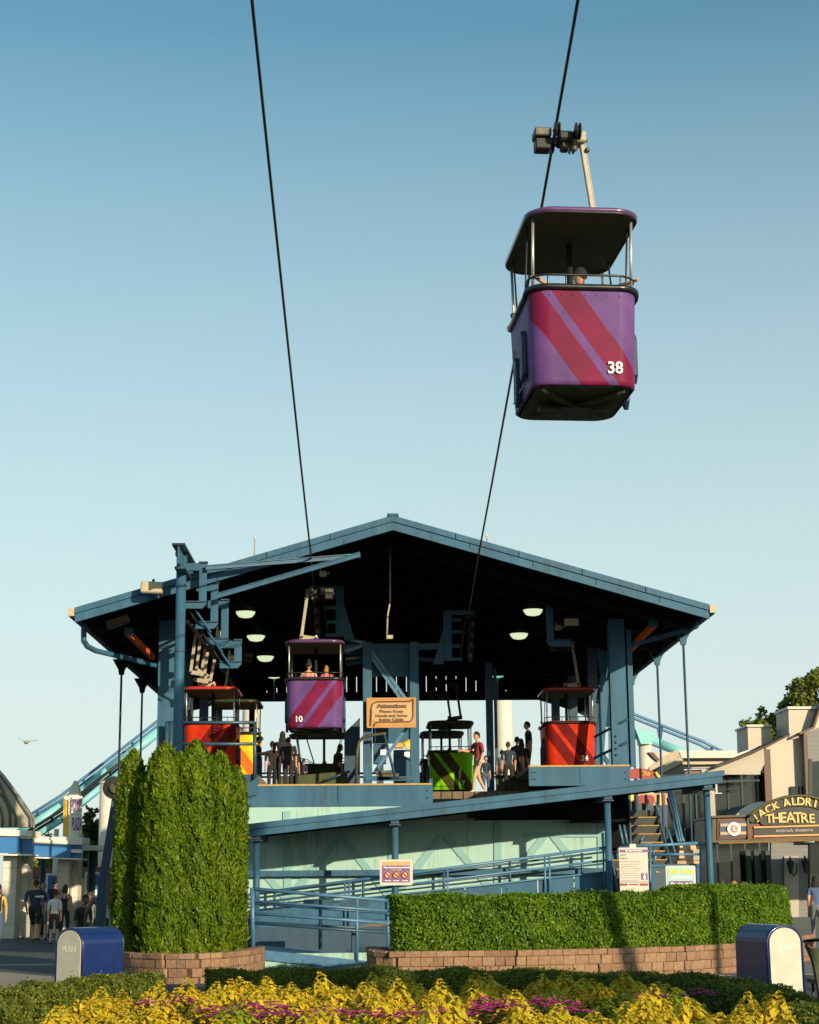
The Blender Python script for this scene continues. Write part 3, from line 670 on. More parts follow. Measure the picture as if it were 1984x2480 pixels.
# ================================================================ CABINS
CW, CLN, CH, RT, RF = 1.50, 1.92, 1.28, .28, 2.22
def supell(w, l, r, n=40):
    """rounded rectangle outline, corner radius r"""
    pts = []; q = n//4
    for k, (cx, cy) in enumerate(((1, 1), (-1, 1), (-1, -1), (1, -1))):
        for i in range(q):
            a = math.pi/2*(k+i/(q-1)); pts.append((cx*(w/2-r)+r*math.cos(a), cy*(l/2-r)+r*math.sin(a)))
    return pts
def rimz(y):
    a = abs(y); t = min(1, max(0, (a-.28)/.5)); t = t*t*(3-2*t); return .76+(CH-.76)*t
def cabin(loc, lb, body, trimm, num, rz=0, side=1, swing=0, numside=1, hanger=True, arm_mat='cream_arm', group='cable ride cabins', riders=()):
    t = thing('cable_cabin', lb, 'cabin', loc, rz, group); local(t); t.rotation_euler = (swing, 0, rz)
    N = 64
    b = MB(); b.smooth = True
    lev = [0, .02, .06, .25, .5, .75, .97, 1.0]
    rings = []
    for f in lev:
        s = .965 if f == 0 else 1
        w_ = (CW-.06+(.06)*f)*s; l_ = (CLN-.16+.16*f)*s
        o_ = supell(w_, l_, RT, N)
        rings.append([(x, y, (0.0 if f == 0 else f*rimz(y*CLN/l_))) for x, y in o_])
    vs = [p for r in rings for p in r]; n = len(rings[0]); fs = []
    for i in range(len(rings)-1):
        for k in range(n): fs.append((i*n+k, i*n+(k+1) % n, (i+1)*n+(k+1) % n, (i+1)*n+k))
    b.add(vs, fs); bo = b.put('body', body, t); sol = bo.modifiers.new('shell', 'SOLIDIFY'); sol.thickness = .035; sol.offset = -1
    # underside tray, gusset ribs and pads
    u = MB(); u.prism([(x, y, 0.0) for x, y in supell(CW-.2, CLN-.22, RT-.03, 32)], (0, 0, .03)); un = u.put('floor', 'under_green', t)
    for a0, a1 in (((-.5, -.62), (0, 0)), ((.5, -.62), (0, 0)), ((-.5, .62), (0, 0)), ((.5, .62), (0, 0))):
        q = MB(); q.bar((a0[0], a0[1], -.025), (a1[0], a1[1], -.05), .07, .05); q.put('rib', 'under_green', un)
    for sx in (-1, 1):
        q = MB(); q.bar((sx*.56, -.70, -.012), (sx*.46, -.60, -.03), .03, .03); q.put('pad', 'cream_arm', un)
    q = MB(); q.bb(-.5, .5, -.08, .08, -.1, -.03); q.bb(-.2, .2, -.2, .2, -.14, -.1); q.put('skid', 'dark_steel', un)
    # rim tube
    o_ = supell(CW+.03, CLN+.03, RT+.01, N); r = MB(); pts = [(x, y, rimz(y)+.005) for x, y in o_]
    r.tube(pts+[pts[0], pts[1]], .042, 10, cap=False); r.put('rim', 'rubber', t)
    o2 = supell(CW-.06, CLN-.06, RT, N); r = MB(); pts = [(x, y, rimz(y)+.045) for x, y in o2 if abs(y) > .3]
    for sg in (-1, 1):
        seg = [p for p in pts if p[1]*sg > 0]
        seg.sort(key=lambda p: math.atan2(p[0], p[1]*sg)); r.tube(seg, .018, 8)
    r.put('rim_strip', trimm, t)
    # roof
    rb = MB(); rb.smooth = True; prof = [(1.0, 0.0), (1.03, .025), (1.03, .06), (.96, .10), (.7, .135), (.35, .16), (.02, .17)]
    rr = []
    for f, z in prof:
        rr.append([(x, y, RF+z) for x, y in supell((CW+.03)*f, (CLN+.42)*f, (.36)*f, 40)])
    vs = [p for q in rr for p in q]; n = 40; fs = [(i*n+k, i*n+(k+1) % n, (i+1)*n+(k+1) % n, (i+1)*n+k) for i in range(len(rr)-1) for k in range(n)]
    fs.append(tuple((len(rr)-1)*n+k for k in range(n)))
    rb.add(vs, fs); ro = rb.put('roof', trimm, t)
    q = MB(); q.prism([(x, y, RF+.004) for x, y in supell(CW+.015, CLN+.40, .35, 40)], (0, 0, .012)); q.put('lining', 'under_green', ro)
    q = MB(); pts = [(x, y, RF+.005) for x, y in supell(CW+.05, CLN+.44, .37, 40)]; q.tube(pts+[pts[0], pts[1]], .014, 6, cap=False); q.put('lip', 'black_metal', ro)
    # posts
    for sx in (-1, 1):
        for sy in (-1, 1):
            q = MB(); q.tube([(sx*(CW/2-.07), sy*(CLN/2-.16), CH-.02), (sx*(CW/2-.07), sy*(CLN/2-.02), RF+.01)], .021, 8)
            q.put('post', 'aluminium', t)
            q = MB(); q.tube([(sx*(CW/2-.04), sy*.26, .76), (sx*(CW/2-.04), sy*.3, 1.2), (sx*(CW/2-.05), sy*.62, RF+.01)], .014, 6); q.put('side_post', 'black_metal', t)
    # hand rails at both ends
    for sy in (-1, 1):
        h = MB(); pts = [(-CW/2+.05, sy*.34, 1.28), (-CW/2+.02, sy*.55, 1.42)]+[(x, y, 1.45) for x, y in sorted([p for p in supell(CW-.02, CLN+.02, .3, 40) if p[1]*sy > .6], key=lambda p: p[0])]+[(CW/2-.02, sy*.55, 1.42), (CW/2-.05, sy*.34, 1.28)]
        h.tube(pts, .015, 6)
        for k in range(5): h.tube([(-.5+k*.25, sy*(CLN/2-.03), CH), (-.5+k*.25, sy*(CLN/2), 1.45)], .009, 5)
        h.put('hand_rail', 'black_metal', t)
    # inside: pole and two benches
    q = MB(); q.tube([(0, 0, .03), (0, 0, RF+.01)], .045, 10); q.put('centre_pole', 'dark_steel', t)
    for sy in (-1, 1):
        q = MB(); q.bb(-.55, .55, sy*.12, sy*.52, .40, .46); s_ = q.put('seat', 'dark_steel', t)
        q = MB(); q.bb(-.55, .55, sy*.08, sy*.12, .46, 1.0); q.put('backrest', 'dark_steel', s_)
    # door seams and rivets
    for sx in (-1, 1):
        q = MB(); x0 = sx*(CW/2+.001)
        for yy in (-.46, .46): q.bb(x0-.006, x0+.006, yy-.006, yy+.006, .12, rimz(yy)-.05)
        q.bb(x0-.03, x0-.018, -.46, .46, .11, .122); q.put('door_seam', 'rubber', t)
        q = MB(); q.box((sx*(CW/2+.012), .34, .6), (.03, .12, .035)); q.put('door_latch', 'aluminium', t)
    for sy in (-1, 1):
        q = MB()
        for k in range(7): q.ball((-.48+k*.16, sy*(CLN/2+.001), CH-.10), .009, 6)
        for k in range(7): q.ball((-.45+k*.15, sy*(CLN/2-.078), .06), .009, 6)
        q.put('rivets', 'worn_steel', t, kind='stuff')
    # door bumpers, long pointed blue pads
    for sx in (-1, 1):
        for yy, z0, z1 in ((-.42, .16, .86), (.12, -.04, .66)):
            x0 = sx*(CW/2-.015); w_ = .11; q = MB()
            q.prism([(x0, yy-w_, z0+.1), (x0, yy, z0), (x0, yy+w_, z0+.1), (x0, yy+w_, z1-.1), (x0, yy, z1), (x0, yy-w_, z1-.1)], (sx*.07, 0, 0))
            bevel(q.put('bumper', 'bumper_blue', t), .012)
    if num:
        o = text(num, 'number', .215, 'print_white', t, (numside*.40, -(CLN/2-.040), .235), .003, .004); o.rotation_euler = (R(90+3.7), 0, 0)
        o = text(num, 'number', .215, 'print_white', t, (-numside*.40, (CLN/2-.040), .235), .006, .010, rz=math.pi); o.rotation_euler = (R(90+3.7), 0, math.pi)
    if hanger:
        s = side
        q = MB(); q.lathe([(.16, 0), (.16, .05), (.07, .09), (.06, .2)], (0, 0, RF+.15), 12); q.put('roof_mount', trimm, t)
        for zz, yy in ((RF+.24, -.07), (RF+.24, .07)):
            q = MB(); q.bar((-s*.06, yy, RF+.235), (s*.44, yy, RF+.31), .035, .13); lk = bevel(q.put('link_plate', arm_mat, t), .01)
            for bx, bz in ((.0, .245), (.38, .30)):
                q = MB(); q.lathe([(.035, 0), (.035, .03)], (s*bx, yy-.03 if yy < 0 else yy+.0, RF+bz), 10, Matrix.Rotation(R(90), 3, 'X')); q.put('bolt', 'dark_steel', lk)
        q = MB(); q.bar((s*.39, 0, RF+.3), (s*.23, 0, RF+1.52), .075, .085, up=Y_); bevel(q.put('hanger_arm', arm_mat, t), .012)
        q = MB(); q.bar((s*.425, .0, RF+.3), (s*.265, .0, RF+1.5), .012, .095, up=Y_); q.put('arm_flange', arm_mat, t)
        g_ = MB(); g_.box((s*.18, 0, RF+1.54), (.2, .26, .16), chamfer=.02); g_.put('grip_head', arm_mat, t)
        g_ = MB(); g_.box((-s*.02, 0, RF+1.53), (.22, .34, .14), chamfer=.03); g_.box((-s*.02, 0, RF+1.42), (.12, .2, .1), chamfer=.02); g_.put('grip_jaw', 'dark_steel', t)
        for wy in (-.24, .24):
            for wx in (-.17, .13):
                w_ = MB(); w_.smooth = False
                w_.lathe([(.03, -.04), (.115, -.036), (.12, -.022), (.07, -.008), (.07, .008), (.12, .022), (.115, .036), (.03, .04)], (s*wx, wy, RF+1.5+.05*(1 if wy > 0 else 1)), 16, Matrix.Rotation(R(90), 3, 'Y'))
                wo_ = w_.put('grip_wheel', 'dark_steel', t)
                a_ = MB(); a_.lathe([(.02, -.06), (.02, .06)], (s*wx, wy, RF+1.55), 8, Matrix.Rotation(R(90), 3, 'Y')); a_.put('axle', 'worn_steel', wo_)
        g_ = MB(); g_.box((-s*.36, -.06, RF+1.56), (.24, .28, .12), chamfer=.015); g_.put('counterweight', 'worn_steel', t)
        g_ = MB(); g_.box((-s*.35, -.02, RF+1.42), (.22, .22, .16), chamfer=.015); g_.put('spring_box', 'dark_steel', t)
        g_ = MB(); g_.tube([(-s*.5, -.06, RF+1.5), (s*.3, -.06, RF+1.5)], .028, 8); g_.put('cross_shaft', 'worn_steel', t)
        g_ = MB(); g_.ball((s*.1, -.1, RF+1.36), .05, 8); g_.ball((s*.3, -.06, RF+1.36), .04, 8); g_.put('roller', 'worn_steel', t)
    return t
def cx(px, Y, z): return P(px, 1700, Y).x
y38 = 22.1; f38 = P(1408, 918, y38-.87)
C38 = cabin((f38.x, y38, f38.z), 'large purple cabin 38 with raspberry stripes hanging high on the right cable against the sky', 'cab_purple', 'purple_trim', '38', side=1, rz=R(4))
C38.scale = (.965, 1, 1.02); C38.location.z -= .09
y10 = 46.0; f10 = P(762, 1763, y10-.87)
C10 = cabin((f10.x, y10, f10.z), 'purple cabin 10 with two passengers leaving the station on the left cable', 'cab_purple_flip', 'purple_trim', '10', side=-1, numside=-1)
y24 = 51.7; f24 = P(1384, 1856, y24-.87)
C24 = cabin((f24.x, y24, f24.z), 'red cabin 24 waiting on the right side of the deck', 'cab_red', 'red_trim', '24', side=1)
yl = 49.9; fl = P(507, 1862, yl-.87)
CRL = cabin((fl.x, yl, fl.z), 'front red cabin at the left of the deck, half hidden behind the round pole', 'cab_red_flip', 'red_trim', None, side=-1)
fy = P(566, 1868, 52.6)
CY = cabin((fy.x, 53.4, fl.z), 'yellow and orange cabin queued behind the red one on the left', 'cab_yellow', 'dark_green_trim', None, side=-1)
yg = 58.9; fg = P(1094, 1914, yg-.87)
CG = cabin((fg.x, yg, fg.z), 'lime green cabin 7 at the centre right of the deck', 'cab_green', 'dark_green_trim', '7', side=1, arm_mat='dark_steel')
C2 = cabin((fg.x-.15, 62.3, fg.z-.05), 'dark cabin queued directly behind the lime green one', 'cab_dark', 'dark_green_trim', None, side=1, arm_mat='dark_steel')
fd = P(785, 1905, 59.5)
CD = cabin((fd.x, 59.5, DL+.12), 'dark silhouetted cabin turned sideways at the back of the deck under cabin 10', 'cab_dark', 'dark_green_trim', None, rz=R(90), side=-1, arm_mat='dark_steel')
# ================================================================ PEOPLE
def person(loc, rz, lb, h=1.72, skin='skin', shirt='cloth_grey', legs='cloth_denim', hair='hair_brown', shoe='shoe', hairlen=0, pose='stand',
           arms=None, sleeve=.5, shorts=False, bag=None, fingers=True, wide=1.0, lean=0.0, tank=False, group=None, turn=0.0):
    """front of the body looks along -Y before rz"""
    k = h/1.75; J = {}
    if pose == 'sit': pz_ = .46
    else: pz_ = .95
    up = pz_
    J['pel'] = V(0, 0, up); J['belly'] = V(0, -lean*.1, up+.17); J['chest'] = V(0, -lean*.25, up+.36); J['neck0'] = V(0, -lean*.32, up+.50); J['neck'] = V(0, -lean*.36-.01, up+.57)
    hc = J['neck']+V(0, -.02-lean*.05, .11)
    for s, n in ((-1, 'L'), (1, 'R')):
        J['sh'+n] = V(s*.175*wide, -lean*.3, up+.46); J['hip'+n] = V(s*.095*wide, 0, up-.04)
        if pose == 'sit':
            J['kn'+n] = V(s*.12, -.42, up+.0); J['an'+n] = V(s*.12, -.44, up-.40); J['to'+n] = V(s*.13, -.6, up-.44)
        else:
            st_ = .22*s if pose == 'walk' else 0
            J['kn'+n] = V(s*.10, -.04-st_*.5 if pose != 'walk' else -.06-st_*.6, .50); J['an'+n] = V(s*.10, .02-st_*1.2, .085+(.05 if (pose == 'walk' and s < 0) else 0)); J['to'+n] = J['an'+n]+V(s*.02, -.15, -.045)
        d = dict(stand=((.035, .03, -.29), (.0, -.05, -.27)), walk=((.03, .10*s, -.28), (.0, -.10-.1*s, -.24)), sit=((.05, -.06, -.28), (-.04, -.24, -.08)))[pose]
        if arms: d = arms[0 if s < 0 else 1]
        J['el'+n] = J['sh'+n]+V(s*d[0][0], d[0][1], d[0][2]); J['wr'+n] = J['el'+n]+V(s*d[1][0], d[1][1], d[1][2])
        dv = (J['wr'+n]-J['el'+n]).normalized(); J['ha'+n] = J['wr'+n]+dv*.075
    names = list(J); idx = {n_: i for i, n_ in enumerate(names)}
    rad = dict(pel=(.135, .10), belly=(.125, .095), chest=(.15, .105), neck0=(.085, .07), neck=(.055, .055))
    for n in 'LR':
        rad['sh'+n] = (.065, .065); rad['el'+n] = (.043, .043); rad['wr'+n] = (.028, .026); rad['ha'+n] = (.034, .018)
        rad['hip'+n] = (.095, .095); rad['kn'+n] = (.062, .062); rad['an'+n] = (.04, .045); rad['to'+n] = (.036, .025)
    E = [('pel', 'belly'), ('belly', 'chest'), ('chest', 'neck0'), ('neck0', 'neck')]
    for n in 'LR': E += [('pel', 'hip'+n), ('hip'+n, 'kn'+n), ('kn'+n, 'an'+n), ('an'+n, 'to'+n), ('chest', 'sh'+n), ('sh'+n, 'el'+n), ('el'+n, 'wr'+n), ('wr'+n, 'ha'+n)]
    me = bpy.data.meshes.new('body'); me.from_pydata([tuple(J[n_]*k) for n_ in names], [(idx[a], idx[b_]) for a, b_ in E], [])
    o = bpy.data.objects.new('tmp', me); COL.objects.link(o)
    o.modifiers.new('s', 'SKIN'); o.modifiers['s'].use_smooth_shade = True
    sv = me.skin_vertices[0].data
    for n_ in names: sv[idx[n_]].radius = (rad[n_][0]*k*(wide if n_ in ('pel', 'belly', 'chest') else 1), rad[n_][1]*k); sv[idx[n_]].use_root = (n_ == 'pel')
    ss = o.modifiers.new('d', 'SUBSURF'); ss.levels = 2; ss.render_levels = 2
    dg = bpy.context.evaluated_depsgraph_get(); bm = bmesh.new(); ev = o.evaluated_get(dg); tm = bpy.data.meshes.new_from_object(ev); bm.from_mesh(tm)
    bpy.data.objects.remove(o); bpy.data.meshes.remove(tm)
    b = MB(); b.smooth = True
    # head, face, ears, fingers as one surface with the body
    def seg(p, a, c):
        d = c-a; t = max(0, min(1, (p-a).dot(d)/max(1e-9, d.length_squared))); return (p-(a+d*t)).length, t
    mats = ['skin_', shirt, legs, shoe, 'eye']
    bm.faces.ensure_lookup_table()
    vs = [v.co.copy() for v in bm.verts]; bm.verts.index_update()
    for f in bm.faces:
        c = f.calc_center_median()/k; best = (9, None, 0)
        for a, e in E:
            d, t = seg(c, J[a], J[e])
            if d < best[0]: best = (d, (a, e), t)
        (a, e), t = best[1], best[2]; mi = 1
        if e.startswith('kn'): mi = 2
        elif e.startswith('an'): mi = 0 if shorts else 2
        elif e.startswith('to'): mi = 3
        elif a == 'pel' and e.startswith('hip'): mi = 2
        elif a == 'pel' and t < .25: mi = 2
        elif e == 'neck' and t > .1: mi = 0
        elif e == 'neck0' and tank and t > .3: mi = 0
        elif e.startswith('sh'): mi = 0 if (tank and t > .5) else 1
        elif e.startswith('el'): mi = 1 if t < sleeve*2 and not tank else 0
        elif e.startswith('wr'): mi = 1 if sleeve > .9 and t < .9 else 0
        elif e.startswith('ha'): mi = 0
        b.m = mi; b.f.append(tuple(v.index for v in f.verts)); b.mi.append(mi); b.sm.append(True)
    b.v = [tuple(v) for v in vs]; bm.free()
    b.m = 0; hk = hc*k; rotT = Matrix.Rotation(turn, 3, 'Z')
    # egg-shaped head with jaw
    N = 14; rows = 10; hv = []
    for i in range(rows+1):
        t = math.pi*i/rows
        for j in range(N):
            a = 2*math.pi*j/N; r_ = math.sin(t); zz = math.cos(t)
            x = .076*r_*math.cos(a); y = .096*r_*math.sin(a); z = .122*zz
            if zz < 0: x *= 1+.32*zz; y = y*(1+.22*zz)-(.018*(-zz) if True else 0)
            hv.append(rotT @ (V(x, y, z)*k)+hk)
    b.add(hv, [(i*N+j, (i+1)*N+j, (i+1)*N+(j+1) % N, i*N+(j+1) % N) for i in range(rows) for j in range(N)])
    def hp(x, y, z): return rotT @ (V(x, y, z)*k)+hk
    b.add([hp(-.014, -.093, -.03), hp(.014, -.093, -.03), hp(0, -.122, -.032), hp(0, -.094, .018)], [(0, 1, 2), (0, 2, 3), (1, 3, 2)])
    for s in (-1, 1): b.ball(hp(s*.078, .0, -.005), .02*k, 6, (.5, .9, 1.3))
    b.m = 4
    for s in (-1, 1): b.ball(hp(s*.03, -.085, .012), .011*k, 6)
    b.m = 0; b.box(hp(0, -.094, -.062), (.045*k, .012*k, .010*k))
    if fingers:
        for n, s in (('L', -1), ('R', 1)):
            d = (J['ha'+n]-J['wr'+n]).normalized(); side = d.cross(X_ if abs(d.x) < .7 else Z).normalized(); cu = side.cross(d).normalized()
            for q, (off, ln) in enumerate(((-.026, .068), (-.009, .078), (.009, .072), (.025, .056))):
                p0 = (J['ha'+n]-d*.01+side*off)*k; p1 = p0+d*ln*.5*k; p2 = p1+(d*.8+cu*.55*(-s))*ln*.5*k
                b.tube([p0, p1, p2], [.0095*k, .0085*k, .006*k], 5)
            p0 = (J['wr'+n]+d*.03-side*.02)*k; b.tube([p0, p0+(d*.03-side*.028)*k, p0+(d*.06-side*.03)*k], [.011*k, .01*k, .007*k], 5)
    t = thing('person', lb, 'person', loc, rz, group); local(t)
    mm = [skin if x == 'skin_' else x for x in mats]
    b.put('body', mm, t)
    hb = MB(); hb.smooth = True; hv = []; N = 14; rows = 6
    for i in range(rows+1):
        for j in range(N):
            a = 2*math.pi*j/N; back = (1+math.sin(a))/2
            tm_ = (math.pi*(.36+.30*back))*i/rows; r_ = math.sin(tm_); zz = math.cos(tm_)
            hv.append(hp(.086*r_*math.cos(a), .004+.106*r_*math.sin(a), .010+.128*zz+random.uniform(-.003, .003)))
    hb.add(hv, [(i*N+j, (i+1)*N+j, (i+1)*N+(j+1) % N, i*N+(j+1) % N) for i in range(rows) for j in range(N)])
    if hairlen > 0:
        hb.ball(hp(0, .055, -hairlen*.4), .1*k, 10, (1.0 if hairlen < .3 else 1.15, .55, 1+hairlen*2.2))
    if hairlen < 0: hb.ball(hp(0, .05, .12), .055*k, 8)
    hb.put('hair', hair, t)
    if bag:
        q = MB(); q.box(V(0, .2, up+.28)*k, (.3*k, .17*k, .42*k), chamfer=.05*k); o = q.put('backpack', bag, t)
        for s in (-1, 1):
            q = MB(); q.tube([V(s*.12, .12, up+.45)*k, V(s*.13, 0, up+.53)*k, V(s*.12, -.13, up+.42)*k, V(s*.13, -.08, up+.2)*k], .016*k, 6); q.put('strap', bag, o)
    return t
def at(px, py, D): return P(px, py, D)
# riders
def seat_in(cab, dx, dy, lb, rz, **kw):
    l = cab.location; c = Matrix.Rotation(cab.rotation_euler.z, 3, 'Z') @ V(dx, dy, 0)
    return person((l.x+c.x, l.y+c.y, l.z+kw.pop('dz', 0)), cab.rotation_euler.z+rz, lb, pose='sit', **kw)
grip = (((.30, .02, -.02), (.16, .24, .05)), ((.30, .02, -.02), (.12, .24, .06)))
seat_in(C38, .06, -.42, 'rider in cabin 38 with dark hair, both arms stretched out to hold the rim rails', R(180), dz=.56, h=1.7, shirt='cloth_pink', hair='hair_dark', group=None,
        arms=(((.25, .12, .0), (.20, .20, .03)), ((.25, .12, .0), (.20, .20, .03))), sleeve=.3, turn=.9)
seat_in(C10, -.18, -.32, 'woman in cabin 10 with her hair in a bun and pink straps, seen from behind', R(180), dz=.60, h=1.72, shirt='cloth_pink', hair='hair_dark', hairlen=-.1, tank=True)
seat_in(C10, .30, -.32, 'blond child in cabin 10 beside the woman with the bun', R(180), dz=.74, h=1.35, shirt='cloth_pink', hair='hair_blond', hairlen=.15)
seat_in(CG, .0, .35, 'broad rider in a hat silhouetted in the lime green cabin', R(0), dz=.25, h=1.72, shirt='cloth_black', hair='hair_dark', wide=1.15, sleeve=.9)
seat_in(CD, .35, .0, 'rider silhouetted in the sideways dark cabin', R(90), dz=.22, h=1.7, shirt='cloth_black', hair='hair_dark', hairlen=.2)
# on the deck
DK = DL; DK2 = DR
def stand(px, D, z, rz, lb, **kw):
    p = P(px, 1850, D); return person((p.x, D, z), rz, lb, **kw)
stand(624, 50.5, DL+.05, R(70), 'boy in profile on the deck just right of the left railing, one forearm raised', h=1.58, shirt='cloth_black', hair='hair_dark', arms=(((.02, -.02, -.22), (.0, -.22, .02)), ((.04, 0, -.22), (0, -.2, .0))))
stand(684, 50.0, DL, R(180), 'woman with long dark hair silhouetted on the deck left of the dark cabin', h=1.74, shirt='cloth_black', legs='cloth_black', hair='hair_dark', hairlen=.4, wide=1.25)
stand(712, 50.4, DL, R(160), 'smaller child silhouetted close beside the long-haired woman', h=1.35, shirt='cloth_black', legs='cloth_black', hair='hair_dark')
stand(1158, 49.6, DL-.14, R(-60), 'ride attendant in khaki trousers and red shirt beside the green cabin', h=1.80, shirt='cloth_red', legs='cloth_khaki', hair='hair_dark', pose='walk', shoe='shoe_white',
      arms=(((.1, -.12, -.2), (.0, -.25, .02)), ((.06, .02, -.26), (.02, -.1, -.22))))
stand(1176, 51.5, DL-.1, R(20), 'small child behind the attendant in dark clothes', h=1.2, shirt='cloth_navy', legs='cloth_denim', hair='hair_dark')
stand(1232, 50.0, DL-.1, R(180), 'boy in a navy printed shirt seen from behind beside the thin blue post', h=1.50, shirt='cloth_navy', legs='cloth_black', hair='hair_brown', wide=1.1)
stand(1253, 51.0, DL, R(150), 'thin boy in black standing between the navy-shirted boy and the tall man', h=1.62, shirt='cloth_black', legs='cloth_black', hair='hair_dark')
stand(1281, 53.0, DR, R(-80), 'tall man in a black T-shirt and khaki shorts waiting beside cabin 24', h=1.80, shirt='cloth_black', legs='cloth_khaki', hair='hair_dark', skin='skin', shorts=True, sleeve=.4)
stand(660, 52.5, DL, R(200), 'person with a cap silhouetted left of the long-haired woman, farther back', h=1.66, shirt='cloth_black', legs='cloth_black', hair='hair_dark', wide=1.15)
stand(735, 51.5, DL, R(150), 'crouching child silhouetted low beside the sideways cabin', h=1.05, shirt='cloth_navy', legs='cloth_black', hair='hair_dark')
stand(698, 49.2, DL, R(185), 'stocky person in black standing in front of the small child', h=1.5, shirt='cloth_black', legs='cloth_black', hair='hair_dark', wide=1.3)
stand(812, 53.0, DL, R(120), 'bent passenger silhouetted right of the rider in the sideways cabin', h=1.6, shirt='cloth_black', legs='cloth_black', hair='hair_dark', wide=1.2, hairlen=.2, lean=.4)
stand(1264, 52.2, DL, R(190), 'woman in dark clothes queueing behind the two boys', h=1.66, shirt='cloth_black', legs='cloth_black', hair='hair_dark', hairlen=.25, wide=1.15)
stand(1216, 52.5, DL, R(170), 'shorter person in dark clothes just right of the thin blue post', h=1.35, shirt='cloth_grey', legs='cloth_black', hair='hair_dark')
# left plaza
stand(8, 44, 0, R(178), 'person in a yellow shirt with a black backpack at the far left edge', h=1.70, shirt='cloth_yellow', legs='cloth_denim', hair='hair_dark', bag='cloth_black', pose='walk')
stand(98, 52, 0, R(175), 'heavy man in a navy T-shirt with a white print on its back and black shorts', h=1.82, shirt='cloth_navy', legs='cloth_black', hair='hair_brown', shorts=True, wide=1.35, pose='walk')
stand(116, 53.5, 0, R(170), 'person in a lilac shirt partly behind the man in navy', h=1.72, shirt='cloth_purple', legs='cloth_grey', hair='hair_grey', shorts=True)
stand(145, 50, 0, R(180), 'boy in a plain white T-shirt and dark shorts between two darker dressed people', h=1.52, shirt='cloth_white', legs='cloth_black', hair='hair_brown', shorts=True)
stand(143, 54.5, 0, R(180), 'man in black standing farther off against the white pillar', h=1.85, shirt='cloth_black', legs='cloth_black', hair='hair_dark')
stand(168, 52.5, 0, R(178), 'woman in a dark sleeveless dress right of the white T-shirt boy', h=1.66, shirt='cloth_black', legs='cloth_black', hair='hair_brown', hairlen=.12, tank=True)
wt = stand(256, 35.5, 0, R(190), 'woman in a white tank top by the arborvitae raising a bottle with a yellow cap', h=1.70, shirt='cloth_white', legs='cloth_black', hair='hair_dark', skin='skin_dark', tank=True,
      arms=(((.12, -.10, -.20), (-.05, -.18, .14)), ((.12, -.02, -.24), (.03, -.12, -.20))))
stand(207, 37.5, 0, R(30), 'person in dark clothes bending forward beside the left trash can', h=1.45, shirt='cloth_black', legs='cloth_black', hair='hair_dark', skin='skin_dark', lean=.7, group=None)
stand(228, 38.5, 0, R(-20), 'person in dark brown clothes between the bending one and the arborvitae', h=1.5, shirt='cloth_grey', legs='cloth_black', hair='hair_brown', skin='skin_dark')
q = P(222, 2213, 36.6); b = MB(); b.box((0, 0, 0), (.22, .10, .32), Matrix.Rotation(R(-38), 3, 'Y'), chamfer=.03); o = b.put('tote_bag', 'cloth_white', loc=q); tag(o, 'small white bag held low behind the left trash can', 'bag')
q = P(98, 2164, 51.75); b = MB(); 
# shirt print on the man in navy
o = text('ATHLETICS', 'shirt_print', .07, 'print_white', None, (q.x-.02, 51.70, 1.33), .003, .004, width=.26); tag(o, 'white lettering printed on the back of the navy T-shirt', 'shirt print')
# right side
stand(1762, 46, 0, R(80), 'person with reddish sunlit face looking left behind the right hedge', h=1.60, shirt='cloth_grey', legs='cloth_denim', hair='hair_blond')
stand(1784, 49, 0, R(90), 'person in shade just behind the one with the sunlit face', h=1.58, shirt='cloth_grey', legs='cloth_denim', hair='hair_brown', skin='skin_tan')
stand(1958, 46.5, 0, R(170), 'woman with big dark hair, blue top and pale trousers walking at the right edge', h=1.72, shirt='cloth_blue', legs='cloth_grey', hair='hair_dark', hairlen=.32, pose='walk', sleeve=.3)
# ================================================================ CANOPY OVER THE RAMP
yc0, yc1 = 42.3, 45.58
cA = P(560, 2000, yc0); cB = P(1755, 1865, yc0)
t = thing('ramp_canopy', 'long sloping blue canopy rising to the right over the entrance ramp', 'canopy', (cA.x, yc0, 0))
b = MB(); b.prism([(cA.x, yc0+.07, cA.z-.02), (cB.x-.05, yc0+.07, cB.z-.02), (cB.x-.05, yc0+.07, cB.z-.12), (cA.x, yc0+.07, cA.z-.12)], (0, yc1-yc0-.08, 0)); b.put('roof', 'soffit', t)
b = MB(); b.prism([(cA.x, yc0, cA.z), (cB.x, yc0, cB.z), (cB.x, yc0, cB.z-.145), (cA.x, yc0, cA.z-.145)], (0, .07, 0)); bevel(b.put('fascia', 'station_blue', t), .008)
b = MB(); b.prism([(cA.x, yc0+.03, cA.z-.15), (cB.x-.05, yc0+.03, cB.z-.15), (cB.x-.05, yc0+.03, cB.z-.31), (cA.x, yc0+.03, cA.z-.31)], (0, .06, 0)); bevel(b.put('fascia', 'station_blue', t), .008)
def cz(x): return cA.z+(cB.z-cA.z)*(x-cA.x)/(cB.x-cA.x)
for px in (620, 957, 1477, 1722):
    x = P(px, 2000, yc0).x
    b = MB(); b.smooth = True; b.tube([(x, yc0+.35, 0), (x, yc0+.35, cz(x)-.42)], .083, 16); po = b.put('post', 'rail_blue' if 0 else 'station_blue', t)
    b = MB(); b.bb(x-.14, x+.14, yc0+.12, yc0+.62, cz(x)-.43, cz(x)-.40); b.put('post_cap', 'station_blue_dark', po)
    b = MB(); b.bb(x-.1, x+.1, yc0+.10, yc1-.05, cz(x)-.39, cz(x)-.16); b.put('cross_beam', 'station_blue_dark', t)
for y in (yc0+.9, yc0+2.0, yc0+3.0):
    b = MB(); b.bar((cA.x, y, cA.z-.2), (cB.x-.1, y, cB.z-.2), .08, .12); b.put('purlin', 'soffit', t)
q = P(1737, 1895, yc0)
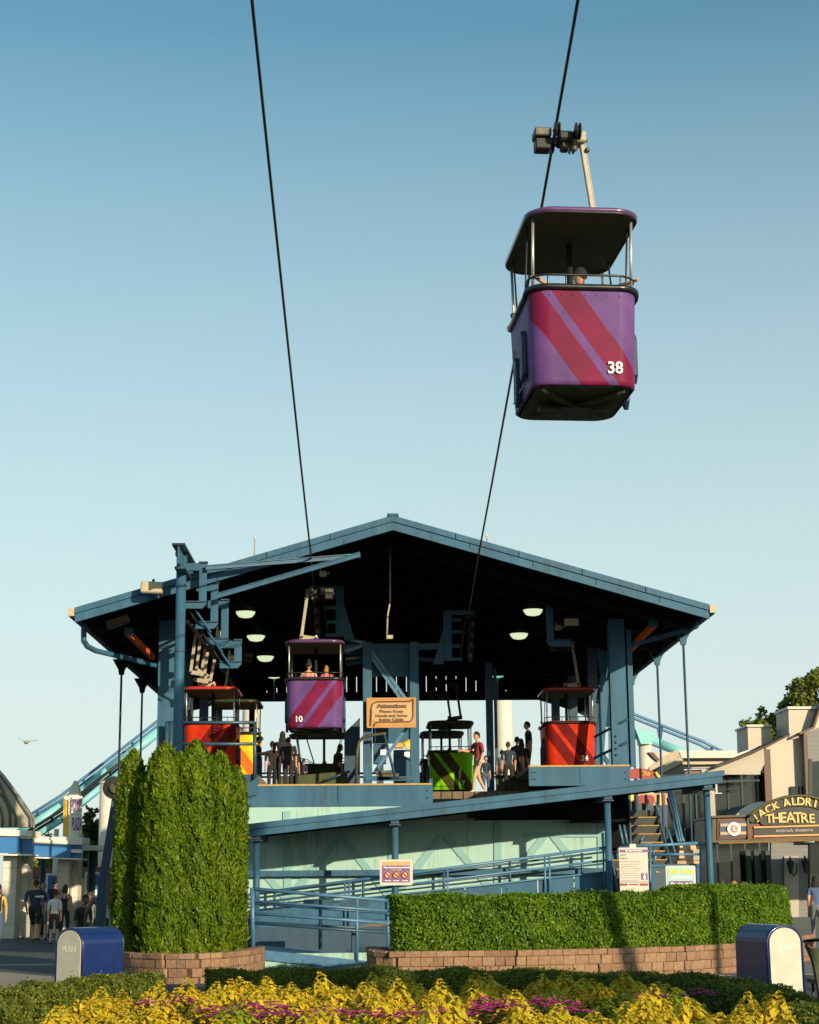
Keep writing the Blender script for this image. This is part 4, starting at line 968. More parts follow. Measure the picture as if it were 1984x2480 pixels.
b = MB(); b.bb(q.x-.02, q.x+.02, yc0+.1, yc0+.16, q.z-.25, q.z-.02); b.bb(q.x-.13, q.x+.13, yc0+.08, yc0+.18, q.z-.27, q.z-.25); b.bb(q.x-.13, q.x+.13, yc0+.08, yc0+.18, q.z-.02, q.z); b.put('beam_end', 'white_paint', t)
# dark block added at right for the canopy roof's shade over the stair
b = MB(); b.bb(P(1395, 1900, 44).x, P(1520, 1900, 44).x, 44.6, 45.6, pz(1500, 1990, 44.6), pz(1500, 1925, 44.6)); b.put('shade_block', 'soffit', t)

# ================================================================ RAMP
t = thing('entrance_ramp', 'blue steel switchback ramp with pipe handrails climbing to the right under the canopy', 'ramp', P(900, 2240, 43))
def line(p, q, D, r, name='handrail', mat='rail_blue', D2=None):
    b = MB(); b.tube([P(*p, D), P(*q, D2 or D)], r, 8); return b.put(name, mat, t)
RD = 42.9
# back flight
def dz(px): return 2286+(px-612)*(2238-2286)/(950-612)
f0 = P(600, 2286, RD); f1 = P(1480, 2158, RD)
b = MB(); b.prism([(f0.x, RD, f0.z), (f1.x, RD, f1.z), (f1.x, RD, f1.z-.12), (f0.x, RD, f0.z-.12)], (0, 2.6, 0)); b.put('ramp_deck', 'station_blue_dark', t)
k = 10
for i in range(k):
    xa_, xb_ = 600+i*88, 600+(i+1)*88-3
    zt0 = 2205+(xa_-600)*(2112-2205)/870; zt1 = 2205+(xb_-600)*(2112-2205)/870
    a0 = P(xa_, zt0, RD); a1 = P(xb_, zt1, RD); e0 = f0.lerp(f1, (xa_-600)/880); e1 = f0.lerp(f1, (xb_-600)/880)
    b = MB(); b.prism([a0, a1, V(a1.x, RD, e1.z+.02), V(a0.x, RD, e0.z+.02)], (0, .03, 0)); b.put('kick_panel', 'station_blue', t)
b = MB(); b.bar(f0-Y_*.03, f1-Y_*.03, .05, .09); b.put('edge_beam', 'wood_board', t)
line((604, 2166), (1475, 2052), RD-.05, .036)
line((604, 2189), (1475, 2083), RD-.05, .028)
line((604, 2206), (1475, 2111), RD-.05, .022)
line((604, 2168), (1462, 2064), 45.2, .028, mat='rail_blue_dark')
line((604, 2188), (1462, 2092), 45.2, .024, mat='rail_blue_dark')
for px in (612, 836, 846, 1084, 1320, 1331, 1462):
    y0_ = 2166+(px-604)*(2052-2166)/871
    line((px, y0_), (px+.5, 2286+(px-600)*(2158-2286)/880), RD-.05, .026, 'rail_post')
for px in (665, 880, 1075, 1235, 1410): line((px, 2160+(px-604)*(2058-2160)/871), (px, 2225+(px-604)*(-.11)), 45.2, .035, 'rail_post', 'rail_blue_dark')
# front flight, falling to the right
FD = 35.3
g0 = P(608, 2298, FD); g1 = P(985, 2338, FD)
b = MB(); b.prism([(g0.x, FD, g0.z), (g1.x, FD, g1.z), (g1.x, FD, g1.z-.2), (g0.x, FD, g0.z-.2)], (0, .14, 0)); bevel(b.put('edge_beam', 'rail_blue', t), .01)
b = MB(); b.prism([(g0.x, FD+.15, g0.z-.02), (g1.x, FD+.15, g1.z-.02), (g1.x, FD+.15, g1.z-.12), (g0.x, FD+.15, g0.z-.12)], (0, 2.4, 0)); b.put('ramp_deck', 'station_blue', t)
b = MB(); b.bb(g0.x, g1.x-.4, FD+.05, FD+.2, 0, .28); b.put('base_wall', 'pale_teal', t)
for (ya, yb_, r, mt) in ((2153, 2184, .038, 'rail_blue'), (2182, 2209, .026, 'rail_blue'), (2212, 2238, .03, 'rail_blue'), (2236, 2262, .026, 'rail_blue_dark')):
    line((611, ya), (970, yb_), FD, r, mat=mt)
for (ya, yb_) in ((2178, 2208), (2204, 2226), (2224, 2246)): line((613, ya+10), (965, yb_+6), FD+2.4, .025, mat='rail_blue_dark')
line((611, 2150), (613, 2300), FD, .045, 'rail_post'); line((865, 2172), (865, 2330), FD, .030, 'rail_post'); line((940, 2180), (940, 2335), FD, .03, 'rail_post')
line((776, 2180), (776, 2300), FD+2.4, .04, 'rail_post', 'rail_blue_dark')
b = MB(); q = P(860, 2254, FD+.3); b.bb(q.x-.075, q.x+.075, FD+.22, FD+.38, 0, q.z); b.put('stub_post', 'station_blue_dark', t)
b = MB(); q0 = P(735, 2180, 38.5); q1 = P(805, 2196, 38.5); b.bb(q0.x, q1.x, 38.5, 38.8, q1.z, q0.z); b.put('bracket_box', 'rail_blue_dark', t)
b = MB(); q0 = P(822, 2180, 38.5); q1 = P(893, 2196, 38.5); b.bb(q0.x, q1.x, 38.5, 38.8, q1.z, q0.z); b.put('bracket_box', 'rail_blue_dark', t)
# grey inner apron below the back flight
b = MB(); b.bb(P(605, 2250, 41).x, P(1000, 2250, 41).x, 42.0, 42.06, 0, .62); b.put('apron_panel', 'station_blue_dark', t)

# ================================================================ DECK MACHINERY AND RAILS
t = thing('control_cabinet', 'blue-grey control cabinet on the left of the central frame with a glowing square lamp reflection', 'cabinet', P(920, 1886, 50.2))
p0 = P(904, 1802, 50.2); p1 = P(936, 1850, 50.2); b = MB(); b.box(((p0.x+p1.x)/2, 50.3, (p0.z+p1.z)/2), (p1.x-p0.x, .3, p0.z-p1.z), chamfer=.02); b.put('cabinet_body', 'station_blue', t)
b = MB(); p = P(928, 1822, 50.1); b.box((p.x, 50.13, p.z), (.15, .03, .15), chamfer=.01); b.put('square_reflection', 'panel_reflection', t)
b = MB(); b.bb(p0.x+.1, p0.x+.3, 50.2, 50.5, DL, p1.z); b.put('pedestal', 'station_blue_dark', t)
t = thing('control_cabinet', 'larger blue-grey control cabinet on the right of the central frame with a glowing square lamp reflection', 'cabinet', P(975, 1886, 50.0))
p0 = P(953, 1814, 50.0); p1 = P(996, 1890, 50.0); b = MB(); b.box(((p0.x+p1.x)/2, 50.2, (p0.z+DL+.2)/2), (p1.x-p0.x, .4, p0.z-DL-.25), chamfer=.02); b.put('cabinet_body', 'station_blue', t)
b = MB(); p = P(986, 1827, 49.9); b.box((p.x, 49.98, p.z), (.15, .03, .15), chamfer=.01); b.put('square_reflection', 'panel_reflection', t)
b = MB(); b.bar(P(953, 1822, 49.95), P(998, 1840, 49.95), .02, .04); b.put('cable_tray', 'rail_blue_dark', t)
t = thing('drive_gear', 'small yellow and orange drive gear behind the right cabinet', 'gear', P(978, 1800, 50.8))
b = MB(); q = P(990, 1805, 50.8); b.lathe([(.05, -.1), (.16, -.1), (.16, .1), (.05, .1)], q, 14, Matrix.Rotation(R(60), 3, 'Y')); b.put('gear_wheel', 'sign_yellow', t)
b = MB(); q = P(967, 1806, 50.8); b.box(q, (.3, .2, .16), chamfer=.03); b.put('motor', 'sign_orange', t)
t = thing('bench_plank', 'weathered low wooden plank stack on the deck in front of the cabinets', 'planks', P(950, 1884, 49.4))
for k_, (x0, x1, y0_) in enumerate(((910, 950, 1872), (912, 966, 1880), (914, 985, 1887))):
    b = MB(); b.bar(P(x0, y0_, 49.3), P(x1, y0_-3, 49.3), .3, .08); b.put('plank', 'worn_steel', t)
t = thing('curved_handrail', 'worn curved handrail loop in front of the central frame', 'handrail', P(870, 1900, 48.6))
b = MB(); b.tube([P(862, 1905, 48.6), P(866, 1815, 48.6), P(870, 1796, 48.6), P(880, 1786, 48.6), P(898, 1781, 48.6), P(930, 1777, 48.6), P(935, 1778, 48.6)], .045, 8); b.put('loop', 'worn_steel', t)
b = MB(); b.tube([P(931, 1778, 48.6), P(958, 1886, 48.6)], .04, 8); b.put('leg', 'rail_blue_dark', t)
t = thing('deck_barrier', 'low dark barrier panel with a sloping steel edge below the sideways cabin', 'barrier', P(760, 1905, 50))
b = MB(); b.prism([P(672, 1882, 50.5), P(840, 1868, 50.5), P(845, 1906, 50.5), P(672, 1908, 50.5)], (0, .08, 0)); b.put('panel', 'under_green', t)
b = MB(); b.tube([P(780, 1893, 50.3), P(848, 1868, 50.3)], .035, 6); b.put('edge', 'rail_blue_dark', t)
t = thing('deck_barrier', 'low dark barrier panel on the right between the thin post and the deck end', 'barrier', P(1250, 1900, 50.5))
b = MB(); b.prism([P(1202, 1880, 50.5), P(1292, 1878, 50.5), P(1292, 1925, 50.5), P(1202, 1925, 50.5)], (0, .08, 0)); b.put('panel', 'under_green', t)
b = MB(); b.tube([P(1202, 1880, 50.4), P(1292, 1878, 50.4)], .03, 6); b.put('edge', 'dark_steel', t)
t = thing('barrier_pole', 'slim cream and red gate arm standing beside the thin blue post', 'gate arm', P(1210, 1895, 52))
b = MB(); b.tube([P(1207, 1835, 52), P(1209, 1890, 52)], .03, 6); b.put('arm', 'cream_arm', t)
b = MB(); b.box(P(1209, 1892, 52), (.08, .08, .12)); b.put('tip', 'sign_red', t)
# left deck railing
t = thing('deck_railing', 'dark blue pipe railing in front of the left red cabin', 'railing', P(500, 1850, 46.4))
for yy in (1750, 1802): b = MB(); b.tube([P(404, yy, 46.8), P(617, yy, 46.4)], .045, 8); b.put('rail', 'rail_blue_dark', t)
for xx in (404, 414, 617): b = MB(); b.tube([P(xx, 1748, 46.5), P(xx, 1890, 46.5)], .05, 8); b.put('post', 'rail_blue_dark', t)
t = thing('rear_railing', 'thin dark railing crossing behind the people on the deck', 'railing', P(660, 1880, 62))
for yy in (1873, 1882): b = MB(); b.tube([P(600, yy, 62), P(1200, yy, 62)], .04, 6); b.put('rail', 'dark_steel', t)
for i in range(12): b = MB(); xx = 610+i*52; b.tube([P(xx, 1872, 62), P(xx, 1905, 62)], .035, 6); b.put('post', 'dark_steel', t)

# ================================================================ SIGNS
def plate(t, x0, y0, x1, y1, D, mat, name='board', th=.03, r=.04, dy=0):
    a0 = P(x0, y0, D); a1 = P(x1, y1, D); w_ = a1.x-a0.x; h_ = a0.z-a1.z; c_ = V((a0.x+a1.x)/2, D-dy, (a0.z+a1.z)/2)
    b = MB(); n = 4; pts = []
    for k_, (sx, sz) in enumerate(((1, 1), (-1, 1), (-1, -1), (1, -1))):
        for i in range(n):
            an = math.pi/2*(k_+i/(n-1)); pts.append((c_.x+sx*(w_/2-r)+r*math.cos(an), D-dy, c_.z+sz*(h_/2-r)+r*math.sin(an)))
    b.prism(pts, (0, th, 0)); return b.put(name, mat, t)
def lett(t, s_, px, py, D, hpx, wpx, mat, name='lettering', bold=.0, dy=.01, **kw):
    k_ = D/4133.0; return text(s_, name, hpx*k_*1.38, mat, t, P(px, py, D)-Y_*dy, .003, bold*k_, width=wpx*k_, **kw)
D = 48.9
t = thing('notice_sign', 'golden board with a brown border reading Attention Please Keep Hands and Arms Inside Cabin', 'sign', P(948, 1726, D))
plate(t, 888, 1690, 1008, 1762, D, 'sign_gold', r=.02)
def ribbon(dy, wd, mat, name):
    # scroll line: notched corners
    pts = [(897, 1758), (899, 1716), (902, 1706), (912, 1700), (990, 1699), (997, 1696), (1001, 1692)]
    b = MB(); b.tube([P(x, y, D)-Y_*dy for x, y in pts], wd, 5); b.put(name, mat, t)
    pts = [(905, 1759), (908, 1752), (916, 1749), (990, 1748), (997, 1744), (1000, 1736), (1001, 1694)]
    b = MB(); b.tube([P(x, y, D)-Y_*dy for x, y in pts], wd, 5); b.put(name, mat, t)
plate(t, 901, 1702, 998, 1747, D, 'sign_cream', 'centre_field', dy=.012, th=.012, r=.09)
ribbon(.012, .022, 'sign_brown', 'border')
lett(t, 'Attention:', 948, 1710, D, 9.5, 74, 'sign_brown', bold=.9, dy=.02)
lett(t, 'Please Keep', 948, 1724, D, 6.2, 57, 'sign_brown', bold=.5, dy=.02)
lett(t, 'Hands and Arms', 948, 1733.5, D, 6.2, 77, 'sign_brown', bold=.5, dy=.02)
lett(t, 'Inside Cabin', 948, 1743, D, 6.2, 59, 'sign_brown', bold=.5, dy=.02)
# rules sign on canopy post
D = 42.45
t = thing('rules_sign', 'white rounded rules sign with purple panel and three red prohibition rings on the canopy post', 'sign', P(959, 2113, D))
plate(t, 920, 2082, 1000, 2144, D, 'sign_white', r=.05)
plate(t, 926, 2087, 994, 2096, D, 'sign_cream', 'top_band', dy=.006, th=.01, r=.01)
plate(t, 925.5, 2097, 993, 2137, D, 'sign_purple', 'purple_panel', dy=.006, th=.01, r=.01)
lett(t, 'These items are not permitted', 960, 2101.5, D, 3.3, 62, 'print_white', bold=.25)
lett(t, 'on Sky Ride', 960, 2107, D, 3, 24, 'sign_orange', bold=.25)
for i, cx_ in enumerate((939.5, 960, 981)):
    plate(t, cx_-9, 2110, cx_+9, 2128, D, 'print_grey', 'icon_field', dy=.010, th=.01, r=.06)
    b = MB(); c_ = P(cx_, 2119, D)-Y_*.02; r_ = 7.6*D/4133; b.tube([c_+V(r_*math.cos(a), 0, r_*math.sin(a)) for a in [2*math.pi*j/20 for j in range(21)]], .013, 5, cap=False); b.put('ring', 'sign_red', t)
    b = MB(); b.bar(c_+V(-r_*.7, -.002, r_*.7), c_+V(r_*.7, -.002, -r_*.7), .01, .022); b.put('slash', 'sign_red', t)
    b = MB(); b.lathe([(r_*.85, -.001), (r_*.85, .001)], c_+Y_*.006, 16, Matrix.Rotation(R(90), 3, 'X')); b.put('disc', 'sign_cream', t)
    lett(t, ['No Food', 'No Drinks', 'No Smoking'][i], cx_, 2133, D, 2.4, 14, 'print_white', bold=.2)
# white information board
D = 41.6
t = thing('information_board', 'tall white ride information board with a purple heading and small clip on top', 'sign', P(1535, 2100, D))
plate(t, 1499, 2053, 1573, 2175, D, 'sign_white', r=.01)
plate(t, 1525, 2044, 1541, 2055, D, 'white_paint', 'clip', dy=-.01, r=.01)
plate(t, 1501, 2058, 1570, 2064, D, 'sign_purple', 'heading_band', dy=.006, th=.01, r=.003)
lett(t, 'Sky Ride Information', 1535, 2061, D, 3, 40, 'print_white', bold=.2)
lett(t, 'SKY', 1511, 2071, D, 5, 15, 'print_grey', bold=.15); lett(t, 'RIDE', 1512, 2079, D, 3, 17, 'sign_gold', bold=.1)
for i in range(9): lett(t, ['Guests must be able to board a moving cabin', 'Small children must ride with an adult', 'Please remain seated at all times', 'Do not rock or swing the cabin', 'Keep hands and arms inside', 'No loose articles are permitted',
                            'Guests with injuries should not ride', 'Please follow all posted rules', 'and instructions of the staff'][i], 1528-(i % 3)*1.5, 2087+i*5.6, D, 1.7, 50-(i % 3)*6, 'print_grey', bold=0)
plate(t, 1553, 2115, 1569, 2131, D, 'sign_purple', 'pictogram_field', dy=.006, th=.01, r=.003)
b = MB(); c_ = P(1561, 2123, D)-Y_*.018; b.ball(c_+Z*.045, .022, 8, (1, .3, 1)); b.prism([c_+V(-.03, 0, .02), c_+V(.03, 0, .02), c_+V(.02, 0, -.075), c_+V(-.02, 0, -.075)], (0, .006, 0)); b.put('pictogram', 'print_white', t)
plate(t, 1501, 2134, 1570, 2138, D, 'print_grey', 'band', dy=.006, th=.01, r=.003)
plate(t, 1501, 2140, 1520, 2145, D, 'sign_red', 'red_bar', dy=.006, th=.01, r=.003); plate(t, 1550, 2140, 1570, 2145, D, 'sign_red', 'red_bar', dy=.006, th=.01, r=.003)
lett(t, 'WARNING', 1535, 2142.5, D, 2.5, 22, 'sign_red', bold=.2)
plate(t, 1505, 2175, 1510, 2290, D, 'rail_blue', 'leg', r=.01); plate(t, 1562, 2175, 1567, 2290, D, 'rail_blue', 'leg', r=.01)
lamp = P(1518, 2048, D)
# ride entrance sign
t = thing('entrance_sign', 'pale teal Sky Ride ENTRANCE sign with yellow lettering and a purple text panel', 'sign', P(1651, 2130, D))
plate(t, 1612, 2097, 1688, 2186, D, 'sign_white', r=.03); plate(t, 1616, 2101, 1684, 2182, D, 'sign_teal', 'teal_field', dy=.006, th=.01, r=.02)
lett(t, 'Sky Ride', 1650, 2112, D, 10, 60, 'sign_yellow', bold=.8, shear=.2)
lett(t, 'ENTRANCE', 1650, 2125, D, 5.5, 51, 'print_white', bold=.5)
plate(t, 1620, 2134, 1680, 2180, D, 'sign_purple', 'purple_panel', dy=.010, th=.01, r=.02)
for i, s_ in enumerate(('Please have small', 'children ride with', 'an adult and hold', 'all loose items', 'securely')): lett(t, s_, 1650, 2139.5+i*6, D, 3.6, 50-(i % 2)*8, 'print_white', bold=.25, dy=.016)
plate(t, 1646, 2186, 1653, 2290, D, 'rail_blue', 'leg', r=.01)
# ticket booth / gate cabinet behind with lantern-like cap
D = 43.2
t = thing('gate_cabinet', 'blue gate cabinet behind the entrance sign under the canopy end', 'cabinet', P(1640, 2150, D))
p0 = P(1577, 2093, D); p1 = P(1699, 2200, D); b = MB(); b.bb(p0.x, p1.x, D, D+.6, 0, p0.z-.08); b.put('cabinet_body', 'stair_blue', t)
b = MB(); b.bb(p0.x-.02, p1.x+.02, D-.03, D+.64, p0.z-.08, p0.z); b.put('cabinet_top', 'station_blue', t)
for x in (1583, 1690): b = MB(); q = P(x, 2150, D); b.bb(q.x-.05, q.x+.05, D-.02, D-.002, .1, p0.z-.1); b.put('stile', 'station_blue', t)
b = MB(); b.box(P(1592, 2112, D)-Y_*.02, (.08, .02, .03)); b.put('latch', 'brass_light', t)
t = thing('collection_box', 'bronze tapered box standing on top of the gate cabinet', 'box', P(1670, 2092, D+.2))
z0 = p0.z+.002; q0 = P(1640, 2092, D+.1); q1 = P(1698, 2092, D+.1)
b = MB(); b.bb(q0.x, q1.x, D+.05, D+.5, z0, z0+.07); b.put('base', 'brass_light', t)
hh = pz(1650, 2047, D+.1); b = MB(); xm = (q0.x+q1.x)/2; w0_ = (q1.x-q0.x)/2-.04; w1_ = w0_*.82
b.add([(xm-w0_, D+.08, z0+.07), (xm+w0_, D+.08, z0+.07), (xm+w0_, D+.47, z0+.07), (xm-w0_, D+.47, z0+.07), (xm-w1_, D+.14, hh), (xm+w1_*.95, D+.14, hh), (xm+w1_*.95, D+.41, hh), (xm-w1_, D+.41, hh)],
      [(0, 1, 5, 4), (1, 2, 6, 5), (2, 3, 7, 6), (3, 0, 4, 7), (4, 5, 6, 7), (3, 2, 1, 0)]); bevel(b.put('hood', 'brass_light', t), .015)
b = MB(); b.bb(xm+.1, xm+.28, D+.06, D+.075, z0+.09, z0+.35); b.put('plate', 'cream_arm', t)
# entrance rails
D = 42.9
t = thing('entrance_railing', 'horizontal blue pipe railing between the two right canopy posts', 'railing', P(1600, 2100, D))
for (x0, y0_, x1, y1_, r) in ((1500, 2052, 1698, 2042, .042), (1577, 2070, 1699, 2069, .03), (1500, 2053, 1580, 2044, .03)):
    b = MB(); b.tube([P(x0, y0_, D), P(x1, y1_, D)], r, 8); b.put('rail', 'rail_blue', t)
for x in (1575, 1697): b = MB(); b.tube([P(x, 2044, D), P(x+.5, 2210, D)], .03, 8); b.put('post', 'rail_blue', t)
# stairs
t = thing('stairs', 'dark blue steel stairs with yellow nosings behind the right canopy posts', 'stairs', P(1560, 2100, 45))
sx0 = P(1488, 2000, 46).x; sx1 = P(1622, 2000, 46).x
for i in range(13):
    y = 44.6+i*.28; z = .55+i*.235
    if y > 48.5: break
    b = MB(); b.bb(sx0, sx1, y+.012, y+.30, z-.05, z-.004); tr_ = b.put('tread', 'stair_blue', t)
    b = MB(); b.bb(sx0, sx1, y-.025, y+.01, z-.028, z); b.put('nosing', 'nosing', tr_)
    b = MB(); b.bb(sx0, sx1, y+.28, y+.29, z-.03, z+.19); b.put('riser', 'black_metal', t)
for sx in (sx0-.04, sx1+.04):
    b = MB(); b.prism([(sx, 44.5, .25), (sx, 48.4, 3.5), (sx, 48.4, 3.8), (sx, 44.5, .6)], (.03, 0, 0)); b.put('stringer', 'rail_blue', t)
for k_, (a0, a1) in enumerate((((1619, 1918), (1656, 2038)), ((1624, 1918), (1649, 2038)), ((1617, 1935), (1643, 2038)), ((1628, 1918), (1654, 2036)), ((1500, 1998), (1510, 2045)), ((1511, 1998), (1520, 2044)), ((1618, 2010), (1636, 2068)), ((1560, 2025), (1548, 2042)), ((1578, 2100), (1590, 2070)), ((1578, 2078), (1586, 2058)))):
    b = MB(); b.tube([P(*a0, 47 if k_ < 4 else 45), P(*a1, 44.9)], .034, 8); b.put('stair_rail', 'rail_blue', t)
# dark kiosk with striped menu
D = 55
t = thing('food_kiosk', 'dark kiosk with a colourful striped sign board seen under the canopy at right', 'kiosk', P(1570, 2000, D))
b = MB(); b.prism([P(1518, 1938, D), P(1598, 1953, D), P(1617, 1948, D), P(1617, 2002, D), P(1592, 2006, D), P(1518, 1990, D)], (0, 2.5, 0)); b.put('hood', 'stair_blue', t)
for x in (1540, 1565, 1594): b = MB(); b.tube([P(x, 1925, D-.1), P(x, 2015, D-.1)], .05, 6); b.put('mullion', 'black_metal', t)
plate(t, 1520, 1922, 1618, 1951, D+.4, 'sign_cream', 'menu_board', dy=0, r=.02)
for i, (x, w_, c_) in enumerate(((1528, 9, 'sign_yellow'), (1535, 5, 'sign_orange'), (1542, 4, 'sign_navy'), (1594, 3, 'sign_purple'), (1599, 7, 'sign_yellow'), (1606, 6, 'sign_red'))):
    plate(t, x, 1923, x+w_, 1950, D+.39, c_, 'stripe', dy=0, th=.02, r=.01)
for x in (1556, 1574): b = MB(); b.lathe([(.17, -.01), (.17, .01)], P(x, 1938, D+.37), 14, Matrix.Rotation(R(90), 3, 'X')); b.put('red_disc', 'sign_red', t)
plate(t, 1518, 1990, 1592, 2010, D+.3, 'sign_cream', 'lower_board', r=.02)
for i, (x, w_, c_) in enumerate(((1526, 8, 'sign_red'), (1536, 5, 'sign_orange'), (1546, 6, 'sign_navy'), (1556, 10, 'sign_red'), (1574, 10, 'sign_red'), (1590, 6, 'sign_yellow'))):
    b = MB(); b.prism([P(x, 1992, D+.25), P(x+w_, 1994, D+.25), P(x+w_, 2008, D+.25), P(x, 2004, D+.25)], (0, .02, 0)); b.put('stripe', c_, t)
b = MB(); b.bb(P(1518, 2000, D).x, P(1617, 2000, D).x, D+.5, D+3, 0, pz(1560, 1922, D)); b.put('kiosk_body', 'black_metal', t)
# The... sign
D = 52
t = thing('red_sign', 'rust red curved sign with gold script reading The, right of the deck end', 'sign', P(1560, 1872, D))
b = MB(); b.prism([P(1526, 1886, D), P(1526, 1863, D), P(1545, 1861, D), P(1570, 1863, D), P(1588, 1871, D), P(1598, 1886, D)], (0, .06, 0)); b.put('board', 'sign_red', t)
lett(t, 'The', 1563, 1873, D, 12, 24, 'sign_orange', bold=.4, shear=.35, dy=.02)
b = MB(); b.tube([P(1588, 1871, D-.03), P(1598, 1886, D-.03)], .05, 6); b.put('scroll', 'sign_yellow', t)
b = MB(); b.tube([P(1540, 1886, D+.1), V(P(1540, 1886, D).x, D+.1, 0)], .06, 6); b.put('post', 'stair_blue', t)
# ================================================================ PLANTER WALLS
BLK = {}
def block_mesh(w, d, h, v, cap=False):
    key = (round(w, 3), v, cap)
    if key in BLK: return BLK[key]
    bm = bmesh.new(); bmesh.ops.create_cube(bm, size=1)
    rnd = random.Random(v*7+cap)
    for q in bm.verts: q.co = V(q.co.x*w, q.co.y*d, q.co.z*h)
    bmesh.ops.bevel(bm, geom=bm.edges[:], offset=.008, segments=1, affect='EDGES')
    for q in bm.verts: q.co += V(rnd.uniform(-.004, .004), rnd.uniform(-.008, .008), rnd.uniform(-.003, .003))
    me = bpy.data.meshes.new('block'); bm.to_mesh(me); bm.free()
    me.materials.append(M[['block', 'block_light', 'block_dark', 'block'][v % 4]]); BLK[key] = me; return me
def planter(t, pts, courses=4, bh=.15, bw=.225, top=.52, closed=False):
    # resample
    L_ = [0]; 
    for a, c in zip(pts, pts[1:]): L_.append(L_[-1]+(c-a).length)
    def at_(s_):
        for i in range(len(pts)-1):
            if s_ <= L_[i+1] or i == len(pts)-2:
                k_ = (s_-L_[i])/max(1e-6, L_[i+1]-L_[i]); d = (pts[i+1]-pts[i]).normalized(); return pts[i].lerp(pts[i+1], k_), d
    tot = L_[-1]; off = WORLD[t.name]
    z = top-.10
    cnt = 0
    for c in range(courses+1):
        cap = c == 0
        h = .10 if cap else bh; w_ = bw*1.25 if cap else bw
        zc = top-.05 if cap else top-.10-bh*(c-.5)
        s_ = (c % 2)*w_*.5*(0 if cap else 1)
        while s_+w_*.6 < tot:
            ww = w_*random.choice((.8, 1, 1, 1.12))if not cap else w_
            p, d = at_(min(tot, s_+ww/2)); ang = math.atan2(d.y, d.x); nrm = V(d.y, -d.x, 0)
            me = block_mesh(ww-.003, .2+(.03 if cap else 0), h-.004, random.randrange(8), cap)
            inst('cap_block' if cap else 'block', me, t, V(p.x, p.y, zc)-off+nrm*(random.uniform(-.004, .006)), (0, 0, ang)); cnt += 1
            s_ += ww
    # mortar core
    b = MB(); inner = [p+V(-(pts[min(i+1, len(pts)-1)]-pts[max(0, i-1)]).normalized().y, (pts[min(i+1, len(pts)-1)]-pts[max(0, i-1)]).normalized().x, 0)*.06 for i, p in enumerate(pts)]
    for i in range(len(inner)-1):
        b.bar((inner[i].x, inner[i].y, (top-.12)/2), (inner[i+1].x, inner[i+1].y, (top-.12)/2), .12, top-.13)
    b.put('core', 'block_dark', t); return cnt
# right planter: front curves in from the left and runs to the right
zr = .52
def gz(px, py): p = G(px, py, zr); return V(p.x, p.y, 0)
F0 = [gz(908, 2300), gz(918, 2303), gz(960, 2304), gz(1050, 2303), gz(1250, 2301), gz(1450, 2297), gz(1650, 2291), gz(1800, 2283), gz(1900, 2272), gz(1962, 2262)]
lft = V(F0[0].x-.05, F0[0].y+1.6, 0)
pr = thing('brick_planter', 'long low tan block planter wall under the clipped hedge on the right', 'planter', (F0[4].x, F0[4].y, 0))
planter(pr, [lft, *F0], 3, .155, .215, zr)
b = MB(); b.prism([V(p.x, p.y+.1, zr-.12) for p in F0]+[V(9.5, 36, zr-.12), V(F0[0].x, 34, zr-.12)], (0, 0, .04)); b.put('soil', 'soil', pr)
# left planter
zl = .50
def gl(px, py): p = G(px, py, zl); return V(p.x, p.y, 0)
L0 = [gl(262, 2296), gl(284, 2303), gl(330, 2307), gl(400, 2309), gl(470, 2309), gl(540, 2306), gl(590, 2301), gl(618, 2296)]
pl_ = thing('brick_planter', 'small curved tan block planter wall around the foot of the arborvitae on the left', 'planter', (L0[3].x, L0[3].y, 0))
planter(pl_, [V(L0[0].x-.1, L0[0].y+1.5, 0), *L0, V(L0[-1].x+.02, L0[-1].y+.9, 0)], 3, .15, .20, zl)
b = MB(); b.prism([V(p.x, p.y+.1, zl-.12) for p in L0]+[V(L0[-1].x, L0[-1].y+1.6, zl-.12), V(L0[0].x, L0[-1].y+1.6, zl-.12)], (0, 0, .04)); b.put('soil', 'soil', pl_)

# ================================================================ TRASH BINS
def bin_(c, rz, lb, w_=.52, d_=.95, h_=1.22):
    """square dome-topped can; flap ends face local -Y and +Y"""
    t = thing('trash_can', lb, 'trash can', c, rz, 'blue dome-topped trash cans'); local(t)
    r_ = w_*.46
    def outl(k_, sh=0, z0=.04):
        pts = [(-w_/2*k_, z0)]; 
        for i in range(13):
            a = math.pi-math.pi*i/12; pts.append((w_/2*k_*math.cos(a), h_-w_/2*.82+w_/2*.82*k_*math.sin(a)))
        pts.append((w_/2*k_, z0)); return pts
    b = MB(); b.prism([(x, -d_/2, z) for x, z in outl(1)], (0, d_, 0)); bevel(b.put('shell', 'bin_blue', t), .02, 3)
    b = MB(); b.bb(-w_/2+.03, w_/2-.03, -d_/2+.03, d_/2-.03, 0, .05); b.put('base', 'rubber', t)
    for s in (-1, 1):
        y = s*(d_/2+.002)
        b = MB(); b.prism([(x, y, z) for x, z in outl(.84, 0, .10)], (0, s*.018, 0)); f = bevel(b.put('flap', 'bin_flap', t), .006)
        o = text('PUSH', 'lettering', .11, 'bin_letters', t, (0, y+s*.02, h_-.30), .002, .004, rz=0 if s < 0 else math.pi)
        b = MB(); pts = [(x, y, z) for x, z in outl(.93, 0, .05)]; b.tube(pts, .018, 6); b.put('rim', 'bin_blue', t)
    for s in (-1, 1):
        b = MB(); b.bb(s*(w_/2-.0), s*(w_/2+.004), -d_/2+.02, d_/2-.02, h_-w_*.41-.01, h_-w_*.41+.006); b.put('seam', 'bin_blue', t)
    return t
p = G(207, 2400, 0)
zT = 2246
def bin_at(px, pyb, pyt, Y):
    p = P(px, pyb, Y); return p, (P(px, pyt, Y).z)
pB, hB = bin_at(215, 2400, 2245, 25.4)
